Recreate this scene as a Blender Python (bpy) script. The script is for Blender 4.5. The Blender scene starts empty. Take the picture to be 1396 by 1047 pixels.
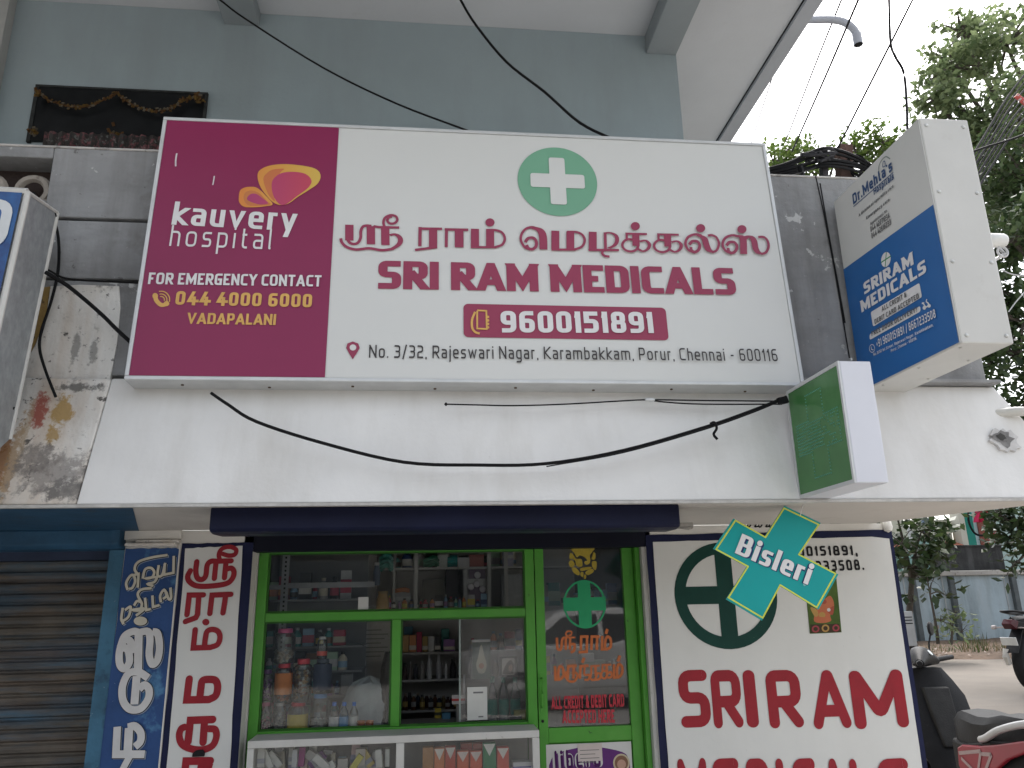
import bpy, bmesh, math, random
from mathutils import Vector, Matrix
from math import sin, cos, pi, radians, sqrt, hypot
random.seed(7)
SC = bpy.context.scene
COL = SC.collection

# ------------------------------------------------------------------ camera
F, PW, PH = 1055.0, 1396, 1047
PITCH, YAW, ROLL = radians(15.88), radians(6.32), radians(-1.2)
CAMP = Vector((0, 0, 1.55))
fwd = Vector((sin(YAW) * cos(PITCH), cos(YAW) * cos(PITCH), sin(PITCH)))
rt0 = Vector((cos(YAW), -sin(YAW), 0))
up0 = rt0.cross(fwd)
RT = rt0 * cos(ROLL) + up0 * sin(ROLL)
UP = -rt0 * sin(ROLL) + up0 * cos(ROLL)
cam = bpy.data.cameras.new('camera')
camo = bpy.data.objects.new('camera', cam)
COL.objects.link(camo)
M = Matrix((RT, UP, -fwd)).transposed().to_4x4()
M.translation = CAMP
camo.matrix_world = M
cam.sensor_width = 36
cam.lens = F / PW * 36
cam.clip_end = 500
cam.clip_start = 0.05
SC.camera = camo

# ------------------------------------------------------------------ world, sun, exposure
W = bpy.data.worlds.new('World')
SC.world = W
W.use_nodes = True
nt = W.node_tree
sky = nt.nodes.new('ShaderNodeTexSky')
sky.sky_type = 'NISHITA'
sky.sun_disc = False
SUN_EL, SUN_AZ = radians(58), radians(40)
sky.sun_elevation = SUN_EL
sky.sun_rotation = SUN_AZ
sky.dust_density = 4.0
sky.air_density = 1.2
hs = nt.nodes.new('ShaderNodeHueSaturation')
hs.inputs['Saturation'].default_value = 0.34
nt.links.new(sky.outputs[0], hs.inputs['Color'])
# thin overcast: brighter and dimmer patches of cloud
tcw = nt.nodes.new('ShaderNodeTexCoord')
nzw = nt.nodes.new('ShaderNodeTexNoise')
nzw.inputs['Scale'].default_value = 2.2
nzw.inputs['Detail'].default_value = 5
nt.links.new(tcw.outputs['Generated'], nzw.inputs['Vector'])
rpw = nt.nodes.new('ShaderNodeMapRange')
rpw.inputs[1].default_value = 0.3
rpw.inputs[2].default_value = 0.7
rpw.inputs[3].default_value = 0.85
rpw.inputs[4].default_value = 1.3
nt.links.new(nzw.outputs[0], rpw.inputs[0])
mw = nt.nodes.new('ShaderNodeMix')
mw.data_type = 'RGBA'
mw.blend_type = 'MULTIPLY'
mw.inputs[0].default_value = 1
nt.links.new(hs.outputs[0], mw.inputs[6])
nt.links.new(rpw.outputs[0], mw.inputs[7])
bg = nt.nodes['Background']
nt.links.new(mw.outputs[2], bg.inputs[0])
bg.inputs[1].default_value = 0.15
sl = bpy.data.lights.new('sun', 'SUN')
sl.energy = 0.8
sl.angle = radians(14)
sl.color = (1, 0.975, 0.94)
so = bpy.data.objects.new('sun', sl)
COL.objects.link(so)
sd = Vector((sin(SUN_AZ) * cos(SUN_EL), cos(SUN_AZ) * cos(SUN_EL), sin(SUN_EL)))
so.rotation_euler = sd.to_track_quat('Z', 'Y').to_euler()
so.location = sd * 60
SC.view_settings.view_transform = 'Standard'
SC.view_settings.look = 'None'
SC.view_settings.gamma = 1
SC.view_settings.exposure = 1.4
SC.cycles.max_bounces = 8
SC.cycles.transparent_max_bounces = 16
SC.cycles.caustics_reflective = False
SC.cycles.caustics_refractive = False


# ------------------------------------------------------------------ photo pixel -> point on a known plane
def ray(px, py):
    return RT * ((px - 698) / F) - UP * ((py - 523.5) / F) + fwd


def at(px, py, Y):
    d = ray(px, py)
    return CAMP + d * (Y / d.y)


def atz(px, py, z):
    d = ray(px, py)
    return CAMP + d * ((z - CAMP.z) / d.z)


def atx(px, py, x):
    d = ray(px, py)
    return CAMP + d * (x / d.x)


class Plane:
    def __init__(s, O, u, v):
        s.O = Vector(O)
        s.u = Vector(u).normalized()
        s.v = Vector(v).normalized()
        s.n = s.u.cross(s.v).normalized()

    def uv(s, px, py):
        d = ray(px, py)
        P = CAMP + d * ((s.O - CAMP).dot(s.n) / d.dot(s.n))
        return ((P - s.O).dot(s.u), (P - s.O).dot(s.v))

    def pt(s, x, y, off=0.0):
        return s.O + s.u * x + s.v * y + s.n * off


# ------------------------------------------------------------------ materials
MATS = {}


def mat(name, col, rough=0.6, var=0.12, scale=6.0, bump=0.0, bscale=80.0, metal=0.0, streak=None, spots=None,
        edge=None, spec=None, coat=0.0, blobs=None):
    """streak=(colour, amount, xscale); spots=(colour, scale, threshold 0..1)"""
    if name in MATS:
        return MATS[name]
    m = bpy.data.materials.new(name)
    m.use_nodes = True
    t = m.node_tree
    b = t.nodes['Principled BSDF']
    b.inputs['Roughness'].default_value = rough
    b.inputs['Metallic'].default_value = metal
    b.inputs['Specular IOR Level'].default_value = spec if spec is not None else (.15 if max(col[:3]) < .12 else .3)
    b.inputs['Coat Weight'].default_value = coat
    tc = t.nodes.new('ShaderNodeTexCoord')
    n = t.nodes.new('ShaderNodeTexNoise')
    n.inputs['Scale'].default_value = scale
    n.inputs['Detail'].default_value = 6
    n.inputs['Roughness'].default_value = 0.6
    t.links.new(tc.outputs['Object'], n.inputs['Vector'])
    r = t.nodes.new('ShaderNodeValToRGB')
    c = Vector(col[:3])
    r.color_ramp.elements[0].position = 0.3
    r.color_ramp.elements[1].position = 0.7
    r.color_ramp.elements[0].color = (*(c * (1 - var)), 1)
    r.color_ramp.elements[1].color = (*[min(1, x) for x in c * (1 + var)], 1)
    t.links.new(n.outputs[0], r.inputs[0])
    out = r.outputs[0]

    def mixin(out, colr, fac_socket):
        mx = t.nodes.new('ShaderNodeMix')
        mx.data_type = 'RGBA'
        t.links.new(fac_socket, mx.inputs[0])
        t.links.new(out, mx.inputs[6])
        mx.inputs[7].default_value = (*colr[:3], 1)
        return mx.outputs[2]

    def noise_fac(sc3, lo, hi, amt, detail=5):
        mp = t.nodes.new('ShaderNodeMapping')
        mp.inputs['Scale'].default_value = sc3
        mp.inputs['Location'].default_value = (random.uniform(0, 9), random.uniform(0, 9), random.uniform(0, 9))
        t.links.new(tc.outputs['Object'], mp.inputs[0])
        nn = t.nodes.new('ShaderNodeTexNoise')
        nn.inputs['Scale'].default_value = 1
        nn.inputs['Detail'].default_value = detail
        nn.inputs['Roughness'].default_value = 0.65
        t.links.new(mp.outputs[0], nn.inputs['Vector'])
        mr = t.nodes.new('ShaderNodeMapRange')
        mr.inputs[1].default_value = lo
        mr.inputs[2].default_value = hi
        mr.inputs[3].default_value = 0
        mr.inputs[4].default_value = amt
        t.links.new(nn.outputs[0], mr.inputs[0])
        return mr.outputs[0]

    for sk in (streak if isinstance(streak, list) else [streak] if streak else []):
        out = mixin(out, sk[0], noise_fac((sk[2], sk[2], sk[3] if len(sk) > 3 else sk[2] * 0.07), 0.45, 0.75, sk[1]))
    for sp in (spots if isinstance(spots, list) else [spots] if spots else []):
        out = mixin(out, sp[0], noise_fac((sp[1],) * 3, sp[2], sp[2] + (sp[4] if len(sp) > 4 else 0.05), sp[3] if len(sp) > 3 else 1.0))
    # stains at fixed places: (centre, (sx, sy, sz) half sizes, colour, amount)
    for cen, siz, colr, amt in (blobs or []):
        mp = t.nodes.new('ShaderNodeMapping')
        mp.inputs['Scale'].default_value = [1 / q for q in siz]
        mp.inputs['Location'].default_value = [-c_ / q for c_, q in zip(cen, siz)]
        t.links.new(tc.outputs['Object'], mp.inputs[0])
        ln = t.nodes.new('ShaderNodeVectorMath')
        ln.operation = 'LENGTH'
        t.links.new(mp.outputs[0], ln.inputs[0])
        nn = t.nodes.new('ShaderNodeTexNoise')
        nn.inputs['Scale'].default_value = 26
        nn.inputs['Detail'].default_value = 8
        nn.inputs['Roughness'].default_value = 0.75
        t.links.new(tc.outputs['Object'], nn.inputs['Vector'])
        ma = t.nodes.new('ShaderNodeMath')
        ma.operation = 'MULTIPLY_ADD'
        ma.inputs[1].default_value = 3.2
        t.links.new(nn.outputs[0], ma.inputs[0])
        t.links.new(ln.outputs['Value'], ma.inputs[2])
        mr = t.nodes.new('ShaderNodeMapRange')
        mr.inputs[1].default_value = 2.55
        mr.inputs[2].default_value = 2.15
        mr.inputs[3].default_value = 0
        mr.inputs[4].default_value = amt
        t.links.new(ma.outputs[0], mr.inputs[0])
        out = mixin(out, colr, mr.outputs[0])
    t.links.new(out, b.inputs['Base Color'])
    if bump:
        n2 = t.nodes.new('ShaderNodeTexNoise')
        n2.inputs['Scale'].default_value = bscale
        n2.inputs['Detail'].default_value = 6
        t.links.new(tc.outputs['Object'], n2.inputs['Vector'])
        bp = t.nodes.new('ShaderNodeBump')
        bp.inputs['Strength'].default_value = bump
        bp.inputs['Distance'].default_value = 0.01
        t.links.new(n2.outputs[0], bp.inputs['Height'])
        t.links.new(bp.outputs[0], b.inputs['Normal'])
    MATS[name] = m
    return m


def leafmat(name, c0, c1, trans=0.35):
    m = bpy.data.materials.new(name)
    m.use_nodes = True
    t = m.node_tree
    b = t.nodes['Principled BSDF']
    b.inputs['Roughness'].default_value = 0.45
    g = t.nodes.new('ShaderNodeNewGeometry')
    r = t.nodes.new('ShaderNodeValToRGB')
    r.color_ramp.elements[0].color = (*c0, 1)
    r.color_ramp.elements[1].color = (*c1, 1)
    t.links.new(g.outputs['Random Per Island'], r.inputs[0])
    t.links.new(r.outputs[0], b.inputs['Base Color'])
    tr = t.nodes.new('ShaderNodeBsdfTranslucent')
    t.links.new(r.outputs[0], tr.inputs[0])
    mx = t.nodes.new('ShaderNodeMixShader')
    mx.inputs[0].default_value = trans
    t.links.new(b.outputs[0], mx.inputs[1])
    t.links.new(tr.outputs[0], mx.inputs[2])
    t.links.new(mx.outputs[0], t.nodes['Material Output'].inputs[0])
    return m


def glassmat(name, tint=(1, 1, 1), refl=1.0, haze=0.0, hazecol=(0.5, 0.5, 0.5)):
    m = bpy.data.materials.new(name)
    m.use_nodes = True
    t = m.node_tree
    t.nodes.remove(t.nodes['Principled BSDF'])
    tr = t.nodes.new('ShaderNodeBsdfTransparent')
    tr.inputs[0].default_value = (*tint, 1)
    gl = t.nodes.new('ShaderNodeBsdfGlossy')
    gl.inputs['Roughness'].default_value = 0.02
    fr = t.nodes.new('ShaderNodeFresnel')
    fr.inputs[0].default_value = 1.5
    mu = t.nodes.new('ShaderNodeMath')
    mu.operation = 'MULTIPLY'
    mu.inputs[1].default_value = refl
    t.links.new(fr.outputs[0], mu.inputs[0])
    mx = t.nodes.new('ShaderNodeMixShader')
    t.links.new(mu.outputs[0], mx.inputs[0])
    t.links.new(tr.outputs[0], mx.inputs[1])
    t.links.new(gl.outputs[0], mx.inputs[2])
    o = mx.outputs[0]
    if haze:
        df = t.nodes.new('ShaderNodeBsdfDiffuse')
        df.inputs[0].default_value = (*hazecol, 1)
        tc = t.nodes.new('ShaderNodeTexCoord')
        nz = t.nodes.new('ShaderNodeTexNoise')
        nz.inputs['Scale'].default_value = 5
        nz.inputs['Detail'].default_value = 6
        t.links.new(tc.outputs['Object'], nz.inputs['Vector'])
        mr = t.nodes.new('ShaderNodeMapRange')
        mr.inputs[1].default_value = 0.3
        mr.inputs[2].default_value = 0.75
        mr.inputs[3].default_value = haze * 0.4
        mr.inputs[4].default_value = haze * 1.5
        t.links.new(nz.outputs[0], mr.inputs[0])
        m2 = t.nodes.new('ShaderNodeMixShader')
        t.links.new(mr.outputs[0], m2.inputs[0])
        t.links.new(o, m2.inputs[1])
        t.links.new(df.outputs[0], m2.inputs[2])
        o = m2.outputs[0]
    t.links.new(o, t.nodes['Material Output'].inputs[0])
    return m


def rampmat(name, axis, lo, hi, c0, c1, rough=0.4):
    """a printed colour blend across a logo, along one object axis"""
    m = bpy.data.materials.new(name)
    m.use_nodes = True
    t = m.node_tree
    b = t.nodes['Principled BSDF']
    b.inputs['Roughness'].default_value = rough
    tc = t.nodes.new('ShaderNodeTexCoord')
    sp = t.nodes.new('ShaderNodeSeparateXYZ')
    t.links.new(tc.outputs['Object'], sp.inputs[0])
    mr = t.nodes.new('ShaderNodeMapRange')
    mr.inputs[1].default_value = lo
    mr.inputs[2].default_value = hi
    t.links.new(sp.outputs[axis], mr.inputs[0])
    r = t.nodes.new('ShaderNodeValToRGB')
    r.color_ramp.elements[0].color = (*c0, 1)
    r.color_ramp.elements[1].color = (*c1, 1)
    t.links.new(mr.outputs[0], r.inputs[0])
    t.links.new(r.outputs[0], b.inputs['Base Color'])
    return m


def flat(name, col, rough=0.5, metal=0.0):
    return mat(name, col, rough, var=0.05, scale=14, metal=metal)


# ------------------------------------------------------------------ mesh helpers
ROOT = {}


def loc_of(o):
    while o.parent:
        o = o.parent
    return ROOT.get(o.name, Vector((0, 0, 0)))


class MB:
    def __init__(s):
        s.v, s.f, s.m = [], [], []

    def add(s, vs, fs, mi=0):
        k = len(s.v)
        s.v += [tuple(p) for p in vs]
        s.f += [tuple(i + k for i in f) for f in fs]
        s.m += [mi] * len(fs)
        return s

    def poly(s, pts, mi=0):
        return s.add(pts, [tuple(range(len(pts)))], mi)

    def box(s, x0, x1, y0, y1, z0, z1, mi=0):
        vs = [(x, y, z) for x in (x0, x1) for y in (y0, y1) for z in (z0, z1)]
        return s.add(vs, [(0, 1, 3, 2), (4, 6, 7, 5), (0, 4, 5, 1), (2, 3, 7, 6), (0, 2, 6, 4), (1, 5, 7, 3)], mi)

    def obox(s, c, a, b, d, mi=0):
        c, a, b, d = Vector(c), Vector(a), Vector(b), Vector(d)
        vs = [c + a * i + b * j + d * k for i in (-1, 1) for j in (-1, 1) for k in (-1, 1)]
        return s.add(vs, [(0, 1, 3, 2), (4, 6, 7, 5), (0, 4, 5, 1), (2, 3, 7, 6), (0, 2, 6, 4), (1, 5, 7, 3)], mi)

    def hexa(s, lo, hi, mi=0):
        """8-corner solid from two quads"""
        return s.loft([lo, hi], mi)

    def loft(s, rings, mi=0, caps=True):
        n = len(rings[0])
        vs = [p for r in rings for p in r]
        fs = []
        for i in range(len(rings) - 1):
            for j in range(n):
                a, b = i * n + j, i * n + (j + 1) % n
                fs.append((a, b, b + n, a + n))
        if caps:
            fs.append(tuple(range(n))[::-1])
            fs.append(tuple((len(rings) - 1) * n + j for j in range(n)))
        return s.add(vs, fs, mi)

    def tube(s, pts, r, n=8, mi=0, caps=True):
        pts = [Vector(p) for p in pts]
        rings = []
        ref = Vector((0.13, 0.21, 1)).normalized()
        for i, p in enumerate(pts):
            d = (pts[min(i + 1, len(pts) - 1)] - pts[max(i - 1, 0)]).normalized()
            a = d.cross(ref)
            if a.length < 0.05:
                a = d.cross(Vector((1, 0, 0)))
            a.normalize()
            b = d.cross(a)
            rr = r[i] if isinstance(r, (list, tuple)) else r
            rings.append([p + a * (rr * cos(2 * pi * k / n)) + b * (rr * sin(2 * pi * k / n)) for k in range(n)])
        return s.loft(rings, mi, caps)

    def lathe(s, prof, base=(0, 0, 0), n=16, mi=0, axis='z'):
        base = Vector(base)
        rings = []
        for r, z in prof:
            ring = []
            for k in range(n):
                a = 2 * pi * k / n
                if axis == 'z':
                    q = Vector((r * cos(a), r * sin(a), z))
                elif axis == 'y':
                    q = Vector((r * cos(a), z, r * sin(a)))
                else:
                    q = Vector((z, r * cos(a), r * sin(a)))
                ring.append(base + q)
            rings.append(ring)
        return s.loft(rings, mi)

    def torus(s, c, R, r, axis='y', n=24, k=8, mi=0):
        rings = []
        c = Vector(c)
        for i in range(n):
            a = 2 * pi * i / n
            ring = []
            for j in range(k):
                b = 2 * pi * j / k
                q = (R + r * cos(b))
                x, y, z = q * cos(a), q * sin(a), r * sin(b)
                ring.append(c + (Vector((x, z, y)) if axis == 'y' else Vector((z, x, y)) if axis == 'x' else Vector((x, y, z))))
            rings.append(ring)
        rings.append(rings[0])
        return s.loft(rings, mi, caps=False)

    def prism(s, pts2, pl, d0, d1, mi=0):
        """a 2-D outline on a plane given thickness from offset d0 to d1"""
        return s.loft([[pl.pt(x, y, d0) for x, y in pts2], [pl.pt(x, y, d1) for x, y in pts2]], mi)

    def side(s, prof, y0, y1, mi=0, y0s=None):
        """side profile (x,z) extruded in y"""
        return s.loft([[(x, y0, z) for x, z in prof], [(x, y1, z) for x, z in prof]], mi)

    def build(s, name, mats, parent=None, smooth=False, bevel=0.0, seg=2):
        me = bpy.data.meshes.new(name)
        L = loc_of(parent) if parent else Vector((0, 0, 0))
        me.from_pydata([(p[0] - L.x, p[1] - L.y, p[2] - L.z) for p in s.v], [], s.f)
        for m in (mats if isinstance(mats, (list, tuple)) else [mats]):
            me.materials.append(m)
        me.polygons.foreach_set('material_index', s.m)
        bm = bmesh.new()
        bm.from_mesh(me)
        bmesh.ops.recalc_face_normals(bm, faces=bm.faces)
        bm.to_mesh(me)
        bm.free()
        if smooth:
            me.polygons.foreach_set('use_smooth', [True] * len(me.polygons))
            me.set_sharp_from_angle(angle=radians(40))
        me.update()
        o = bpy.data.objects.new(name, me)
        COL.objects.link(o)
        if parent:
            o.parent = parent
        if bevel:
            b = o.modifiers.new('bevel', 'BEVEL')
            b.width = bevel
            b.segments = seg
            b.limit_method = 'ANGLE'
            b.angle_limit = radians(35)
        return o


def tag(o, label=None, cat=None, group=None, kind=None):
    if label:
        o['label'] = label
    if cat:
        o['category'] = cat
    if group:
        o['group'] = group
    if kind:
        o['kind'] = kind
    return o


def thing(name, label, cat, loc=(0, 0, 0), group=None):
    o = bpy.data.objects.new(name, None)
    o.empty_display_size = 0.1
    COL.objects.link(o)
    o.location = loc
    ROOT[o.name] = Vector(loc)
    return tag(o, label, cat, group)


def copy_tree(o, parent=None):
    c = o.copy()
    COL.objects.link(c)
    if parent:
        c.parent = parent
    for ch in list(o.children):
        copy_tree(ch, c)
    return c


def smoothpath(pts, n=6, closed=False):
    """Catmull-Rom through points of any dimension"""
    P = [tuple(p) for p in pts]
    k = len(P)
    out = []
    rng = k if closed else k - 1
    for i in range(rng):
        p1, p2 = P[i], P[(i + 1) % k]
        p0 = P[i - 1] if (closed or i > 0) else tuple(2 * a - b for a, b in zip(p1, p2))
        p3 = P[(i + 2) % k] if (closed or i + 2 < k) else tuple(2 * b - a for a, b in zip(p1, p2))
        for j in range(n):
            t = j / n
            out.append(tuple(0.5 * (2 * b + (c - a) * t + (2 * a - 5 * b + 4 * c - d) * t * t + (3 * b - a - 3 * c + d) * t ** 3)
                             for a, b, c, d in zip(p0, p1, p2, p3)))
    if not closed:
        out.append(P[-1])
    return out


# ------------------------------------------------------------------ strokes and lettering
def roundpath(pts, n=6):
    """polyline of (x,y) or (x,y,r): corners with r are rounded"""
    out = []
    k = len(pts)
    for i, p in enumerate(pts):
        r = p[2] if len(p) > 2 else 0
        if r <= 0 or i in (0, k - 1):
            out.append((p[0], p[1]))
            continue
        a, b, c = Vector(pts[i - 1][:2]), Vector(p[:2]), Vector(pts[i + 1][:2])
        la, lc = (a - b).length, (c - b).length
        r = min(r, la * (0.5 if len(pts[i - 1]) > 2 else 1), lc * (0.5 if len(pts[i + 1]) > 2 else 1))
        s = b + (a - b).normalized() * r
        e = b + (c - b).normalized() * r
        for j in range(n + 1):
            t = j / n
            # circular-ish corner
            q = s * ((1 - t) ** 2) + b * (1.17 * 2 * t * (1 - t)) + e * (t * t) + (s + e) * 0.5 * ((1 - 1.17) * 2 * t * (1 - t))
            out.append((q.x, q.y))
    return out


def ribbon(mb, pts, w, pl, off, mi=0, cap='butt', ext=0.0, closed=False, clip=None, aspect=1.0, mp=None):
    """flat stroke of width w; aspect<1 makes horizontal strokes thinner (broad nib); clip=(ylo,yhi)"""
    P = [Vector((p[0], p[1] / aspect)) for p in pts]
    Q = [P[0]]
    for p in P[1:]:
        if (p - Q[-1]).length > 1e-6:
            Q.append(p)
    if closed and (Q[0] - Q[-1]).length < 1e-6:
        Q.pop()
    P = Q
    if len(P) < 2:
        return
    h = w / 2
    if not closed and ext:
        P[0] = P[0] + (P[0] - P[1]).normalized() * ext
        P[-1] = P[-1] + (P[-1] - P[-2]).normalized() * ext
    n = len(P)
    Ls, Rs = [], []
    for i in range(n):
        d0 = (P[i] - P[i - 1]) if (i > 0 or closed) else (P[1] - P[0])
        d1 = (P[(i + 1) % n] - P[i]) if (i < n - 1 or closed) else d0
        d0, d1 = d0.normalized(), d1.normalized()
        n0, n1 = Vector((-d0.y, d0.x)), Vector((-d1.y, d1.x))
        b = n0 + n1
        if b.length < 1e-4:
            b = n0
        b.normalize()
        m = h / max(0.35, b.dot(n0))
        Ls.append(P[i] + b * m)
        Rs.append(P[i] - b * m)
    quads = []
    for i in range(n if closed else n - 1):
        j = (i + 1) % n
        a, b, c, d = Ls[i], Rs[i], Rs[j], Ls[j]
        dr = P[j] - P[i]
        if (d - a).dot(dr) < 0:
            a, d = d, a
        if (c - b).dot(dr) < 0:
            b, c = c, b
        quads.append([a, b, c, d])
    if cap == 'round' and not closed:
        for c, d in ((P[0], (P[0] - P[1]).normalized()), (P[-1], (P[-1] - P[-2]).normalized())):
            nn = Vector((-d.y, d.x))
            quads.append([c + nn * (h * cos(pi * k / 8)) + d * (h * sin(pi * k / 8)) for k in range(9)])
    for qi, q in enumerate(quads):
        q = [(p.x, p.y * aspect) for p in q]
        if clip:
            for lim, sg in ((clip[0], 1), (clip[1], -1)):
                o = []
                for i in range(len(q)):
                    a, b = q[i], q[(i + 1) % len(q)]
                    fa, fb = sg * (a[1] - lim), sg * (b[1] - lim)
                    if fa >= 0:
                        o.append(a)
                    if (fa >= 0) != (fb >= 0):
                        t = fa / (fa - fb)
                        o.append((a[0] + (b[0] - a[0]) * t, lim))
                q = o
                if len(q) < 3:
                    break
        if len(q) < 3:
            continue
        if mp:
            q = [mp(*p) for p in q]
        mb.poly([pl.pt(x, y, off + qi * 1.7e-5) for x, y in q], mi)


R_ = 0.30
DG = 'd'
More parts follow.
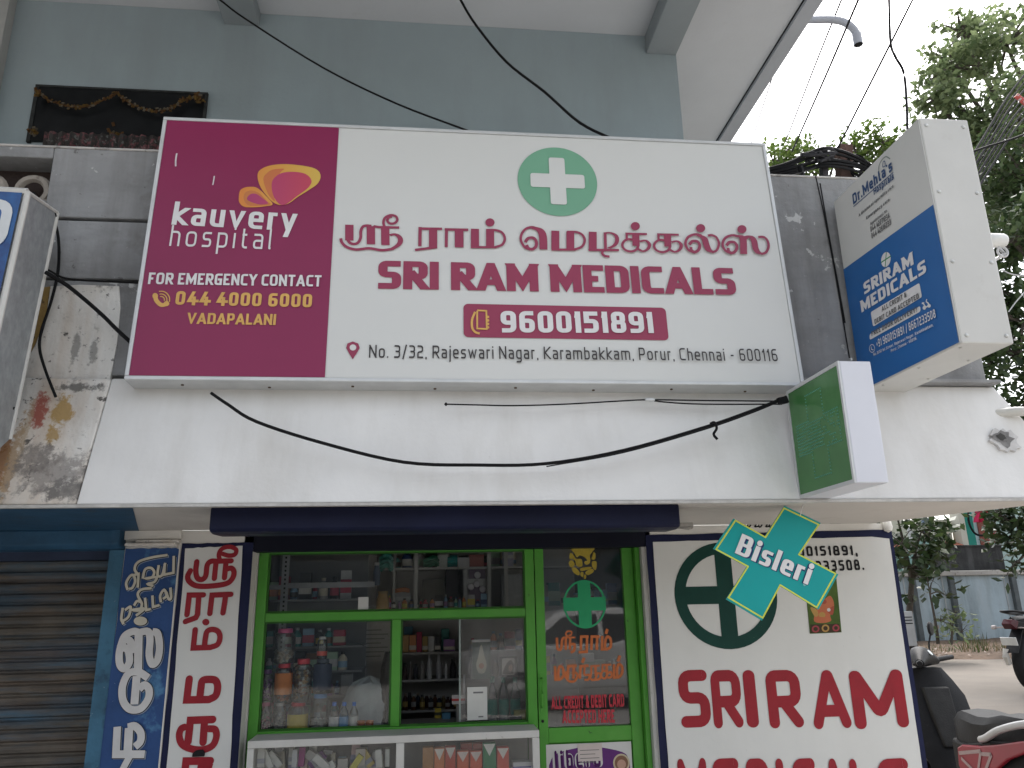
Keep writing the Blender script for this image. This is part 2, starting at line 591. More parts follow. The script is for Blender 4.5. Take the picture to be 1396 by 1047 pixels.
# glyph: width, strokes; 'd' in front marks diagonals; 'c' closed; coordinates are centre lines in a unit cap-height box
G = {
    'A': (.74, [(DG, [(0, 0), (.47, 1), (.53, 1), (1, 0)]), ('b', [(.2, .25), (.8, .25)])]),
    'B': (.62, [('', [(0, 0), (0, 1), (.9, 1, .2), (.9, .52, .2), (0, .52)]), ('', [(0, .52), (1, .52, .22), (1, 0, .22), (0, 0)])]),
    'C': (.58, [('', [(1, 1), (0, 1, R_), (0, 0, R_), (1, 0)])]),
    'D': (.64, [('', [(0, 0), (0, 1), (1, 1, R_), (1, 0, R_), (0, 0)])]),
    'E': (.54, [('', [(1, 1), (0, 1), (0, 0), (1, 0)]), ('b', [(0, .5), (.9, .5)])]),
    'F': (.52, [('', [(1, 1), (0, 1), (0, 0)]), ('b', [(0, .48), (.9, .48)])]),
    'G': (.62, [('', [(1, 1), (0, 1, R_), (0, 0, R_), (1, 0), (1, .48), (.6, .48)])]),
    'H': (.66, [('', [(0, 0), (0, 1)]), ('', [(1, 0), (1, 1)]), ('b', [(0, .5), (1, .5)])]),
    'I': (.0, [('', [(0, 0), (0, 1)])]),
    'J': (.45, [('', [(1, 1), (1, 0, R_), (0, 0)])]),
    'K': (.64, [('', [(0, 0), (0, 1)]), (DG, [(1, 1), (.12, .52), (1, 0)])]),
    'L': (.52, [('', [(0, 1), (0, 0), (1, 0)])]),
    'M': (.88, [('', [(0, 0), (0, 1)]), ('', [(1, 0), (1, 1)]), (DG, [(.02, 1), (.5, .2), (.98, 1)])]),
    'N': (.68, [('', [(0, 0), (0, 1)]), ('', [(1, 0), (1, 1)]), (DG, [(.02, 1), (.98, 0)])]),
    'O': (.66, [('c', [(.5, 0), (0, 0, R_), (0, 1, R_), (1, 1, R_), (1, 0, R_), (.5, 0)])]),
    'P': (.6, [('', [(0, 0), (0, 1), (1, 1, .25), (1, .42, .25), (0, .42)])]),
    'R': (.63, [('', [(0, 0), (0, 1), (1, 1, .25), (1, .44, .25), (0, .44)]), (DG, [(.45, .44), (1, 0)])]),
    'S': (.58, [('', [(.95, 1), (0, 1, .24), (0, .51, .24), (1, .51, .24), (1, 0, .24), (.02, 0)])]),
    'T': (.58, [('', [(0, 1), (1, 1)]), ('', [(.5, 1), (.5, 0)])]),
    'U': (.64, [('', [(0, 1), (0, 0, R_), (1, 0, R_), (1, 1)])]),
    'V': (.7, [(DG, [(0, 1), (.5, 0), (1, 1)])]),
    'W': (1.0, [(DG, [(0, 1), (.25, 0), (.5, .9), (.75, 0), (1, 1)])]),
    'X': (.66, [(DG, [(0, 0), (1, 1)]), (DG, [(0, 1), (1, 0)])]),
    'Y': (.66, [(DG, [(0, 1), (.5, .45), (1, 1)]), ('', [(.5, .45), (.5, 0)])]),
    'Z': (.56, [('', [(0, 1), (1, 1), (0, 0), (1, 0)])]),
    '0': (.56, [('c', [(.5, 0), (0, 0, R_), (0, 1, R_), (1, 1, R_), (1, 0, R_), (.5, 0)])]),
    '1': (.26, [('', [(1, 0), (1, 1)]), ('b', [(-.2, .74), (1, .98)])]),
    '2': (.54, [('', [(.03, 1), (1, 1, .25), (1, .5, .25), (0, .46, .22), (0, 0), (1, 0)])]),
    '3': (.54, [('', [(.03, 1), (1, 1, .24), (1, .51, .2), (.3, .51)]), ('', [(.3, .51), (1, .51, .2), (1, 0, .24), (0, 0)])]),
    '4': (.6, [(DG, [(.55, 1), (0, .25), (.94, .25)]), ('b', [(.74, .66), (.74, -.12)])]),
    '5': (.54, [('', [(.95, 1), (0, 1), (0, .56), (1, .56, .25), (1, 0, .25), (0, 0)])]),
    '6': (.56, [('', [(.9, 1), (0, 1, R_), (0, 0, R_), (1, 0, R_), (1, .56, .25), (0, .56)])]),
    '7': (.54, [('', [(0, 1), (1, 1), (.4, 0)])]),
    '8': (.56, [('c', [(.5, .5), (.05, .5, .22), (.05, 1, .22), (.95, 1, .22), (.95, .5, .22), (.5, .5)]),
                ('c', [(.5, 0), (0, 0, .22), (0, .5, .22), (1, .5, .22), (1, 0, .22), (.5, 0)])]),
    '9': (.56, [('', [(.1, 0), (1, 0, R_), (1, 1, R_), (0, 1, R_), (0, .44, .25), (1, .44)])]),
    'a': (.5, [('', [(.05, .7), (1, .7, .22), (1, 0)]), ('', [(1, 0), (0, 0, .2), (0, .38, .2), (1, .38)])]),
    'b': (.52, [('', [(0, 1), (0, 0), (1, 0, .25), (1, .7, .25), (0, .7)])]),
    'c': (.46, [('', [(1, .7), (0, .7, .28), (0, 0, .28), (1, 0)])]),
    'd': (.52, [('', [(1, 1), (1, 0), (0, 0, .25), (0, .7, .25), (1, .7)])]),
    'e': (.52, [('', [(.95, 0), (0, 0, .28), (0, .7, .28), (1, .7, .28), (1, .35), (0, .35)])]),
    'f': (.36, [('', [(.3, 0), (.3, 1, .2), (1, 1)]), ('b', [(0, .68), (.9, .68)])]),
    'g': (.52, [('', [(1, 0), (0, 0, .25), (0, .7, .25), (1, .7), (1, -.28, .2), (.05, -.28)])]),
    'h': (.5, [('', [(0, 1), (0, 0)]), ('', [(0, .7), (1, .7, .25), (1, 0)])]),
    'i': (.0, [('', [(0, .7), (0, 0)]), ('o', [(0, .98)])]),
    'j': (.15, [('', [(1, .7), (1, -.28, .1), (0, -.28)]), ('o', [(1, .98)])]),
    'k': (.5, [('', [(0, 1), (0, 0)]), ('D', [(1, .7), (.1, .36), (1, 0)])]),
    'l': (.12, [('', [(0, 1), (0, 0, .15), (1, 0)])]),
    'm': (.86, [('', [(0, 0), (0, .7), (.5, .7, .2), (.5, 0)]), ('', [(.5, .7), (1, .7, .2), (1, 0)])]),
    'n': (.5, [('', [(0, 0), (0, .7), (1, .7, .25), (1, 0)])]),
    'o': (.54, [('c', [(.5, 0), (0, 0, .27), (0, .7, .27), (1, .7, .27), (1, 0, .27), (.5, 0)])]),
    'p': (.52, [('', [(0, -.3), (0, .7), (1, .7, .25), (1, 0, .25), (0, 0)])]),
    'r': (.32, [('', [(0, 0), (0, .7), (1, .7)])]),
    's': (.46, [('', [(.95, .7), (0, .7, .17), (0, .36, .17), (1, .36, .17), (1, 0, .17), (.03, 0)])]),
    't': (.34, [('', [(.25, .95), (.25, 0, .2), (1, 0)]), ('b', [(0, .68), (1, .68)])]),
    'u': (.5, [('', [(0, .7), (0, 0, .25), (1, 0)]), ('', [(1, .7), (1, 0)])]),
    'v': (.54, [('D', [(0, .7), (.5, 0), (1, .7)])]),
    'w': (.8, [('D', [(0, .7), (.25, 0), (.5, .62), (.75, 0), (1, .7)])]),
    'x': (.5, [('D', [(0, 0), (1, .7)]), ('D', [(0, .7), (1, 0)])]),
    'y': (.54, [('D', [(0, .7), (.5, 0)]), ('E', [(1, .7), (.38, -.28)])]),
    'z': (.46, [('', [(0, .7), (1, .7), (0, 0), (1, 0)])]),
    '.': (.0, [('o', [(0, .0)])]), ',': (.05, [('b', [(1, .04), (0, -.16)])]), "'": (.0, [('b', [(0, 1), (0, .78)])]),
    '-': (.42, [('b', [(0, .42), (1, .42)])]), '/': (.4, [('', [(0, -.1), (1, 1.05)])]), '!': (.0, [('b', [(0, 1), (0, .3)]), ('o', [(0, 0)])]),
    '+': (.45, [('b', [(0, .45), (1, .45)]), ('b', [(.5, .2), (.5, .7)])]), ':': (.0, [('o', [(0, .1)]), ('o', [(0, .55)])]),
    '&': (.62, [('', [(1, 0), (.15, .7, .1), (.2, 1, .15), (.7, 1, .15), (.65, .65, .1), (0, .35, .2), (.05, 0, .2), (.7, 0, .2), (1, .4)])]),
}


def gwid(ch, wt):
    return max(G[ch][0] + (max(0, wt - .17) * 1.15 if G[ch][0] > .3 else 0), wt)


def textwidth(s, wt, gap):
    x = 0
    for ch in s:
        x += (.32 if ch == ' ' else gwid(ch, wt) + gap)
    return x - gap


def glyph(mb, ch, wt, ox, H, sx, pl, off, k, mi, cap, slant=0, aspect=1.0, base=None, ang=0.0):
    gw = gwid(ch, wt)
    x0, y0 = base
    ca, sa = cos(ang), sin(ang)

    def mp(x, y):
        X, Y = (x + ox + slant * y) * H * sx, y * H
        return (x0 + X * ca - Y * sa, y0 + X * sa + Y * ca)
    for kind, pts in G[ch][1]:
        q = []
        for p in pts:
            wv = wt * aspect
            yy = wv / 2 + p[1] * (1 - wv) if p[1] >= 0 else p[1] + wv / 2
            rr = max(0.02, p[2] * (1 - wt)) if len(p) > 2 else (.13 if cap == 'round' else 0)
            q.append((wt / 2 + p[0] * (gw - wt), yy) + ((rr,) if rr else ()))
        k[0] += 1
        o = off + k[0] * 0.00012
        if kind == 'o':
            c = q[0]
            rr = wt * 0.56
            mb.poly([pl.pt(*mp(c[0] + rr * cos(a * pi / 8), c[1] + rr * sin(a * pi / 8)), o) for a in range(16)], mi)
            continue
        path = roundpath(q)
        lo, hi = {DG: (0, 1), 'D': (0, .7 + .3 * wt * aspect), 'E': (-.28, .7 + .3 * wt * aspect), 'b': (-2, 2)}.get(kind, (-.4, 1.1))
        ext = 0 if kind == 'b' else wt if kind in 'dDE' and kind else wt / 2
        if cap == 'round':
            ext, lo, hi = 0, -2, 3
        ribbon(mb, path, wt, pl, o, mi, cap='round' if cap == 'round' else 'butt', ext=0 if kind == 'c' else ext,
               closed=(kind == 'c'), clip=(lo, hi), aspect=aspect, mp=mp)


def text(pl, s, p0, p1, H, wt, m, parent, off=0.004, cap='sq', gap=.16, slant=0, aspect=1.0, name='lettering', photo=True, mb=None, k=None, mi=0):
    """one line from p0 to p1 (photo pixels of the base line's ends, or plane uv), cap height H metres"""
    a = pl.uv(*p0) if photo else p0
    b = pl.uv(*p1) if photo else p1
    W_ = textwidth(s, wt, gap) * H
    L = hypot(b[0] - a[0], b[1] - a[1])
    ang = math.atan2(b[1] - a[1], b[0] - a[0])
    own = mb is None
    if own:
        mb = MB()
    k = k or [0]
    x = 0
    for ch in s:
        if ch == ' ':
            x += .32
            continue
        glyph(mb, ch, wt, x, H, L / W_, pl, off, k, mi, cap, slant, aspect, a, ang)
        x += gwid(ch, wt) + gap
    return mb.build(name, m, parent) if own else mb


class Trace:
    """brush strokes read off a photo crop and laid on a wall or sign plane"""

    def __init__(s, pl, x0, y0, sc, off, mpp):
        s.pl, s.x0, s.y0, s.sc, s.off, s.k = pl, x0, y0, sc, off, 0
        s.mb = MB()
        s.mpp = mpp / sc      # metres per crop pixel

    def P(s, p):
        return s.pl.uv(s.x0 + p[0] / s.sc, s.y0 + p[1] / s.sc)

    def st(s, pts, w, asp=1.0, smooth=True, cap='butt', mi=0, closed=False, n=5):
        s.k += 1
        if smooth and len(pts) > 2:
            pts = smoothpath(pts, n, closed)
        ribbon(s.mb, [s.P(p) for p in pts], w * s.mpp, s.pl, s.off + s.k * 0.00012, mi, cap=cap, aspect=asp, closed=closed)
        return s

    def el(s, cx, cy, rx, ry, mi=0, n=24, dk=0):
        s.k += 1
        s.mb.poly([s.pl.pt(*s.P((cx + rx * cos(2 * pi * i / n), cy + ry * sin(2 * pi * i / n))), s.off + s.k * 0.00012) for i in range(n)], mi)
        return s

    def pg(s, pts, mi=0, smooth=False):
        s.k += 1
        if smooth:
            pts = smoothpath(pts, 5, True)
        s.mb.poly([s.pl.pt(*s.P(p), s.off + s.k * 0.00012) for p in pts], mi)
        return s

# ================================================================== SETTING
def gz(y):
    t = min(1, max(0, (y - 4.7) / 3.3))
    return 0.5 * t * t * (3 - 2 * t)


m_road = mat('road_concrete', (0.185, 0.162, 0.137), 0.85, .12, 1.3, .25, 60,
             spots=[((0.16, 0.145, 0.125), 2.2, .52, .5, .2), ((0.12, 0.11, 0.1), 30, .62, .5)])
mb = MB()
ys = [-60, -20, -8, -2, 2, 4.4] + [4.7 + i * .3 for i in range(12)] + [10, 14, 20, 40, 160]
xs = [-120, -30, -8, 0, 4, 8, 12, 20, 40, 160]
for i in range(len(xs) - 1):
    for j in range(len(ys) - 1):
        mb.poly([(xs[i], ys[j], gz(ys[j])), (xs[i + 1], ys[j], gz(ys[j])), (xs[i + 1], ys[j + 1], gz(ys[j + 1])), (xs[i], ys[j + 1], gz(ys[j + 1]))])
tag(mb.build('ground', m_road), kind='structure')
tag(MB().box(-40, 40, -8.9, 3.8, -.2, .004).build('street', mat('street_bounce_concrete', (0.42, 0.40, 0.37), .85, .1, 1.5, .2, 50)), kind='structure')  # unseen paler sheet, added to bounce fill light under the canopy

# ================================================================== SHOP BUILDING
m_fascia = mat('white_wash', (0.70, 0.695, 0.68), 0.8, .05, 3, .12, 50,
               streak=((0.5, 0.48, 0.44), .4, 5, .5), spots=((0.45, 0.43, 0.4), 45, .70, .5))
def lb(px, py, Y, wpx, hpx):
    p = at(px, py, Y) - Vector((0.6, 4.0, 0))
    k_ = Y / F * 1.15
    return tuple(p), (wpx * k_, .5, hpx * k_)


PB = []
for px, py, w_, h_, col_, am in ((57, 562, 11, 30, (0.28, 0.06, 0.04), .9), (88, 562, 14, 26, (0.36, 0.22, 0.055), .85), (80, 596, 10, 12, (0.36, 0.22, 0.055), .8),
                                (12, 645, 9, 60, (0.27, 0.13, 0.05), .9), (28, 632, 7, 56, (0.34, 0.22, 0.11), .75), (40, 600, 5, 60, (0.36, 0.27, 0.17), .6), (8, 585, 14, 22, (0.16, 0.07, 0.05), .85),
                                (84, 650, 46, 34, (0.22, 0.205, 0.195), .7), (108, 672, 30, 16, (0.12, 0.115, 0.11), .7), (60, 630, 26, 18, (0.2, 0.18, 0.165), .7),
                                (96, 470, 6, 26, (0.10, 0.1, 0.095), .6), (122, 474, 6, 18, (0.10, 0.1, 0.095), .6), (110, 528, 34, 7, (0.08, 0.08, 0.075), .8), (150, 560, 5, 40, (0.16, 0.15, 0.145), .7), (130, 650, 6, 40, (0.14, 0.13, 0.125), .7)):
    cc_, ss_ = lb(px, py, 3.1, w_, h_)
    PB.append((cc_, ss_, col_, am))
m_peel = mat('peeling_wash', (0.70, 0.685, 0.65), 0.9, .08, 4, .5, 45,
             streak=[((0.40, 0.24, 0.11), .7, 3.6, .35), ((0.30, 0.27, 0.24), .4, 6, 2.0)],
             blobs=PB, spots=[
                    ((0.06, 0.055, 0.05), 24, .60, .9, .06), ((0.2, 0.19, 0.17), 9, .60, .8, .08)])
m_conc = mat('grey_render', (0.285, 0.288, 0.292), 0.85, .2, 2.5, .8, 22,
             streak=[((0.14, 0.135, 0.13), .7, 5, .6), ((0.15, 0.15, 0.15), .35, 5, 18)],
             spots=[((0.50, 0.50, 0.49), 9, .64, .85, .02), ((0.46, 0.46, 0.45), 34, .69, .7, .03), ((0.14, 0.13, 0.125), 3.2, .58, .6, .1), ((0.09, 0.085, 0.08), 20, .66, .7, .04)])
m_blue = mat('blue_grey_paint', (0.29, 0.352, 0.378), 0.75, .06, 1.2, .12, 40, streak=((0.22, 0.25, 0.26), .5, 2, .4))
m_soff = mat('soffit_paint', (0.50, 0.52, 0.545), 0.8, .05, 1.6, .1, 40, spots=((0.38, 0.36, 0.34), 1.8, .6, .4, .15))
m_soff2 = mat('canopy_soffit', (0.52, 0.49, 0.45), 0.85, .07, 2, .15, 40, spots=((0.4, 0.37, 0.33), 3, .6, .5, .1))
m_beam = mat('beam_paint', (0.23, 0.26, 0.275), 0.75, .07, 2, .2, 40)
m_cream = mat('cream_wall', (0.62, 0.60, 0.56), 0.8, .05, 3, .12, 60, streak=((0.5, 0.48, 0.44), .3, 3, .4))
m_navy = mat('navy_paint', (0.010, 0.013, 0.045), 0.5, .2, 6, .1, 60)
m_board = mat('painted_board', (0.60, 0.60, 0.575), 0.55, .03, 2, .06, 40, streak=((0.52, 0.51, 0.48), .3, 3, .5),
              spots=((0.40, 0.38, 0.35), 30, .71, .5))
m_red = mat('sign_red', (0.26, 0.008, 0.018), 0.45, .12, 9)
m_dkblack = flat('black_lettering', (0.012, 0.012, 0.013), .5)

B = thing('shop_building', 'two storey shop building with blue grey upper wall, grey parapet and white canopy', 'building', (0.6, 4.0, 0))
Yf, Zs = 3.0, 1.934
# canopy: sloped white front edge and flat underside
sec = [(3.0, Zs), (3.115, 2.45), (3.26, 2.45), (3.26, 2.06), (4.0, 2.06), (4.0, Zs)]


def sweep(xl, xr, s=sec):
    return [[(a, y, z) for a, (y, z) in zip(xl, s)], [(b, y, z) for b, (y, z) in zip(xr, s)]]


xr = [2.80, 2.53, 2.53, 2.55, 2.39, 2.385]
xm = [-1.285, -1.262, -1.262, -1.27, -1.27, -1.27]
o = MB().loft(sweep(xm, xr)).build('canopy', [m_fascia], B, bevel=.006)
MB().loft(sweep([-4.5] * 6, [a - .002 for a in xm])).build('weathered_canopy', [m_peel], B, bevel=.008)
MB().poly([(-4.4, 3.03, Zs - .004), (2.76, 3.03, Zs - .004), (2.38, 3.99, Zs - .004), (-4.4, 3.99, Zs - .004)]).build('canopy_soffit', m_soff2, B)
# a thin drip bead along the bottom edge
MB().box(-4.4, 2.77, 2.992, 3.02, Zs - .012, Zs - .001).build('drip_edge', mat('drip', (0.45, 0.44, 0.42), .8, .2, 20), B)
# thin cement ledge on top of canopy
MB().box(-1.1, 2.53, 3.06, 3.15, 2.452, 2.468).build('canopy_ledge', m_conc, B, bevel=.004)

# parapet of three rendered courses with dark joints, jali opening at left
Zp = 3.515
pf, pb = 3.15, 3.30
g1, g2 = 2.888, 3.166
Par = MB()
Par.box(-4.5, .5, pf, pb, 2.472, g1 - .006)
Par.box(-4.5, .5, pf + .004, pb, g1 + .006, g2 - .006)
Par.box(-1.635, .5, pf, pb, g2 + .006, Zp - .012)
Par.box(.501, 2.53, pf, pb, 2.472, Zp - .012)
Par.box(-4.5, -1.636, pf, pb, g2 + .006, 3.25)
Par.box(-4.5, -1.636, pf, pb, 3.452, Zp - .012)
par = Par.build('parapet', m_conc, B, bevel=.006)
MB().box(-4.5, .49, pf + .03, pb - .02, g1 - .006, g1 + .006).box(-4.5, .49, pf + .03, pb - .02, g2 - .006, g2 + .006).build('joint', m_dkblack, par)
MB().box(-4.5, 2.532, pf - .002, pb + .004, Zp - .0115, Zp).build('coping', mat('coping', (0.46, 0.44, 0.42), .9, .2, 6, .5, 30, spots=((0.2, 0.19, 0.18), 14, .6, .7)), par, bevel=.005)
# white flaked wash below the joint at left
pl_par = Plane((0, pf, 0), (1, 0, 0), (0, 0, 1))
pts = [(70, 391), (110, 389), (163, 391), (165, 420), (160, 470), (150, 521), (60, 521), (20, 521), (50, 470), (64, 430)]
MB().prism([pl_par.uv(*p) for p in pts], pl_par, -.01, .006).build('flaked_wash', m_peel, par)
pts = [(52, 393), (69, 391), (63, 430), (48, 470), (20, 520), (0, 520), (0, 393)]
MB().prism([pl_par.uv(*p) for p in pts], pl_par, -.01, .003).build('old_ochre_wash', mat('ochre_wash', (0.30, 0.2, 0.07), .9, .3, 5, .5, 40,
          spots=[((0.22, 0.09, 0.05), 6, .55, .9, .1), ((0.05, 0.045, 0.04), 18, .6, .8)]), par)
# jali: two scrolled rings and a bar in the opening
m_jali = mat('old_cream_plaster', (0.30, 0.27, 0.235), .9, .2, 12, .5, 50, spots=((0.16, 0.13, 0.11), 18, .58, .7))
J = MB()
for cx in (-1.72, -1.90, -2.08):
    J.torus((cx, pf + .05, 3.315), .062, .018, 'y', 20, 6)
J.box(-2.3, -1.64, pf + .02, pb - .03, 3.251, 3.262)
for cx in (-1.81, -1.99):
    J.tube([(cx + .075 * cos(a), pf + .05, 3.26 + .045 * sin(a)) for a in [pi * i / 8 for i in range(9)]], .012, 6)
J.build('jali', m_jali, par, smooth=True)
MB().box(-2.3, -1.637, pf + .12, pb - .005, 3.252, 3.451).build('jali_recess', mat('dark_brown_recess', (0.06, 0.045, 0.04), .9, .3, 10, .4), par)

# upper storey
MB().box(-2.41, 1.53, 4.0, 4.2, 2.6, 4.998).build('upper_wall', m_blue, B)
MB().box(1.33, 1.531, 4.2, 12, 2.6, 4.998).build('upper_side_wall', m_blue, B)
MB().box(-4.6, -2.41, 3.93, 4.2, 2.6, 4.998).build('pilaster', mat('pilaster_paint', (0.36, 0.37, 0.36), .8, .1, 3, .2, 50, streak=((0.2, 0.2, 0.2), .6, 5)), B)
S = MB()
S.loft([[(-5, .9, 5.0), (2.29, .9, 5.0), (2.29, 14, 5.0), (-5, 14, 5.0)], [(-5, .9, 5.13), (2.29, .9, 5.13), (2.29, 14, 5.13), (-5, 14, 5.13)]])
slab = S.build('roof_slab', m_soff, B)
MB().box(2.205, 2.212, .9, 14, 4.994, 5.0015).build('drip_groove', m_dkblack, slab)
MB().box(2.212, 2.31, .9, 14, 4.97, 4.999).build('slab_nosing', mat('nosing', (0.36, 0.38, 0.41), .8, .06, 2, .1), slab)
MB().box(-1.235, -1.03, .95, 3.999, 4.905, 4.999).build('beam', m_beam, B, bevel=.006)
MB().box(1.335, 1.53, .95, 3.999, 4.865, 4.999).build('beam', m_beam, B, bevel=.006)
# upper window: dark grilled opening with frame
win = MB().box(-2.2, -1.30, 3.985, 3.998, 4.06, 4.405).build('window', mat('dark_window', (0.010, 0.011, 0.012), .25, .3, 10), B)
fr = MB()
fr.box(-2.22, -1.285, 3.98, 3.999, 4.4055, 4.418).box(-2.22, -2.2005, 3.98, 3.999, 4.05, 4.405).box(-1.2995, -1.285, 3.98, 3.999, 4.05, 4.405)
fr.build('frame', mat('dark_frame', (0.03, 0.032, 0.032), .8, .4, 30), win)
for i in range(4):
    x = -2.03 + i * .2
    MB().tube([(x, 3.99, 4.06), (x, 3.99, 4.405)], .004, 6).build('grille_bar', m_dkblack, win)

# ground storey walls
Yw = 4.0
gw = MB()
gw.box(1.125, 2.485, Yw, 4.25, 0, 1.93)
gw.build('shop_wall', m_cream, B)
MB().box(-1.46, -.856, Yw, 4.25, 0, 1.93).build('pillar', m_cream, B)
MB().box(-4.5, -1.461, 4.06, 4.26, 1.80, 1.93).box(-.855, 1.124, 4.18, 4.28, 1.835, 1.93).build('lintel', mat('dark_lintel', (0.03, 0.04, 0.07), .7, .3, 5), B)
MB().box(2.26, 2.494, 4.251, 9.0, 0, 1.93).build('side_wall', m_cream, B)
MB().box(-.86, 1.12, 3.86, 7.4, 0, .12).build('shop_floor', mat('floor_tile', (0.2, 0.19, 0.18), .5, .1, 4), B)

plW = Plane((0, Yw, 0), (1, 0, 0), (0, 0, 1))


def sheet(name, pts, m, par, off, th=.003, pl=plW, photo=True):
    q = [pl.uv(*p) for p in pts] if photo else pts
    return MB().prism(q, pl, off - th, off).build(name, m, par)


def wob(x0, z0, x1, z1, n=14, a=.0022):
    """hand-painted edge"""
    return [(x0 + (x1 - x0) * i / n + random.uniform(-a, a) * (x0 != x1 or 1), z0 + (z1 - z0) * i / n + (random.uniform(-a, a) if abs(x1 - x0) > abs(z1 - z0) else 0)) for i in range(n)]


# right painted board: navy border and off-white field
bx0, bx1, bz1 = 1.163, 2.452, 1.848
sheet('navy_border', [(1.126, .02), *wob(1.126, .02, 1.126, 1.885), *wob(1.126, 1.882, 2.4845, 1.895), (2.4845, 1.895), (2.4845, .02)], m_navy, B, .004, photo=False)
brd = sheet('painted_board', [*wob(bx0, .06, bx0, bz1), *wob(bx0, bz1, bx1 + .01, bz1 + .012), *wob(bx1 + .01, bz1, bx1 + .0, .06)], m_board, B, .008, photo=False)
# navy return on wall corner
MB().box(2.4855, 2.489, 4.0, 4.3, .02, 1.89).build('corner_band', m_navy, B)
# lump of cement at board corner
MB().lathe([(0.001, -.03), (.02, -.02), (.026, 0), (.02, .03), (.001, .045)], (2.46, 3.985, 1.91), 10).build('cement_lump', m_cream, B, smooth=True)

# left pillar boards
stu = sheet('blue_painted_board', [(-1.461, .3), *wob(-1.461, .3, -1.458, 1.848), *wob(-1.458, 1.846, -1.205, 1.846), *wob(-1.205, 1.84, -1.208, .3)],
            mat('studio_blue', (0.022, 0.065, 0.19), .6, .2, 4, .15, 60, spots=[((0.10, 0.26, 0.42), 5, .60, .7, .1), ((0.45, 0.5, 0.55), 50, .71, .9)]), B, .006, photo=False)
MB().box(-1.206, -1.199, 3.9925, 3.999, .3, 1.845).build('white_edge_line', m_cream, stu)
pn = sheet('navy_border', [*wob(-1.197, .3, -1.197, 1.868), *wob(-1.197, 1.868, -.857, 1.868), (-.857, 1.868), (-.857, .3)], m_navy, B, .004, photo=False)
pbd = sheet('pillar_board', [*wob(-1.166, .3, -1.176, 1.845), *wob(-1.176, 1.845, -.905, 1.853), *wob(-.905, 1.853, -.885, .3), (-.885, .3)], m_board, B, .008, photo=False)
MB().box(-1.44, -1.21, 3.93, 3.999, 1.852, 1.868).box(-1.40, -1.20, 3.95, 3.999, 1.8685, 1.884).build('broken_ledge', m_peel, B, bevel=.004)
# blue jamb beside the closed shutter
MB().box(-1.53, -1.4615, 4.0, 4.2, 0, 1.84).build('blue_jamb', mat('jamb_blue', (0.045, 0.135, 0.215), .6, .25, 5, .3, 50, spots=[((0.02, 0.05, 0.09), 8, .55, .7, .1), ((0.3, 0.36, 0.4), 30, .68, .8)]), B)
# rolling shutter at left (corrugated)
sh = MB()
prof = []
z = 0.2
while z < 1.86:
    for dy, dz in ((0, 0), (.014, .008), (.018, .022), (.014, .036), (0, .044), (-.002, .05)):
        prof.append((4.13 - dy, z + dz))
    z += .052
for i in range(len(prof) - 1):
    (y0, z0), (y1, z1) = prof[i], prof[i + 1]
    sh.poly([(-4.4, y0, z0), (-1.531, y0, z0), (-1.531, y1, z1), (-4.4, y1, z1)])
sh.build('rolling_shutter', mat('shutter_paint', (0.115, 0.10, 0.082), .65, .25, 6, .2, 80,
         streak=[((0.025, 0.12, 0.21), .95, 1.0, 9), ((0.12, 0.085, 0.065), .9, 1.6, 15), ((0.03, 0.03, 0.032), .7, 2.0, 22)]), B)
bxp = [(4.06, 1.929), (4.06, 1.84), (3.93, 1.842), (3.9, 1.86), (3.9, 1.929)]
MB().loft([[(x, y + dy, z + dz) for y, z in bxp] for x, dy, dz in ((-4.4, 0, 0), (-1.49, 0, 0), (-1.463, .02, .006))]).build(
    'blue_shutter_box', mat('box_blue', (0.022, 0.075, 0.14), .6, .25, 5, .25, 40, spots=[((0.05, 0.05, 0.05), 4, .56, .8, .1)]), B, bevel=.006)
bxp = [(3.28, 1.932), (3.28, 1.835), (3.14, 1.832), (3.098, 1.838), (3.09, 1.85), (3.09, 1.932)]
MB().loft([[(x, y, z) for y, z in bxp] for x in (-.832, 1.02)]).build('navy_shutter_box', mat('shutter_box_navy', (0.007, 0.009, 0.028), .45, .2, 4, .08), B, bevel=.008)
MB().box(-.90, 1.15, 4.0, 4.09, 1.824, 1.929).build('navy_lintel', mat('lintel_navy', (.005, .006, .014), .6, .2, 5), B)
MB().box(-1.458, -1.197, 3.97, 3.999, 1.887, 1.929).build('pillar_head', m_cream, B)
MB().poly([(-4.4, 3.04, Zs - .006), (-1.10, 3.04, Zs - .006), (-1.40, 3.99, Zs - .006), (-4.4, 3.99, Zs - .006)]).poly([(-.82, 3.25, Zs - .006), (1.0, 3.25, Zs - .006), (1.12, 3.99, Zs - .006), (-.86, 3.99, Zs - .006)], 1).build('painted_soffit', [MATS['box_blue'], m_navy], B)
MB().box(1.022, 1.11, 3.2, 3.3, 1.85, 1.866).tube([(1.06, 3.22, 1.85), (1.09, 3.2, 1.843), (1.115, 3.24, 1.85)], .008, 6).build('bracket', mat('old_metal', (0.3, 0.28, 0.25), .5, .3, 30, metal=.4), B)

# interior shell
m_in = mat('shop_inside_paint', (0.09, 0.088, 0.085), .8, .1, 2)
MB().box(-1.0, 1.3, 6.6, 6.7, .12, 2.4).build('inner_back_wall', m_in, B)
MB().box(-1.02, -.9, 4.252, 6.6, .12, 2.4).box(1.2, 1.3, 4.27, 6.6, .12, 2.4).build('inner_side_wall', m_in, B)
MB().box(-1.0, 1.3, 4.29, 6.6, 2.2, 2.3).build('inner_ceiling', m_in, B)

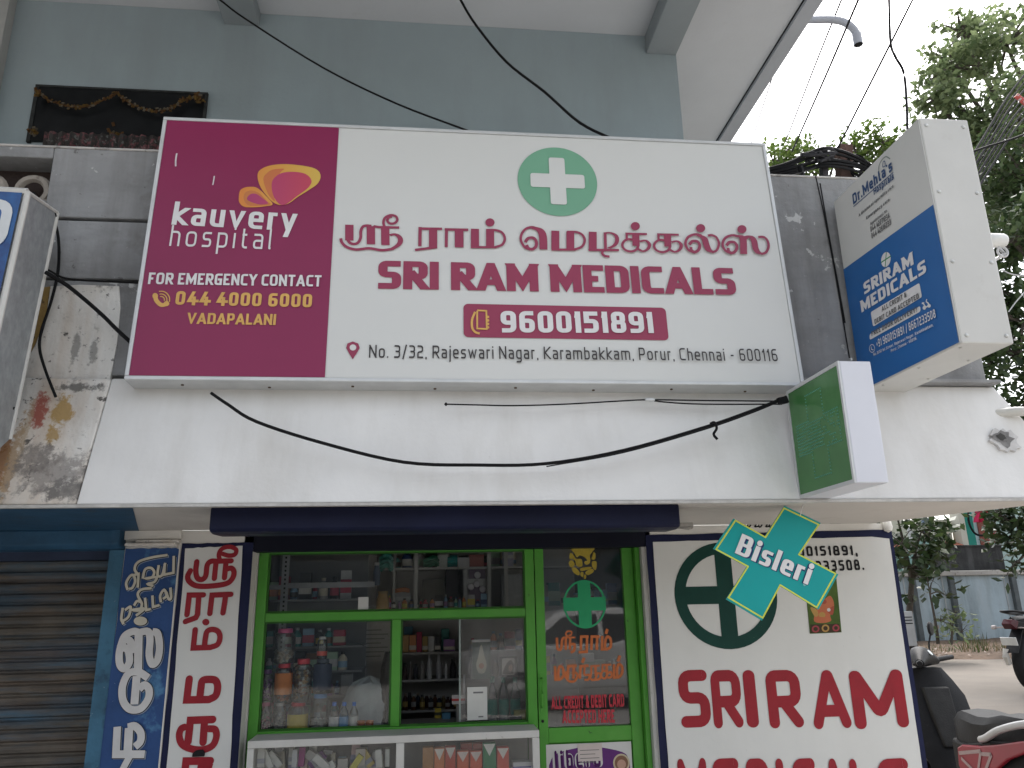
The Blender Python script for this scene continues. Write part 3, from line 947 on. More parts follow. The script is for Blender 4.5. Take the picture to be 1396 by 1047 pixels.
# ---------------------------------------------------------------- lettering on the painted boards
mpp = 4.35 / F
T = Trace(plW, 150, 740, 6.542, .0095, mpp)
w = 40
T.st([(778, 170), (770, 255), (785, 315), (825, 328), (858, 295), (872, 200), (905, 167), (950, 165)], w, cap='round')
T.st([(945, 166), (1085, 162)], w, cap='round', smooth=False)
T.st([(950, 175), (935, 318)], w, cap='round').st([(1038, 180), (1025, 312)], w, cap='round')
T.st([(985, 165), (976, 100), (1008, 52), (1075, 38), (1128, 62), (1118, 105), (1065, 116), (1010, 100)], 34, cap='round')
T.st([(1045, 235), (1088, 228), (1110, 262), (1095, 320), (1040, 365), (900, 387), (780, 385), (715, 348), (698, 300), (722, 250)], w, cap='round')
T.st([(692, 640), (712, 467), (838, 465)], w, smooth=False, cap='round').st([(797, 480), (785, 640), (770, 668), (678, 702)], w, smooth=False, cap='round')
T.st([(895, 630), (915, 467), (1082, 460)], w, smooth=False, cap='round').st([(1035, 480), (1012, 625)], w, cap='round')
T.st([(765, 775), (748, 937), (900, 932)], w, smooth=False, cap='round').st([(900, 932), (965, 905), (986, 840), (968, 790), (918, 772), (872, 790), (856, 850), (848, 925)], w, cap='round').el(860, 707, 32, 30)
T.mb.build('lettering', m_red, pbd)
T = Trace(plW, 150, 880, 6.268, .0095, mpp)
T.st([(682, 285), (660, 463), (850, 460)], 50, smooth=False, cap='round').st([(850, 460), (908, 425), (924, 350), (905, 298), (850, 288), (795, 300), (782, 360), (772, 450)], 50, cap='round')
T.st([(672, 818), (692, 637), (882, 630)], 50, smooth=False, cap='round').st([(812, 650), (800, 822)], 50, cap='round')
T.st([(850, 708), (902, 716), (914, 775), (882, 850), (800, 887), (700, 880), (622, 840), (597, 770), (612, 712), (640, 695)], 46, cap='round')
T.st([(640, 1120), (655, 985), (862, 982)], 50, smooth=False, cap='round').st([(785, 1000), (770, 1110), (830, 1100), (850, 1035), (790, 1030)], 44, smooth=False, cap='round')
T.mb.build('lettering', m_red, pbd)
# blob of black tape on pillar lettering
MB().prism([plW.uv(150 + x / 6.268, 880 + y / 6.268) for x, y in ((710, 945), (715, 915), (745, 890), (800, 884), (815, 905), (818, 940))], plW, .008, .022).build('black_tape', m_dkblack, pbd, bevel=.003)

# studio lettering, cream with grey shade and dark outline
m_crm = mat('letter_cream', (0.55, 0.52, 0.43), .6, .1, 10)
m_wht = mat('letter_white', (0.56, 0.55, 0.54), .6, .08, 10, spots=((0.35, 0.33, 0.3), 40, .7, .6))
m_shd = mat('letter_grey_blue', (0.25, 0.30, 0.38), .6, .1, 10)


def studio(off, dx, dy, extra, m, small, big):
    t = Trace(plW, 150 + dx, 740 + dy, 6.542, off, mpp)
    if small:
        w = 19 + extra
        t.st([(165, 420), (152, 360), (185, 300), (215, 290), (232, 340), (208, 400), (178, 412)], w)
        t.st([(215, 290), (262, 278), (255, 400)], w, smooth=False).st([(258, 285), (228, 235), (260, 172), (380, 132), (520, 110)], w)
        t.st([(300, 320), (320, 240), (372, 225), (402, 262), (380, 310), (330, 318), (420, 308), (402, 350), (345, 368), (395, 385)], w)
        t.st([(442, 200), (432, 290), (472, 288), (500, 180)], w).st([(495, 190), (490, 285), (572, 268), (576, 118)], w, smooth=False)
        t.st([(122, 580), (112, 690), (172, 660), (192, 572), (142, 600)], w).st([(112, 690), (130, 725)], w)
        t.st([(222, 560), (250, 520), (292, 540), (272, 600), (212, 598), (312, 588), (240, 650)], w).st([(292, 540), (256, 462), (290, 417), (380, 405)], w)
        t.st([(320, 490), (332, 600), (372, 590)], w, smooth=False).st([(386, 470), (392, 572), (450, 555)], w, smooth=False)
        t.st([(462, 530), (456, 470), (490, 420), (512, 470), (480, 502)], w).st([(510, 440), (530, 500), (552, 490), (546, 400)], w)
        t.el(280, 697, 60 + extra / 2, 40 + extra / 2)
    if big:
        w = 52 + extra
        t.st([(205, 985), (190, 880), (135, 870), (95, 960), (95, 1075), (135, 1120), (180, 1065), (172, 960), (130, 930)], w)
        t.st([(100, 930), (140, 830), (215, 790), (265, 800)], w).st([(265, 775), (258, 1130)], w + 6)
        t.st([(265, 800), (345, 790), (365, 860), (358, 1000), (385, 1080), (430, 1045), (450, 930), (432, 810), (385, 790)], w)
        y = 880 - 740
        q = lambda L: [(x * 6.542 / 6.268, yy * 6.542 / 6.268 + y * 6.542) for x, yy in L]
        t.st(q([(335, 275), (250, 225), (165, 240), (115, 350), (122, 470), (180, 540), (270, 535), (335, 450), (340, 370), (300, 335), (258, 372)]), w)
        t.st(q([(237, 258), (217, 500)]), w + 4)
        t.st(q([(72, 690), (60, 925), (305, 925)]), w, smooth=False).st(q([(172, 700), (160, 910)]), w + 6)
        t.st(q([(160, 695), (220, 685), (270, 740), (268, 815), (222, 862)]), w).st(q([(185, 930), (130, 1030), (95, 1110)]), w - 6)
    return t.mb.build('lettering', m, stu)


studio(.0075, 1.5, 1.6, 2, m_shd, True, True)
studio(.0095, 0.3, 0.4, 8, m_dkblack, True, True)
studio(.0115, 0, 0, 0, m_crm, True, False)
studio(.0125, 0, 0, 0, m_wht, False, True)

# right board: wheel cross, numbers, big painted name
T = Trace(plW, 0, 0, 1, .0095, 4.45 / F)
m_dgrn = mat('dark_green_paint', (0.008, 0.045, 0.035), .5, .15, 8)
ctr = plW.uv(989, 811)
ctl, ctt = plW.uv(921, 809)[0], plW.uv(990, 742)[1]
rx, rz = ctr[0] - ctl - .02, ctt - ctr[1] - .02
k = MB()
ribbon(k, [(ctr[0] + rx * cos(2 * pi * i / 48), ctr[1] + rz * sin(2 * pi * i / 48)) for i in range(48)], .058, plW, .0095, closed=True)
ribbon(k, [(ctr[0], ctr[1] - rz), (ctr[0], ctr[1] + rz)], .088, plW, .0098)
ribbon(k, [(ctr[0] - rx, ctr[1]), (ctr[0] + rx, ctr[1])], .088, plW, .0101)
k.build('wheel_cross_emblem', m_dgrn, brd)
text(plW, '9600151891,', (1064, 759), (1168, 757), .052, .2, m_dkblack, brd, .0095, cap='round', gap=.22)
text(plW, '8667233508.', (1070, 781), (1177, 777), .055, .2, m_dkblack, brd, .0095, cap='round', gap=.24)
nm = MB()
kk = [0]


def wallglyph(ch, x0, x1, yb, yt, wt=.21):
    a, b = plW.uv(x0, yb), plW.uv(x1, yb)
    H = plW.uv((x0 + x1) / 2, yt)[1] - a[1]
    gw_ = max(G[ch][0], wt)
    glyph(nm, ch, wt, 0, H, (b[0] - a[0]) / (gw_ * H), plW, .0095, kk, 0, 'round', 0, 1.0, a, 0)


for ch, x0, x1, yb, yt in (('S', 926, 969, 992, 913), ('R', 971, 1013, 993, 913), ('I', 1016, 1036, 992, 913), ('R', 1047, 1095, 993, 913),
                           ('A', 1107, 1160, 994, 913), ('M', 1163, 1238, 994, 913), ('M', 926, 968, 1122, 1033), ('E', 974, 1012, 1122, 1033), ('D', 1020, 1054, 1122, 1033),
                           ('I', 1062, 1076, 1122, 1033), ('C', 1084, 1118, 1122, 1033), ('A', 1124, 1160, 1122, 1033), ('L', 1164, 1194, 1122, 1033), ('S', 1202, 1248, 1122, 1033)):
    wallglyph(ch, x0 + 2, x1 - 1.5, yb, yt, .20 if yb < 1000 else .2)
nm.build('lettering', m_red, brd)
T = Trace(plW, 960, 680, 4.987, .003, 4.45 / F)
for i, x in enumerate((255, 292, 330, 368, 405, 440)):
    T.st([(x, 150), (x + 4, 192), (x + 22, 180), (x + 20, 152)] if i % 2 else [(x, 165), (x + 14, 150), (x + 26, 165), (x + 12, 190), (x + 34, 188)], 8, cap='round')
T.mb.build('small_wall_lettering', m_dkblack, B)

# ================================================================== MAIN SIGN
SP = Plane(at(170, 517, 3.0), (1, 0, 0), (0, .0683, 1))
SWd, SHt = 2.742, 1.222
m_flex = mat('sign_flex', (0.60, 0.605, 0.585), .32, .015, 1.2)
m_mag = mat('magenta_print', (0.225, 0.018, 0.075), .33, .06, 1.0)
m_alu = mat('sign_frame_metal', (0.55, 0.56, 0.56), .45, .08, 8, metal=.35)
m_galv = mat('galvanised_sheet', (0.30, 0.32, 0.33), .55, .18, 24, .1, 60, metal=.35, spots=((0.2, 0.2, 0.2), 9, .6, .5, .1))
MS = thing('shop_sign', 'wide white shop sign with magenta hospital panel, fixed above the shop front', 'sign', SP.pt(SWd / 2, 0, -.06))
fr = MB()
fw = .014


def bar(mbx, pl, x0, y0, x1, y1, d0, d1, mi=0):
    mbx.prism([(x0, y0), (x1, y0), (x1, y1), (x0, y1)], pl, d0, d1, mi)


bar(fr, SP, -.002, -.002, SWd + .002, fw, -.13, .006)
bar(fr, SP, -.002, SHt - fw, SWd + .002, SHt + .002, -.13, .006)
bar(fr, SP, -.002, fw, fw, SHt - fw, -.13, .006)
bar(fr, SP, SWd - fw, fw, SWd + .002, SHt - fw, -.13, .006)
fr.build('frame', m_alu, MS, bevel=.003)
bk = MB()
bar(bk, SP, fw, fw, SWd - fw, SHt - fw, -.125, -.02)
bk.build('casing', m_galv, MS)
MGx = SP.uv(452, 345)[0]
fp = MB()
bar(fp, SP, fw + .001, fw + .001, SWd - fw - .001, SHt - fw - .001, -.019, 0)
face = fp.build('white_face', m_flex, MS)
sc = MB()
for i in range(8):
    x = .2 + i * .33
    c = SP.pt(x, -.003, -.05 - .02 * (i % 2))
    MB().lathe([(.001, -.004), (.006, -.003), (.006, .001)], c, 8).build('screw', mat('rusty_screw', (0.1, 0.07, 0.05), .6), MS)
mp_ = MB()
xa, xb = SP.uv(462, 178)[0], SP.uv(443, 516)[0]
mp_.poly([SP.pt(fw + .001, fw + .001, .003), SP.pt(xb, fw + .001, .003), SP.pt(xa, SHt - fw - .001, .003), SP.pt(fw + .001, SHt - fw - .001, .003)])
magp = mp_.build('magenta_panel', m_mag, MS)
# scuffs in the print
t = Trace(SP, 170, 150, 2.757, .0045, 3.2 / F)
t.st([(197, 165), (193, 190), (193, 214)], 6, n=3).st([(338, 250), (335, 270), (332, 284)], 5, n=3)
t.mb.build('scuff', flat('scuff_white', (.6, .55, .57)), magp)
m_lw = flat('print_white', (0.66, 0.65, 0.65), .4)
m_gold = mat('print_gold', (0.62, 0.36, 0.10), .4, .1, 20)
mps = 3.2 / F
text(SP, 'kauvery', (234, 307), (403, 316), .112, .175, m_lw, magp, .005, gap=.15, aspect=.85)
text(SP, 'hospital', (231, 336), (369, 341), .098, .10, m_lw, magp, .005, gap=.3)
text(SP, 'FOR EMERGENCY CONTACT', (202, 388), (438, 392), .052, .22, m_lw, magp, .005, gap=.13, aspect=.8)
text(SP, '044 4000 6000', (239, 416), (425, 420), .060, .23, m_gold, magp, .005, gap=.15, aspect=.85)
text(SP, 'VADAPALANI', (255, 442), (376, 444), .048, .22, m_gold, magp, .005, gap=.1, aspect=.85)
# handset icon
t = Trace(SP, 0, 340, 2.908, .005, mps)
t.st([(617, 187), (622, 205), (640, 222), (662, 220)], 16).el(617, 187, 11, 12).el(662, 217, 11, 10)
for r in (14, 24, 35):
    t.st([(640 + r * cos(a), 203 - r * sin(a)) for a in (-.2, .3, .8, 1.3, 1.8)], 4)
t.mb.build('handset_icon', m_gold, magp)
# two-winged flower emblem
u0 = SP.pt(*SP.uv(325, 260))
L0 = loc_of(MS)
xlo, xhi = u0.x - L0.x, SP.pt(*SP.uv(437, 240)).x - L0.x
wing_o = rampmat('wing_gold', 0, xlo, xhi, (0.62, 0.20, 0.03), (0.60, 0.40, 0.07))
wing_m = rampmat('wing_orange', 0, xlo, xhi, (0.50, 0.17, 0.04), (0.55, 0.12, 0.05))
wing_i = rampmat('wing_magenta', 0, xlo, xhi, (0.33, 0.03, 0.14), (0.50, 0.05, 0.08))
t = Trace(SP, 170, 150, 2.757, .005, mps)
t.pg([(430, 330), (435, 305), (455, 293), (490, 292), (512, 305), (532, 325), (557, 356), (530, 364), (490, 368), (450, 366), (432, 350)], 0, True)
t.pg([(448, 335), (455, 312), (480, 305), (510, 318), (535, 345), (550, 357), (510, 362), (465, 360)], 1, True)
t.pg([(462, 340), (472, 320), (495, 318), (520, 335), (540, 353), (505, 357)], 2, True)
t.pg([(500, 250), (510, 228), (545, 212), (600, 206), (670, 212), (720, 225), (737, 250), (725, 280), (690, 305), (650, 330), (620, 352), (590, 360), (560, 350), (530, 320), (508, 285)], 0, True)
t.pg([(522, 265), (535, 240), (560, 226), (600, 224), (585, 240), (560, 300), (565, 345), (540, 318)], 1, True)
t.pg([(553, 290), (560, 262), (590, 240), (635, 235), (680, 243), (703, 268), (690, 295), (650, 325), (610, 355), (585, 358), (562, 330)], 2, True)
t.mb.build('flower_emblem', [wing_o, wing_m, wing_i], magp)

# green disc with white cross
m_gdisc = mat('print_green', (0.16, 0.36, 0.24), .33, .04, 2)
cx, cy = SP.uv(760, 247.5)
rr = (SP.uv(814, 247)[0] - SP.uv(706, 247)[0]) / 2
em = MB()
em.poly([SP.pt(cx + rr * cos(2 * pi * i / 64), cy + rr * sin(2 * pi * i / 64), .003) for i in range(64)], 0)


def plus(cx, cy, L, a, r=0.0):
    q = []
    base = [(a, L), (a, a), (L, a), (L, -a), (a, -a), (a, -L), (-a, -L), (-a, -a), (-L, -a), (-L, a), (-a, a), (-a, L)]
    for i, p in enumerate(base):
        if r and (abs(p[0]) == L or abs(p[1]) == L):
            d0, d1 = Vector(base[i - 1]) - Vector(p), Vector(base[(i + 1) % 12]) - Vector(p)
            s, e = Vector(p) + d0.normalized() * r, Vector(p) + d1.normalized() * r
            for j in range(5):
                tt = j / 4
                v = s * (1 - tt) ** 2 + Vector(p) * 2 * tt * (1 - tt) + e * tt * tt
                q.append((cx + v.x, cy + v.y))
        else:
            q.append((cx + p[0], cy + p[1]))
    return q


em.poly([SP.pt(x, y, .006) for x, y in plus(cx, cy, rr * .68, rr * .20, .012)], 1)
em.build('cross_emblem', [m_gdisc, m_flex], MS)

m_mar = mat('print_maroon', (0.27, 0.035, 0.08), .33, .05, 2)
text(SP, 'SRI RAM MEDICALS', (515, 394), (1004, 403), .132, .285, m_mar, MS, .003, gap=.06, aspect=.72)
# Tamil name
TA = lambda t, L, w, asp=1.0, **k: t.st(L, w, asp, **k)
t = Trace(SP, 460, 280, 4.653, .003, mps)
TH, TN = 54, 16
AS = .3
t.st([(76, 125), (76, 225)], TH, .3, False).st([(58, 205), (78, 238), (105, 247), (132, 238), (147, 208), (149, 165), (162, 138), (186, 131), (216, 134)], 19)
t.st([(212, 134), (213, 249)], TH, .3, False).st([(222, 150), (236, 136), (262, 140), (392, 143)], 18, 1, False).st([(303, 140), (305, 254)], TH, .3, False)
t.st([(300, 140), (292, 112), (302, 82), (336, 65), (370, 72), (380, 96), (362, 116), (332, 117), (317, 100), (326, 80), (346, 74)], 17)
t.st([(332, 192), (365, 186), (392, 202), (400, 228), (384, 256), (338, 284)], 34, .4).st([(346, 280), (280, 287), (200, 275), (120, 283), (60, 267), (29, 238), (22, 212)], 19)
t.st([(525, 140), (523, 262)], 22, .5, False).st([(514, 150), (664, 152)], 19, 1, False).st([(607, 152), (607, 276)], TH, .3, False).st([(632, 268), (570, 276), (492, 286)], 18, 1, False)
t.st([(692, 148), (690, 268)], 20, .5, False).st([(680, 156), (830, 158)], 19, 1, False).st([(772, 158), (772, 270)], TH + 4, .3, False)
t.st([(872, 152), (872, 271)], TH, .3, False).st([(846, 268), (1005, 269)], 17, 1, False).st([(968, 155), (968, 268)], TH, .3, False)
t.st([(945, 160), (1005, 161), (1045, 178), (1061, 215), (1045, 252), (1000, 269)], 17).el(967, 112, 29, 26)
t.st([(1222, 284), (1187, 268), (1163, 225), (1169, 183), (1196, 152), (1235, 142), (1275, 155)], 17).st([(1240, 146), (1282, 160), (1302, 200), (1306, 284)], TH, .4)
t.st([(1190, 238), (1208, 214), (1240, 210), (1260, 232), (1258, 264), (1236, 282), (1210, 276), (1199, 255)], 21)
X = 1396
t.st([(X - 15, 165), (X - 15, 286)], TH, .3, False).st([(X - 40, 284), (X + 112, 285)], 17, 1, False).st([(X + 80, 170), (X + 80, 283)], TH, .3, False)
t.st([(X + 60, 172), (X + 120, 174), (X + 156, 192), (X + 171, 226), (X + 154, 265), (X + 106, 285)], 17)
t.st([(X + 222, 172), (X + 222, 291)], TH, .3, False).st([(X + 195, 287), (X + 388, 288)], 18, 1, False).st([(X + 300, 176), (X + 303, 288)], 20, .5, False)
t.st([(X + 292, 181), (X + 335, 179), (X + 368, 196), (X + 376, 226), (X + 360, 258), (X + 322, 276)], 28, .4).st([(X + 290, 286), (X + 282, 308), (X + 298, 325), (X + 328, 330)], 18)


def ka(dx, dy, dot):
    t.st([(dx + 437, dy + 180), (dx + 437, dy + 215)], 16, 1, False).st([(dx + 428, dy + 184), (dx + 565, dy + 187)], 16, 1, False).st([(dx + 494, dy + 187), (dx + 496, dy + 262)], TH - 4, .3, False)
    t.st([(dx + 482, dy + 224), (dx + 442, dy + 220), (dx + 414, dy + 240), (dx + 411, dy + 268), (dx + 432, dy + 290), (dx + 468, dy + 297), (dx + 500, dy + 283), (dx + 512, dy + 255)], 17)
    t.st([(dx + 518, dy + 234), (dx + 556, dy + 228), (dx + 580, dy + 252), (dx + 570, dy + 282), (dx + 538, dy + 296), (dx + 506, dy + 280)], 24, .5)
    if dot:
        t.el(dx + 491, dy + 137, 29, 26)


ka(X, 0, True)
ka(X + 201, 5, False)


def loopl(dx, dy):
    t.st([(dx + 868, dy + 306), (dx + 826, dy + 287), (dx + 808, dy + 247), (dx + 825, dy + 207), (dx + 868, dy + 190), (dx + 910, dy + 197)], 18)
    t.st([(dx + 832, dy + 255), (dx + 851, dy + 234), (dx + 884, dy + 236), (dx + 899, dy + 262), (dx + 889, dy + 290), (dx + 866, dy + 302), (dx + 846, dy + 290), (dx + 842, dy + 270)], 21)


loopl(X, 0)
t.st([(X + 892, 196), (X + 926, 214), (X + 940, 255), (X + 956, 290), (X + 985, 302)], TH - 8, .35).st([(X + 975, 303), (X + 1005, 291), (X + 1020, 250), (X + 1005, 211), (X + 976, 195), (X + 950, 198)], 17)
t.el(X + 904, 151, 29, 26)
loopl(X + 235, 6)
t.st([(X + 1130, 200), (X + 1170, 214), (X + 1176, 315)], TH - 4, .35).st([(X + 1175, 222), (X + 1196, 206), (X + 1222, 206), (X + 1242, 232), (X + 1250, 275), (X + 1266, 304), (X + 1292, 314)], TH - 10, .35)
t.st([(X + 1285, 315), (X + 1317, 304), (X + 1334, 265), (X + 1324, 226), (X + 1300, 207), (X + 1268, 208)], 18).el(X + 1165, 158, 29, 26)
t.mb.build('lettering', m_mar, MS)
# phone number pill
a, b = SP.uv(632, 460), SP.uv(907, 420)
pill = [(a[0], a[1]), (b[0], a[1]), (b[0], b[1]), (a[0], b[1])]


def rrect(x0, y0, x1, y1, r, n=5):
    q = []
    for cx, cy, a0 in ((x1 - r, y1 - r, 0), (x0 + r, y1 - r, 90), (x0 + r, y0 + r, 180), (x1 - r, y0 + r, 270)):
        for i in range(n + 1):
            th = radians(a0 + 90 * i / n)
            q.append((cx + r * cos(th), cy + r * sin(th)))
    return q


pm = MB()
pm.poly([SP.pt(x, y, .003) for x, y in rrect(a[0], a[1], b[0], b[1], .02)])
pill = pm.build('number_panel', m_mar, MS)
text(SP, '9600151891', (683, 454), (891, 455), .098, .23, m_lw, pill, .006, gap=.13, aspect=.85)
t = Trace(SP, 440, 340, 2.908, .006, mps)
t.st([(612, 244), (648, 246), (650, 318), (612, 316), (612, 246)], 7, 1, False).st([(604, 250), (592, 280), (592, 312), (604, 330), (622, 336)], 9)
for i in range(4):
    t.el(654, 270 + 14 * i, 6, 5)
t.mb.build('mobile_icon', m_gold, pill)
m_addr = flat('print_dark_grey', (0.055, 0.05, 0.05), .4)
text(SP, 'No. 3/32, Rajeswari Nagar, Karambakkam, Porur, Chennai - 600116', (503, 488), (1059, 494), .056, .125, m_addr, MS, .003, gap=.21)
t = Trace(SP, 440, 340, 2.908, .003, mps)
t.pg([(119, 437), (104, 412), (93, 392), (98, 374), (119, 366), (141, 374), (147, 392), (134, 414)], 0).el(120, 390, 13, 12, 1)
t.mb.build('map_pin_icon', [m_mar, m_flex], MS)

# ================================================================== PROJECTING BLUE SIGN
PO = Vector((1.9, 3.115, 2.42))
PU = Vector((0, -1, 0))
PP = Plane(PO, PU, (0, 0, 1))
PWd, PHt = .665, .935
PS = thing('projecting_sign', 'white and blue double sided projecting sign box mounted at a right angle to the parapet', 'sign', PO)
pc = MB()
pth = .205
pc.box(1.9, 1.9 + pth, 3.115 - PWd, 3.115, 2.42, 2.42 + PHt)
m_pw = mat('sign_sheet_white', (0.52, 0.515, 0.49), .45, .05, 3, .04, 20, spots=((0.45, 0.43, 0.4), 6, .6, .5, .1))
pcas = pc.build('casing', m_pw, PS, bevel=.006)
# reset plane to face the viewer side (-x)
f1 = MB()
bar(f1, PP, .004, .004, PWd - .004, PHt - .004, .0005, .003)
f1.build('white_face', mat('face_white', (0.56, 0.56, 0.54), .4, .03, 3), PS)
yb0, yb1 = PP.uv(1152, 367)[1], PP.uv(1274, 279)[1]
f2 = MB()
f2.poly([PP.pt(.005, .005, .006), PP.pt(PWd - .005, .005, .006), PP.pt(PWd - .005, yb1, .006), PP.pt(.005, yb0, .006)])
bf = f2.build('blue_panel', mat('print_blue', (0.020, 0.115, 0.33), .35, .06, 2), PS)
m_scr = mat('screw_steel', (0.5, 0.5, 0.48), .4, metal=.6)
for i in range(4):
    z = 2.45 + i * .29
    for x in (1.925, 2.08):
        MB().lathe([(.001, -.004), (.007, -.002), (.008, .002)], (x, 3.115 - PWd - .001, z), 10, axis='y').build('screw', m_scr, PS)
for y in (2.5, 2.75, 3.0):
    for q in ((1.93, y, 2.419), (2.07, y - .1, 2.419)):
        MB().lathe([(.001, -.004), (.006, -.002), (.006, .002)], q, 8).build('screw', m_scr, PS)
m_pb = flat('print_navy', (0.03, 0.07, 0.17), .4)
m_gr = flat('print_grey', (0.12, 0.12, 0.12), .4)
Z1 = (1140, 200, 7.478)
zz = lambda x, y: (1140 + x / 7.478, 200 + y / 7.478)
z2 = lambda x, y: (1160 + x / 6.156, 330 + y / 6.156)
text(PP, "Dr.Mehta's", zz(185, 592), zz(590, 240), .050, .2, m_pb, PS, .0045, gap=.15)
k = MB()
ribbon(k, [PP.uv(*zz(185, 612)), PP.uv(*zz(592, 262))], .004, PP, .0045)
k.build('underline', m_pb, PS)
text(PP, 'Hospitals', zz(395, 492), zz(602, 330), .030, .2, m_pb, PS, .0045, gap=.16)
text(PP, 'A division of speciality care', zz(240, 716), zz(605, 412), .014, .2, m_gr, PS, .0045, gap=.18)
text(PP, 'Emergency care', zz(318, 744), zz(560, 552), .014, .2, m_gr, PS, .0045, gap=.18)
text(PP, 'Appointment No.', zz(358, 804), zz(542, 660), .014, .16, m_gr, PS, .0045, gap=.18)
text(PP, '044 42271234', zz(362, 872), zz(560, 728), .025, .2, m_gr, PS, .0045, gap=.15)
text(PP, '044 42616233', zz(372, 940), zz(575, 792), .025, .2, m_gr, PS, .0045, gap=.15)
t = Trace(PP, *Z1, .0045, 2.9 / F)
t.st([(440, 262), (448, 190), (480, 130), (520, 102), (560, 125)], 14)
t.st([(482, 205), (490, 155), (505, 150), (508, 195), (484, 210)], 10, mi=1)
t.mb.build('arch_emblem', [flat('emblem_grey', (.2, .24, .22)), m_pb], PS)
t = Trace(PP, 1160, 330, 6.156, .0075, 2.9 / F)
n = 32
t.pg([(308 + 40 * cos(2 * pi * i / n), 147 + 62 * sin(2 * pi * i / n) - 10 * cos(2 * pi * i / n)) for i in range(n)], 0)
t.st([(302, 208), (312, 86)], 12, 1, False, mi=1).st([(268, 172), (350, 118)], 12, 1, False, mi=1)
t.mb.build('cross_emblem', [m_lw, flat('emblem_green', (.03, .22, .08))], bf)
text(PP, 'SRIRAM', z2(128, 440), z2(545, 186), .053, .27, m_lw, bf, .0075, gap=.12, aspect=.8)
text(PP, 'MEDICALS', z2(104, 592), z2(655, 252), .053, .27, m_lw, bf, .0075, gap=.12, aspect=.8)


def slantpill(q, off, m, r):
    P = [PP.uv(*z2(*p)) for p in q]
    pts = roundpath([P[-1]] + [(x, y, r) for x, y in P] + [P[0]], 5)[1:-1]
    return MB().poly([PP.pt(x, y, off) for x, y in pts]).build('white_label', m, bf)


p1 = slantpill([(200, 710), (180, 588), (590, 342), (612, 462)], .0075, m_lw, .012)
text(PP, 'ALL CREDIT &', z2(278, 584), z2(488, 460), .021, .2, m_gr, p1, .009, gap=.2)
text(PP, 'DEBIT CARD ACCEPTED', z2(218, 690), z2(596, 470), .021, .2, m_gr, p1, .009, gap=.2)
p2 = slantpill([(172, 822), (170, 775), (597, 536), (600, 582)], .0075, m_lw, .02)
text(PP, 'FREE DOOR DELIVERY!', z2(192, 792), z2(580, 582), .021, .2, m_gr, p2, .009, gap=.2)
text(PP, '+91 9600151891 / 8667233508', z2(232, 888), z2(738, 632), .034, .15, m_lw, bf, .0075, gap=.2)
text(PP, 'No.3/32 1st Street, Rajeswari Nagar, Karambakkam,', z2(206, 955), z2(726, 706), .012, .15, m_lw, bf, .0075, gap=.22)
text(PP, 'Porur, Chennai - 600116.', z2(352, 924), z2(578, 816), .012, .15, m_lw, bf, .0075, gap=.22)
t = Trace(PP, 1160, 330, 6.156, .0075, 2.9 / F)
t.st([(192 + 22 * cos(2 * pi * i / 20), 893 + 33 * sin(2 * pi * i / 20)) for i in range(20)], 6, closed=True, n=1).st([(184, 878), (188, 900), (204, 905)], 8)
t.el(632, 552, 14, 16).el(672, 535, 14, 16).st([(625, 520), (650, 545), (670, 520), (650, 500), (655, 480)], 12).st([(612, 515), (632, 512)], 14)
t.mb.build('call_and_scooter_icons', m_lw, bf)
MB().box(1.93, 1.96, 3.116, 3.16, 2.55, 2.58).box(1.93, 1.96, 3.116, 3.16, 3.2, 3.23).box(2.04, 2.07, 3.116, 3.16, 2.55, 2.58).box(2.04, 2.07, 3.116, 3.16, 3.2, 3.23).build('bracket', m_alu, PS)

# ================================================================== GREEN LED SIGN
LO = Vector((1.5, 3.012, 1.938))
LP = Plane(LO, (0, -1, 0), (0, 0, 1))
LW, LH, LT = .43, .452, .125
LS = thing('led_cross_sign', 'small white box sign with green face of led dots, projecting from the canopy corner', 'sign', LO)
lc = MB()
lc.box(1.503, 1.5 + LT, 3.012 - LW, 3.012, 1.938, 1.938 + LH)
lc.build('casing', mat('led_case_white', (0.62, 0.63, 0.68), .4, .04, 3, spots=((0.5, 0.5, 0.5), 10, .66, .5)), LS, bevel=.004)
lf = MB()
for q in ((0, 0, LW, .014), (0, LH - .014, LW, LH), (0, .014, .012, LH - .014), (LW - .012, .014, LW, LH - .014)):
    bar(lf, LP, *q, -.003, .004)
lf.build('frame', m_alu, LS)
gf = MB()
bar(gf, LP, .012, .014, LW - .012, LH - .014, -.003, .001)
gface = gf.build('green_face', mat('green_acrylic', (0.05, 0.165, 0.05), .2, .15, 3, spots=((0.10, 0.24, 0.10), 3, .5, .6, .2)), LS)
ld = MB()


def led(x, y):
    c = LP.pt(x, y, .001)
    r = .0028
    ring = [[c + LP.u * (q * cos(a * pi / 3)) + LP.v * (q * sin(a * pi / 3)) + LP.n * d for a in range(6)] for q, d in ((r, 0), (r * .7, .003))]
    ld.loft(ring)


c0, a0, L0_ = (.215, .226), .062, .165
out = plus(c0[0], c0[1], L0_, a0)
for i in range(12):
    p, q = out[i], out[(i + 1) % 12]
    n = max(1, round(hypot(q[0] - p[0], q[1] - p[1]) / .013))
    for j in range(n):
        led(p[0] + (q[0] - p[0]) * j / n, p[1] + (q[1] - p[1]) * j / n)
for i in range(-12, 13):
    for j in range(-4, 5):
        if random.random() < (.9 if i < 3 else .45):
            led(c0[0] + i * .0128, c0[1] + j * .0128)
ld.build('led_dots', mat('led_teal', (0.10, 0.32, 0.25), .3, .3, 300), gface)
MB().lathe([(.001, 0), (.004, 0), (.004, .01), (.001, .011)], (1.55, 2.58, 2.391), 8).build('screws', m_galv, LS)

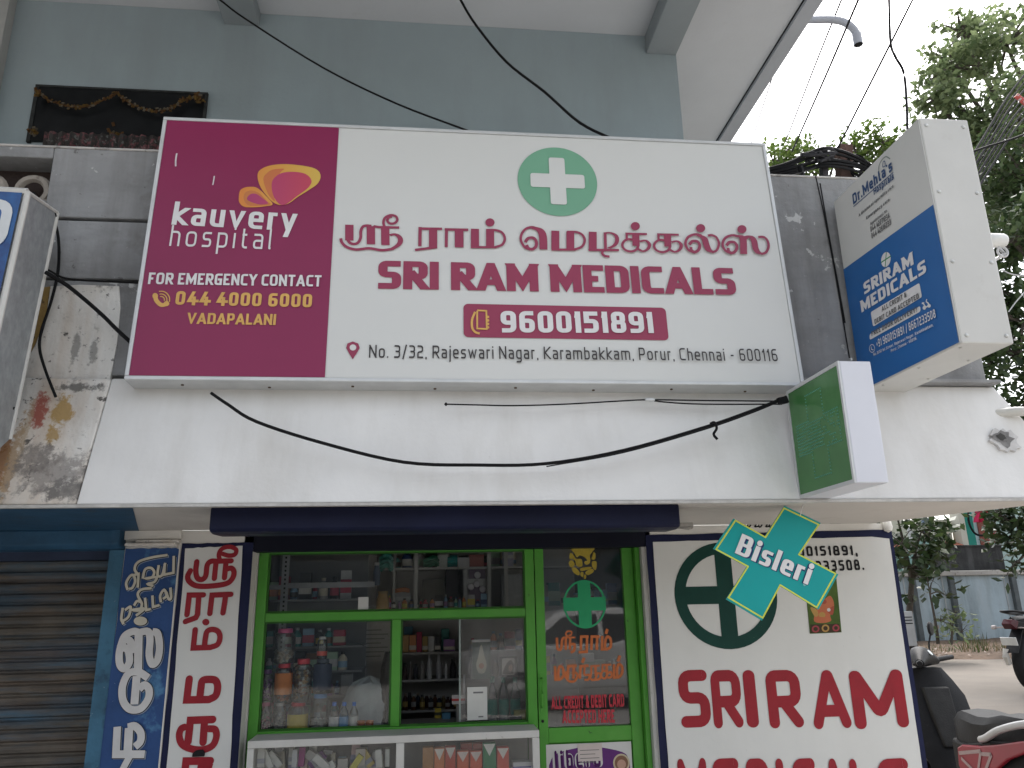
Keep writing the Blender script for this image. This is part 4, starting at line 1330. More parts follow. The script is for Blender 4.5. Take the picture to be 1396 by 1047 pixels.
# ================================================================== NEIGHBOUR SIGN (left edge)
nb = thing('neighbour_sign', 'deep galvanised sign box with blue and white face at the left edge of the wall', 'sign', (-1.75, 2.85, 2.4))
N = MB()
A0, A1 = at(38, 262, 2.66), at(78, 290, 2.98)
B0 = at(0, 432, 2.66)
vdir = (B0 - A0).normalized()
Lb = 1.05
pts0 = [A0, A1, A1 + vdir * .93, A0 + vdir * Lb]
dx = Vector((-.9, -.02, 0.02))
N.loft([pts0, [p + dx for p in pts0]])
N.build('casing', m_galv, nb)
nbt = MB()
nbt.tube([A0, A0 + vdir * Lb], .011, 6).tube([A1, A1 + vdir * .93], .009, 6).tube([A0, A0 + dx], .014, 6).tube([A1, A1 + (A0 - A1)], .007, 6)
nbt.build('trim', m_pw, nb)
npl = Plane(A0, Vector((1, .022, -.02)), -vdir)
nf = MB()
nf.poly([npl.pt(x, y, .012) for x, y in ((-.9, -Lb), (-.012, -Lb), (-.012, -.01), (-.9, -.01))])
nfa = nf.build('blue_face', mat('face_blue', (0.02, 0.035, 0.13), .35, .15, 3, spots=((0.03, 0.16, 0.4), 2.4, .48, .9, .25)), nb)
t = MB()
ribbon(t, roundpath([(-.5, -.06), (-.045, -.06, .05), (-.045, -.2, .05), (-.11, -.24, .03), (-.16, -.42)]), .035, npl, .015)
ribbon(t, [(-.5, -.14), (-.075, -.14)], .03, npl, .016)
t.build('painted_letter', mat('chrome_white', (.55, .57, .58), .35), nfa)

# ================================================================== GREEN SHOP FRONT
m_green = mat('green_enamel', (0.065, 0.27, 0.03), .38, .12, 5, .06, 40, spots=[((0.03, 0.08, 0.02), 22, .66, .8, .04), ((0.11, 0.3, 0.06), 2.5, .5, .5, .2)])
m_glass = glassmat('window_glass', (0.97, 0.98, 0.97), .75, .003, (0.5, 0.5, 0.5))
m_slide = glassmat('hazy_sliding_glass', (0.88, 0.88, 0.88), 1.0, .08, (0.55, 0.53, 0.5))  # clear glass with a thin grey diffuse film mixed in
m_whitewood = mat('white_enamel_wood', (0.50, 0.49, 0.46), .45, .08, 6, .1, 40, spots=((0.25, 0.22, 0.2), 26, .66, .6))
SF = thing('glazed_storefront', 'green painted glazed shop front with sliding window and narrow glass door', 'shop front', (.13, 4.12, .12))
f = MB()
f.box(-.846, -.799, 4.10, 4.15, .12, 1.86)                     # left stile
f.box(.500, .548, 4.10, 4.15, .12, 1.86)                       # stile beside door
f.box(-.7985, .4995, 4.102, 4.148, 1.490, 1.531)               # middle rail
f.box(-.7985, .4995, 4.098, 4.15, .950, .990)                  # sill
f.box(-.7985, .4995, 4.102, 4.148, 1.822, 1.86)
f.box(-.175, -.132, 4.104, 4.146, .9905, 1.4895)               # mullion
f.box(1.079, 1.104, 4.06, 4.16, .12, 1.86)                     # right jamb
f.box(.552, 1.078, 4.11, 4.16, 1.832, 1.86)
f.build('frame', m_green, SF, bevel=.003)
lip = MB()
for x0, x1, z0, z1 in ((-.7985, .4995, 1.5315, 1.8215), (-.7985, -.1755, .9905, 1.4895), (-.1315, .4995, .9905, 1.4895)):
    for q in ((x0, x1, z0, z0 + .008), (x0, x1, z1 - .008, z1), (x0, x0 + .008, z0 + .008, z1 - .008), (x1 - .008, x1, z0 + .008, z1 - .008)):
        lip.box(q[0], q[1], 4.112, 4.122, q[2], q[3])
lip.build('glazing_bead', mat('green_dark_enamel', (0.03, 0.11, 0.018), .4, .2, 9), SF)
MB().box(-.79, .49, 4.125, 4.129, 1.54, 1.822).build('pane', m_glass, SF)
MB().box(-.79, -.184, 4.125, 4.129, .999, 1.481).build('pane', m_glass, SF)
sl_ = MB().box(.168, .491, 4.132, 4.136, .999, 1.481).build('sliding_pane', m_slide, SF)
MB().box(.16, .168, 4.13, 4.138, .999, 1.481).build('pane_edge', mat('glass_edge', (.25, .3, .28), .2), sl_)
MB().box(-.8565, -.847, 4.09, 4.16, .12, 1.85).build('white_trim', m_whitewood, SF)
MB().box(1.105, 1.124, 4.02, 4.1, .12, 1.85).build('white_trim', m_whitewood, SF)
MB().box(-.79, .49, 4.11, 4.146, .12, .949).build('lower_panel', m_green, SF)
door = MB()
door.box(.553, .600, 4.105, 4.15, .14, 1.83).box(1.02, 1.077, 4.105, 4.15, .14, 1.83).box(.6005, 1.0195, 4.107, 4.148, .888, .957).box(.6005, 1.0195, 4.12, 4.14, .16, .887)
door = door.build('door', m_green, SF, bevel=.003)
MB().box(.601, 1.019, 4.125, 4.129, .958, 1.83).build('door_pane', glassmat('door_glass', (0.93, 0.94, 0.94), 1.15, .03, (.5, .5, .5)), door)
h = MB()
h.tube([(.57, 4.105, 1.19), (.57, 4.075, 1.185), (.57, 4.07, 1.12), (.57, 4.075, 1.06), (.57, 4.105, 1.055)], .006, 8)
h.box(.563, .577, 4.1, 4.105, 1.03, 1.215)
h.build('handle', m_green, door, smooth=True)
MB().lathe([(.001, -.006), (.007, -.005), (.007, .0)], (.572, 4.104, .99), 10, axis='y').build('keyhole', m_dkblack, door)
# printing on the door glass
plD = Plane((0, 4.1245, 0), (1, 0, 0), (0, 0, 1))
mpd = 4.45 / F
m_org = flat('door_orange', (0.48, 0.13, 0.035), .5)
m_dred = flat('door_red', (0.42, 0.03, 0.045), .5)
t = Trace(plD, 740, 850, 5.317, .0004, mpd)
w = 17
t.st([(102, 102), (106, 175), (120, 190), (134, 178), (140, 120), (156, 104), (170, 112)], w).st([(167, 105), (166, 192)], w).st([(160, 102), (236, 101)], 12, smooth=False).st([(198, 105), (196, 190)], w)
t.st([(192, 104), (166, 78), (184, 56), (208, 62), (204, 82), (186, 84)], 11).st([(205, 150), (229, 152), (226, 194), (202, 210)], w)
t.st([(275, 192), (278, 95), (332, 95)], w, smooth=False).st([(320, 98), (318, 205), (260, 208)], w, smooth=False).st([(352, 192), (355, 95), (412, 95)], w, smooth=False).st([(393, 100), (391, 192)], w)
t.st([(430, 90), (428, 187), (470, 186)], w, smooth=False).st([(470, 186), (492, 165), (490, 112), (468, 95), (453, 125), (450, 184)], w).st([(456, 76), (468, 40)], 19)
t.st([(88, 308), (92, 406), (128, 405)], w, smooth=False).st([(128, 405), (150, 375), (144, 322), (122, 312), (112, 350), (113, 402)], w)
t.st([(180, 400), (184, 310), (246, 306)], w, smooth=False).st([(224, 312), (221, 400)], w).st([(236, 350), (251, 378), (228, 418), (188, 416), (165, 382), (172, 345)], 14)
t.st([(268, 400), (273, 310), (332, 305)], w, smooth=False).st([(304, 310), (301, 370), (335, 372), (330, 405), (300, 408)], 13).st([(285, 285), (300, 248)], 19)
t.st([(350, 308), (350, 365), (344, 398), (375, 406), (396, 362), (416, 368), (408, 402), (350, 410)], 13).st([(345, 309), (412, 305)], 12, smooth=False).st([(380, 308), (384, 380)], w)
t.st([(432, 300), (430, 342)], 12).st([(425, 300), (496, 298)], 12, smooth=False).st([(461, 300), (464, 372)], w).st([(465, 345), (432, 346), (424, 385), (450, 397), (470, 362), (493, 352), (495, 386), (466, 392)], 13)
t.st([(515, 295), (515, 392), (555, 388)], w, smooth=False).st([(555, 388), (575, 352), (570, 308), (548, 297), (538, 330), (538, 386)], w).st([(543, 276), (558, 232)], 19)
t.mb.build('lettering', m_org, door)
text(plD, 'ALL CREDIT & DEBIT CARD', (752, 967), (851, 963), .060, .22, m_dred, door, .0004, gap=.12)
text(plD, 'ACCEPTED HERE', (767, 986), (838, 985), .062, .22, m_dred, door, .0004, gap=.12)
m_dg = flat('door_green', (0.015, 0.30, 0.12), .5)
cx, cy = plD.uv(797, 823.5)
rx = (plD.uv(826, 823)[0] - plD.uv(768, 823)[0]) / 2
k = MB()
ribbon(k, [((cx + (rx - .005) * cos(2 * pi * i / 48)), (cy + (rx + .004) * sin(2 * pi * i / 48))) for i in range(48)], .010, plD, .0004, closed=True)
k.poly([plD.pt(x, y, .0007) for x, y in plus(cx, cy, rx, rx * .30)])
k.build('cross_sticker', m_dg, door)
t = Trace(plD, 740, 740, 8.725, .0004, mpd)
for L in ([(338, 72), (470, 68), (612, 66), (590, 105), (560, 150), (566, 200), (556, 245), (520, 262), (492, 240), (505, 215), (528, 215), (500, 175), (440, 150), (405, 172), (372, 120)],
          [(322, 120), (360, 140), (395, 190), (450, 190), (468, 215), (470, 275), (430, 288), (395, 262), (385, 215), (345, 190), (318, 190)],
          [(308, 240), (340, 205), (372, 235), (376, 268), (335, 296)], [(345, 305), (385, 292), (435, 345), (428, 388), (370, 360)],
          [(505, 350), (560, 312), (602, 318), (600, 350), (535, 385)], [(585, 225), (635, 222), (640, 280), (625, 325), (590, 290)],
          [(455, 300), (560, 285), (580, 300), (500, 330), (450, 335)], [(600, 110), (625, 130), (622, 195), (580, 195), (590, 150)],
          [(450, 350), (482, 352), (478, 405), (448, 390)], [(495, 375), (515, 390), (510, 425), (488, 425)]):
    t.pg(L, 0, True)
t.mb.build('elephant_deity_sticker', mat('sticker_gold', (0.36, 0.27, 0.03), .5, .15, 60), door)
# poster on the door foot
plP = Plane((0, 4.1065, 0), (1, 0, 0), (0, 0, 1))
pox0, pox1, poz1 = .585, 1.012, .882
po = thing('poster', 'purple baby product poster with white border stuck on the foot of the green door', 'poster', (.8, 4.106, .4))
m_pbd = flat('poster_white', (.55, .54, .52), .6)
MB().prism([(pox0, .45), (pox1, .45), (pox1, poz1), (pox0, poz1)], plP, 0, .002).build('sheet', m_pbd, po)
MB().poly([plP.pt(x, y, .0025) for x, y in [(pox0 + .012, .46), (pox1 - .012, .46)] + smoothpath([(pox1 - .012, .79), (pox1 - .045, .835), (pox1 - .2, .868), (pox0 + .15, .862), (pox0 + .045, .838), (pox0 + .012, .79)], 4)]).build('purple_field', mat('poster_purple', (.10, .018, .14), .5, .15, 8), po)
for wt, m_, of, d in ((.34, m_pbd, .003, 3), (.19, flat('poster_plum', (.06, .01, .08), .5), .0048, 0)):
    text(plP, 'libero', (757 - d, 1050), (819 + d, 1045), .088, wt, m_, po, of, cap='round', gap=.28 if wt < .3 else .11)
cxx, czz = plP.uv(847, 1040)
k = MB()
for r, mi, o_ in ((.042, 0, .003), (.034, 1, .0034), (.022, 2, .0038)):
    k.poly([plP.pt(cxx + r * cos(i * pi / 12), czz + r * sin(i * pi / 12) - (.006 if mi == 2 else 0), o_) for i in range(24)], mi)
k.build('baby_medallion', [flat('cream_ring', (.5, .42, .28)), flat('pinkish_brown', (.2, .1, .06)), flat('baby_skin', (.45, .27, .2))], po)
pn_ = MB()
a, b = plP.uv(788, 1038), plP.uv(820, 1013)
pn_.prism([(a[0], a[1]), (b[0], a[1]), (b[0], b[1]), (a[0], b[1])], plP, .0055, .0065, 0)
for i in range(4):
    bar(pn_, plP, a[0] + .01, b[1] - .03 - i * .018, b[0] - .015 - .02 * (i % 2), b[1] - .027 - i * .018, .0066, .007, 1)
pn_.build('taped_note', [flat('note_pinkish', (.52, .45, .42), .7), m_gr], po)

# ================================================================== SHOWCASE COUNTER IN FRONT
CT = thing('display_case', 'white framed glass display case full of medicine packs below the sliding window', 'display case', (-.137, 3.9, .1))
c = MB()
x0, x1, yf, yb, zt = -.80, .526, 3.90, 4.093, .980
c.box(x0, x1, yf, yb, zt - .032, zt)
c.box(x0, x0 + .03, yf, yb - .05, .12, zt - .0325).box(x1 - .034, x1, yf, yb - .05, .12, zt - .0325).box(-.137, -.100, yf, yf + .03, .12, zt - .0325)
c.box(x0 + .031, x1 - .035, yf + .002, yf + .03, .12, .20)
c.build('frame', m_whitewood, CT, bevel=.003)
MB().box(x0 + .031, -.138, yf + .012, yf + .015, .2005, zt - .033).build('pane', m_glass, CT)
MB().box(-.099, x1 - .035, yf + .012, yf + .015, .2005, zt - .033).build('pane', m_glass, CT)
MB().box(x0 + .031, x1 - .035, yf + .032, yb - .004, .74, .748).build('shelf', mat('case_shelf', (.2, .2, .2), .5), CT)
MB().box(x0 + .031, x1 - .035, yb - .003, yb, .12, zt - .033).build('back_panel', mat('case_back', (.12, .12, .12), .7), CT)


def span(xa, xb, yt, yb_, Y):
    xm = (xa + xb) / 2
    b = at(xm, yb_, Y)
    return b.x, b.z, at(xb, yb_, Y).x - at(xa, yb_, Y).x, at(xm, yt, Y).z - b.z


CM = {}


def cm(c, rough=.5):
    k = tuple(round(x, 3) for x in c)
    if k not in CM:
        CM[k] = mat('pack_%02d' % len(CM), c, rough, .1, 40)
    return CM[k]


def carton(label, x, z, w, h, Y, d, col, rot=0.0, tilt=0.0, band=None, group=None, cat='carton', name='carton', flap=None):
    """a printed pack standing at (x, Y) on height z"""
    o = thing(name, label, cat, (0, 0, 0), group)
    MB().box(-w / 2, w / 2, 0, d, 0, h).build('box', cm(col), o, bevel=.0012)
    if band:
        MB().box(-w / 2 - .0006, w / 2 + .0006, -.0008, d * .98, h * band[1], h * band[2]).build('print_band', cm(band[0]), o)
    if flap:
        MB().loft([[(-w / 2 + .001, -.001, h * .98), (w / 2 - .001, -.001, h * .98), (0, -.001, h * .68)], [(-w / 2 + .001, -.0015, h * .98), (w / 2 - .001, -.0015, h * .98), (0, -.0015, h * .68)]]).build('print_triangle', cm(flap), o)
    o.location = (x, Y, z)
    o.rotation_euler = (0, tilt, rot)
    return o


whites = (.5, .49, .47)
# loose tablet packs heaped in the left half
spec = [(350, 360, 1020, 0, whites, 'upright narrow white tablet pack at the far left of the display case'),
        (364, 374, 1022, -28, whites, 'white tablet pack leaning left next to the narrow upright pack'),
        (376, 386, 1021, -40, whites, 'white tablet pack leaning steeply in the left heap'),
        (390, 397, 1023, 0, whites, 'small upright white pack beside the magenta pack'),
        (398, 405, 1022, 0, (.42, .42, .44), 'pale grey upright pack touching the magenta pack'),
        (406, 414, 1020, 3, (.26, .03, .16), 'magenta upright medicine pack in the display case'),
        (414, 428, 1022, 50, (.14, .05, .17), 'dark purple pack tilted on the heap of tablet packs'),
        (428, 442, 1018, -55, whites, 'white pack lying tilted on top of the heap, left of the stacked pair'),
        (441, 453, 1022, -48, (.52, .5, .48), 'off white pack sliding down towards the stacked pair'),
        (428, 440, 1030, 60, whites, 'white pack low in the heap under the purple pack'),
        (443, 454, 1032, -65, (.45, .45, .46), 'greyish white pack lying low before the stacked pair'),
        (459, 473, 1015, 0, (.40, .37, .35), 'upper grey box of the stacked pair in the display case'),
        (459, 473, 1026, 0, (.36, .34, .32), 'lower grey box of the stacked pair in the display case'),
        (473, 483, 1027, 35, (.45, .40, .08), 'small yellow green pack leaning beside the stacked pair'),
        (484, 497, 1023, 0, (.47, .42, .38), 'beige upright pack right of the yellow green pack'),
        (499, 512, 1022, -35, (.50, .38, .12), 'white and yellow pack tipped over near the mullion'),
        (513, 522, 1022, -6, whites, 'tall white pack standing near the mullion of the display case'),
        (525, 531, 1022, 0, (.5, .5, .48), 'thin white pack pressed against the mullion of the display case')]
for i, (xa, xb, yt, tilt, col, lab) in enumerate(spec):
    x, z, w, h = span(xa, xb, yt, 1046, 3.96 + .012 * (i % 3))
    hh = min(h, .085) if abs(tilt) < 20 else .08
    zz_ = max(.748, at(xa, yt, 3.96).z - hh)
    if 'lower grey' in lab:
        zz_, hh = .748, .072
    if 'upper grey' in lab:
        zz_, hh = .8215, .05
    carton(lab, x, zz_ if abs(tilt) < 20 else zz_ - .0, w * (1 if abs(tilt) < 20 else .85), hh, 3.955 + .02 * (i % 4), .03, col, 0, radians(tilt),
           band=((.3, .3, .34), .2, .45) if i % 3 == 0 else None, group='packs heaped in the display case', name='tablet_pack', cat='medicine pack')
for i in range(13):
    xa = 352 + i * 13.6
    lab = '%s pack, %s in the back row of the display case heap' % (['white', 'pale grey', 'cream', 'light blue', 'pale pink'][i % 5], ['first from the left', 'second', 'third', 'fourth', 'fifth', 'sixth', 'seventh', 'eighth', 'ninth', 'tenth', 'eleventh', 'twelfth', 'last'][i])
    col = [(.5, .49, .47), (.38, .38, .39), (.46, .42, .34), (.25, .36, .46), (.46, .32, .33)][i % 5]
    x, z, w, h = span(xa, xa + 10 + (i * 5) % 4, 1024, 1046, 4.04)
    carton(lab, x, .7485, w, .125 + .018 * ((i * 7) % 4), 4.045, .03, col, 0, radians([0, 8, -6, 0, 5][i % 5]), band=((.2, .2, .3), .55, .75) if i % 2 else ((.3, .1, .12), .3, .45), group='packs heaped in the display case', name='tablet_pack', cat='medicine pack')
# a supporting heap below them, hidden low in the case
for i, (xa, xb, yt, col, fl, lab) in enumerate([
    (576, 591, 1019, (.30, .15, .06), None, 'brown tonic carton at the left end of the carton row'),
    (592, 606, 1020, (.48, .16, .07), (.55, .5, .45), 'pale orange carton second in the row beside the brown carton'),
    (607, 621, 1018, (.40, .06, .04), (.5, .45, .42), 'orange red carton with dark lid third in the carton row'),
    (623, 639, 1024, (.50, .10, .05), (.55, .45, .42), 'orange carton in front of the red box at the left'),
    (641, 657, 1024, (.50, .09, .05), (.55, .45, .42), 'orange carton in front of the red box, next to the green carton'),
    (659, 676, 1013, (.02, .16, .07), (.55, .55, .52), 'tall green health drink carton with white triangle'),
    (678, 694, 1019, (.48, .07, .05), (.55, .5, .47), 'red orange carton right of the green carton')]):
    x, z, w, h = span(xa, xb, yt, 1046, 3.96)
    zt_ = at((xa + xb) / 2, yt, 3.96).z
    carton(lab, x, .7485, w, zt_ - .7485, 3.96, .05, col, 0, 0, band=((.55, .45, .32), .05, .3), flap=fl, group='cartons in the display case')
for xa, xb, lab in ((628, 644, 'red box standing behind the left orange carton'), (645, 662, 'red box standing behind the right orange carton')):
    x, z, w, h = span(xa, xb, 1014, 1046, 4.03)
    carton(lab, x, .7485, w, at(xa, 1014, 4.03).z - .7485, 4.03, .045, (.42, .04, .03), group='cartons in the display case')
x, z, w, h = span(699, 725, 1035, 1046, 3.97)
carton('flat white packet with a blue mark at the right end of the display case', x, .80, w, .035, 3.96, .06, (.45, .45, .47), band=((.12, .12, .3), .3, .5), name='packet', cat='packet')
x, z, w, h = span(699, 725, 1042, 1046, 3.97)
carton('white box lying under the flat packet in the display case', x, .7485, w, .05, 3.96, .06, (.4, .4, .4), name='packet', cat='packet')

# ================================================================== INSIDE THE SHOP
IC = thing('inner_counter', 'grey counter top behind the green window carrying jars and bottles', 'counter', (-.15, 4.4, .12))
MB().box(-.79, .49, 4.16, 4.62, .92, .957).build('top', mat('counter_top', (.25, .24, .23), .4), IC, bevel=.003)
MB().box(-.77, .47, 4.2, 4.6, .121, .9195).build('base', mat('counter_base', (.1, .09, .08), .6), IC)
m_plas = glassmat('clear_plastic', (0.86, 0.88, 0.88), 1.3, .035, (.6, .62, .62))
ZC = .957


def jar(label, xa, xb, yt, zb, Y, lid, cont=None, lab=None, fill=.8, labf=(.15, .6), name='jar', group='jars behind the left window pane'):
    x = at((xa + xb) / 2, yt, Y).x
    w = at(xb, yt, Y).x - at(xa, yt, Y).x
    ztp = at((xa + xb) / 2, yt, Y).z
    h = ztp - zb
    r = w / 2
    o = thing(name, label, 'jar', (0, 0, 0), group)
    MB().lathe([(r * .2, .001), (r * .9, 0), (r, h * .05), (r, h * .74), (r * .9, h * .84), (r * .62, h * .88), (r * .62, h * .9)], n=20).build('body', m_plas, o, smooth=True)
    MB().lathe([(.001, h * .88), (r * .68, h * .88), (r * .70, h * .9), (r * .68, h), (.001, h)], n=20).build('lid', cm(lid, .35), o, smooth=True)
    if cont:
        mbc = MB()
        rnd = random.Random(int(xa))
        zt2 = h * fill
        for i in range(46):
            a, q, z = rnd.uniform(0, 2 * pi), r * .82 * sqrt(rnd.uniform(.3, 1)), rnd.uniform(.012, zt2 * .85)
            s = r * .2
            c_ = Vector((q * cos(a) * .93, q * sin(a) * .93, z))
            u = Vector((rnd.uniform(-1, 1), rnd.uniform(-1, 1), rnd.uniform(-1, 1))).normalized()
            v = u.orthogonal().normalized()
            mbc.obox(c_, u * s, v * s * .7, u.cross(v) * s * .45, i % len(cont))
        mbc.build('contents', [cm(c__) for c__ in cont], o)
    if lab:
        rr_ = r * 1.012
        mbl = MB()
        vs = []
        for i in range(13):
            a = pi + pi * i / 12
            vs.append(((rr_ * cos(a), rr_ * sin(a), h * labf[0]), (rr_ * cos(a), rr_ * sin(a), h * labf[1])))
        for i in range(12):
            mbl.poly([vs[i][0], vs[i + 1][0], vs[i + 1][1], vs[i][1]])
        mbl.build('label', cm(lab), o, smooth=True)
    o.location = (x, Y, zb)
    return ztp


Yj = 4.27
t1 = jar('small jar with pink packs at the left corner of the window', 352, 372, 957, ZC, Yj, (.45, .1, .2), [(.5, .2, .28), (.5, .45, .45)], None)
t2 = jar('clear jar holding a white pack, second in the bottom row', 373, 391, 957, ZC, Yj, (.4, .4, .4), [(.55, .54, .52), (.4, .4, .42)])
t3 = jar('wide jar with yellow fruit label in the bottom row', 393, 421, 957, ZC, Yj, (.45, .04, .06), None, (.48, .38, .06), labf=(.1, .62))
t4 = jar('clear jar with a white egg shaped pack and blue lid', 424, 450, 945, ZC, Yj, (.08, .2, .4), [(.55, .55, .53)], None, .35)
jar('purple jar stacked at the left edge of the window', 357, 373, 913, t1, Yj, (.12, .05, .16), [(.14, .03, .2), (.2, .06, .25)])
t5 = jar('jar with orange label and red lid in the middle of the stack', 376, 400, 904, t2, Yj, (.5, .03, .05), [(.45, .12, .05)], (.52, .17, .04), labf=(.2, .75))
jar('jar of gold wrapped sweets with red lid, right of the orange label jar', 402, 427, 898, t3, Yj, (.5, .04, .06), [(.35, .2, .07), (.45, .4, .34), (.2, .07, .03)], None, .82)
t6 = jar('dark jar with white word on it above the egg pack jar', 428, 453, 898, t4, Yj, (.05, .06, .08), [(.03, .04, .06)], (.03, .04, .07), labf=(.1, .85))
jar('tall clear jar with pink lid on top of the stack', 375, 404, 857, t5, Yj, (.55, .08, .22), [(.5, .48, .42), (.45, .36, .28)], None, .4)
jar('small bottle with red ring standing on the dark jar', 433, 447, 868, t6, Yj, (.45, .45, .45), None, (.5, .08, .06), labf=(.15, .35))


def bottle(label, xa, xb, yt, zb, Y, body, cap, lab=None, group=None, name='bottle', neck=.35, clear=False):
    x = at((xa + xb) / 2, yt, Y).x
    r = (at(xb, yt, Y).x - at(xa, yt, Y).x) / 2
    h = at((xa + xb) / 2, yt, Y).z - zb
    o = thing(name, label, 'bottle', (0, 0, 0), group)
    MB().lathe([(r * .2, .001), (r * .92, 0), (r, h * .05), (r, h * .58), (r * .85, h * .7), (r * neck, h * .84), (r * neck, h * .88)], n=14).build('body', m_plas if clear else cm(body, .3), o, smooth=True)
    MB().lathe([(.001, h * .87), (r * (neck + .1), h * .87), (r * (neck + .1), h), (.001, h)], n=14).build('cap', cm(cap, .35), o, smooth=True)
    if clear:
        MB().lathe([(.001, .004), (r * .88, .004), (r * .88, h * .5), (.001, h * .5)], n=14).build('water', cm(body, .2), o, smooth=True)
    if lab:
        MB().lathe([(r * 1.015, h * .2), (r * 1.015, h * .52)], n=14).build('label', cm(lab), o, smooth=True)
    o.location = (x, Y, zb)
    return o


for xa, xb, lb, col, la in ((449, 463, 'first', (.25, .3, .36), (.5, .5, .5)), (463, 476, 'middle', (.10, .22, .38), (.12, .28, .5)), (477, 489, 'last', (.4, .42, .42), (.52, .52, .5))):
    bottle({'first': 'blue capped bottle with white label nearest the jars', 'middle': 'blue capped bottle with blue label between two others', 'last': 'blue capped bottle with plain white label beside the orange cups'}[lb],
           xa, xb, 957, ZC, 4.24, col, (.02, .12, .45), la, 'blue capped bottles behind the window', clear=True)
for xa, xb, lb in ((488, 498, 'left of the two small orange cups on the counter'), (499, 509, 'right of the two small orange cups on the counter')):
    x = at((xa + xb) / 2, 977, 4.22).x
    o = thing('cup', lb, 'cup', (0, 0, 0), 'small orange cups')
    MB().lathe([(.001, 0), (.015, 0), (.021, .05), (.019, .05), (.014, .004), (.001, .004)], n=14).build('body', cm((.50, .17, .06)), o, smooth=True)
    MB().lathe([(.0165, .0125), (.0205, .038)], n=14).build('print_band', cm((.25, .06, .03)), o, smooth=True)
    o.location = (x, 4.22, ZC)
carton('small black pack beside the orange cups', at(515, 985, 4.22).x, ZC, .04, .022, 4.2, .03, (.02, .02, .022), name='pack', cat='pack')
# crumpled translucent bag and black bag behind
bag = MB()
rings = []
cxb, czb = at(498, 960, 4.48).x, .957
for j in range(9):
    zz_ = j / 8
    rad = .125 * (1 - zz_ ** 3) ** .5 * (1 if j else .9) + .004
    rings.append([(cxb + rad * cos(2 * pi * i / 22) * (1 + .12 * sin(i * 3 + j)) + .02 * zz_, 4.46 + .07 * rad / .125 * sin(2 * pi * i / 22) * (1 + .1 * cos(i * 5 + j * 2)), czb + .001 + .235 * zz_ + .006 * sin(i * 2.3 + j)) for i in range(22)])
tag(bag.loft(rings).build('plastic_bag', mat('bag_grey', (.30, .33, .34), .35, .15, 12, .5, 30), None, smooth=True), 'bulging pale grey plastic bag behind the blue capped bottles', 'bag')
bag = MB()
rings = []
cxb = at(528, 960, 4.46).x
for j in range(9):
    zz_ = j / 8
    rad = .05 * (1.05 - zz_) ** .4 + .004
    rings.append([(cxb + rad * cos(2 * pi * i / 16) * (1 + .15 * sin(i * 3 + j)), 4.45 + .04 * sin(2 * pi * i / 16), .958 + .36 * zz_) for i in range(16)])
tag(bag.loft(rings).build('black_bag', mat('bag_black', (.012, .012, .014), .3, .3, 12, .5, 30), None, smooth=True), 'shiny black bag hanging beside the green mullion', 'bag')
# wall paper board deep inside left
x, z, w, h = span(486, 533, 848, 902, 5.0)
wb = thing('notice_board', 'beige notice board hung deep inside the shop behind the left pane', 'board', (x, 5.0, z))
MB().box(x - w / 2, x + w / 2, 5.0, 5.02, z, z + h).build('board', cm((.33, .31, .28)), wb)
k = MB()
for i in range(7):
    k.box(x - w * .42, x + w * (.2 + .2 * ((i * 7) % 3) / 2), 4.997, 4.999, z + h * (.12 + i * .11), z + h * (.15 + i * .11))
k.build('printed_lines', cm((.15, .14, .13)), wb)

# shelf unit seen through the open half
Ys = 4.98
sx0, sx1 = at(536, 930, Ys).x, at(722, 930, Ys).x
z1, z2_, z3 = at(590, 889, Ys).z, at(590, 926, Ys).z, .955
z4, z5 = 1.535, at(620, 773, 4.98).z
SU = thing('shelf_unit', 'white shelf unit along the inside wall behind the sliding window', 'shelves', (0, 5.1, .12))
m_shw = mat('shelf_white', (.33, .325, .315), .5, .06, 5)
MB().box(-.78, sx1 + .35, 5.24, 5.26, .13, 2.1).build('back', m_shw, SU)
for z in (z3, z2_, z1, z4, z5):
    MB().box(sx0 if z < 1.5 else sx0 - .12, sx1 + .35, Ys, 5.239, z - .012, z).build('shelf', m_shw, SU)
MB().box(sx0 - .015, sx0 - .001, Ys + .003, 5.238, .13, 2.1).build('upright', m_shw, SU)
for i, px in enumerate((567, 667, 690)):
    x = at(px, 800, Ys).x
    MB().box(x - .012, x + .012, Ys - .012, Ys - .001, 1.5, 2.1).build('upright', m_shw, SU)
names = {0: 'on the upper shelf seen through the open window half', 1: 'on the middle shelf seen through the open window half', 2: 'on the lowest shelf seen through the open window half'}
top = [(549, 557, 866, (.40, .24, .1), 'tan carton'), (558, 567, 866, (.48, .2, .08), 'orange carton'), (568, 575, 862, (.3, .02, .06), 'crimson carton'), (576, 583, 868, (.3, .2, .06), 'ochre carton'),
       (584, 592, 868, (.45, .44, .42), 'white carton with grey print'), (593, 600, 868, (.05, .05, .05), 'black carton'), (602, 613, 858, (.03, .15, .13), 'dark teal carton'), (605, 620, 872, (.2, .1, .24), 'mauve carton'),
       (550, 562, 855, (.03, .10, .14), 'dark blue carton at the back')]
for i, (xa, xb, yt, col, nm_) in enumerate(top):
    x = at((xa + xb) / 2, 880, Ys + .02).x
    w = at(xb, 880, Ys).x - at(xa, 880, Ys).x
    carton(nm_ + ' ' + names[0], x, z1, w, at(xa, yt, Ys + .02).z - z1, Ys + .03 + (.08 if yt < 860 else 0), .05, col, band=((.5, .45, .38), .15, .4) if i % 2 else None, group='cartons on the upper shelf')
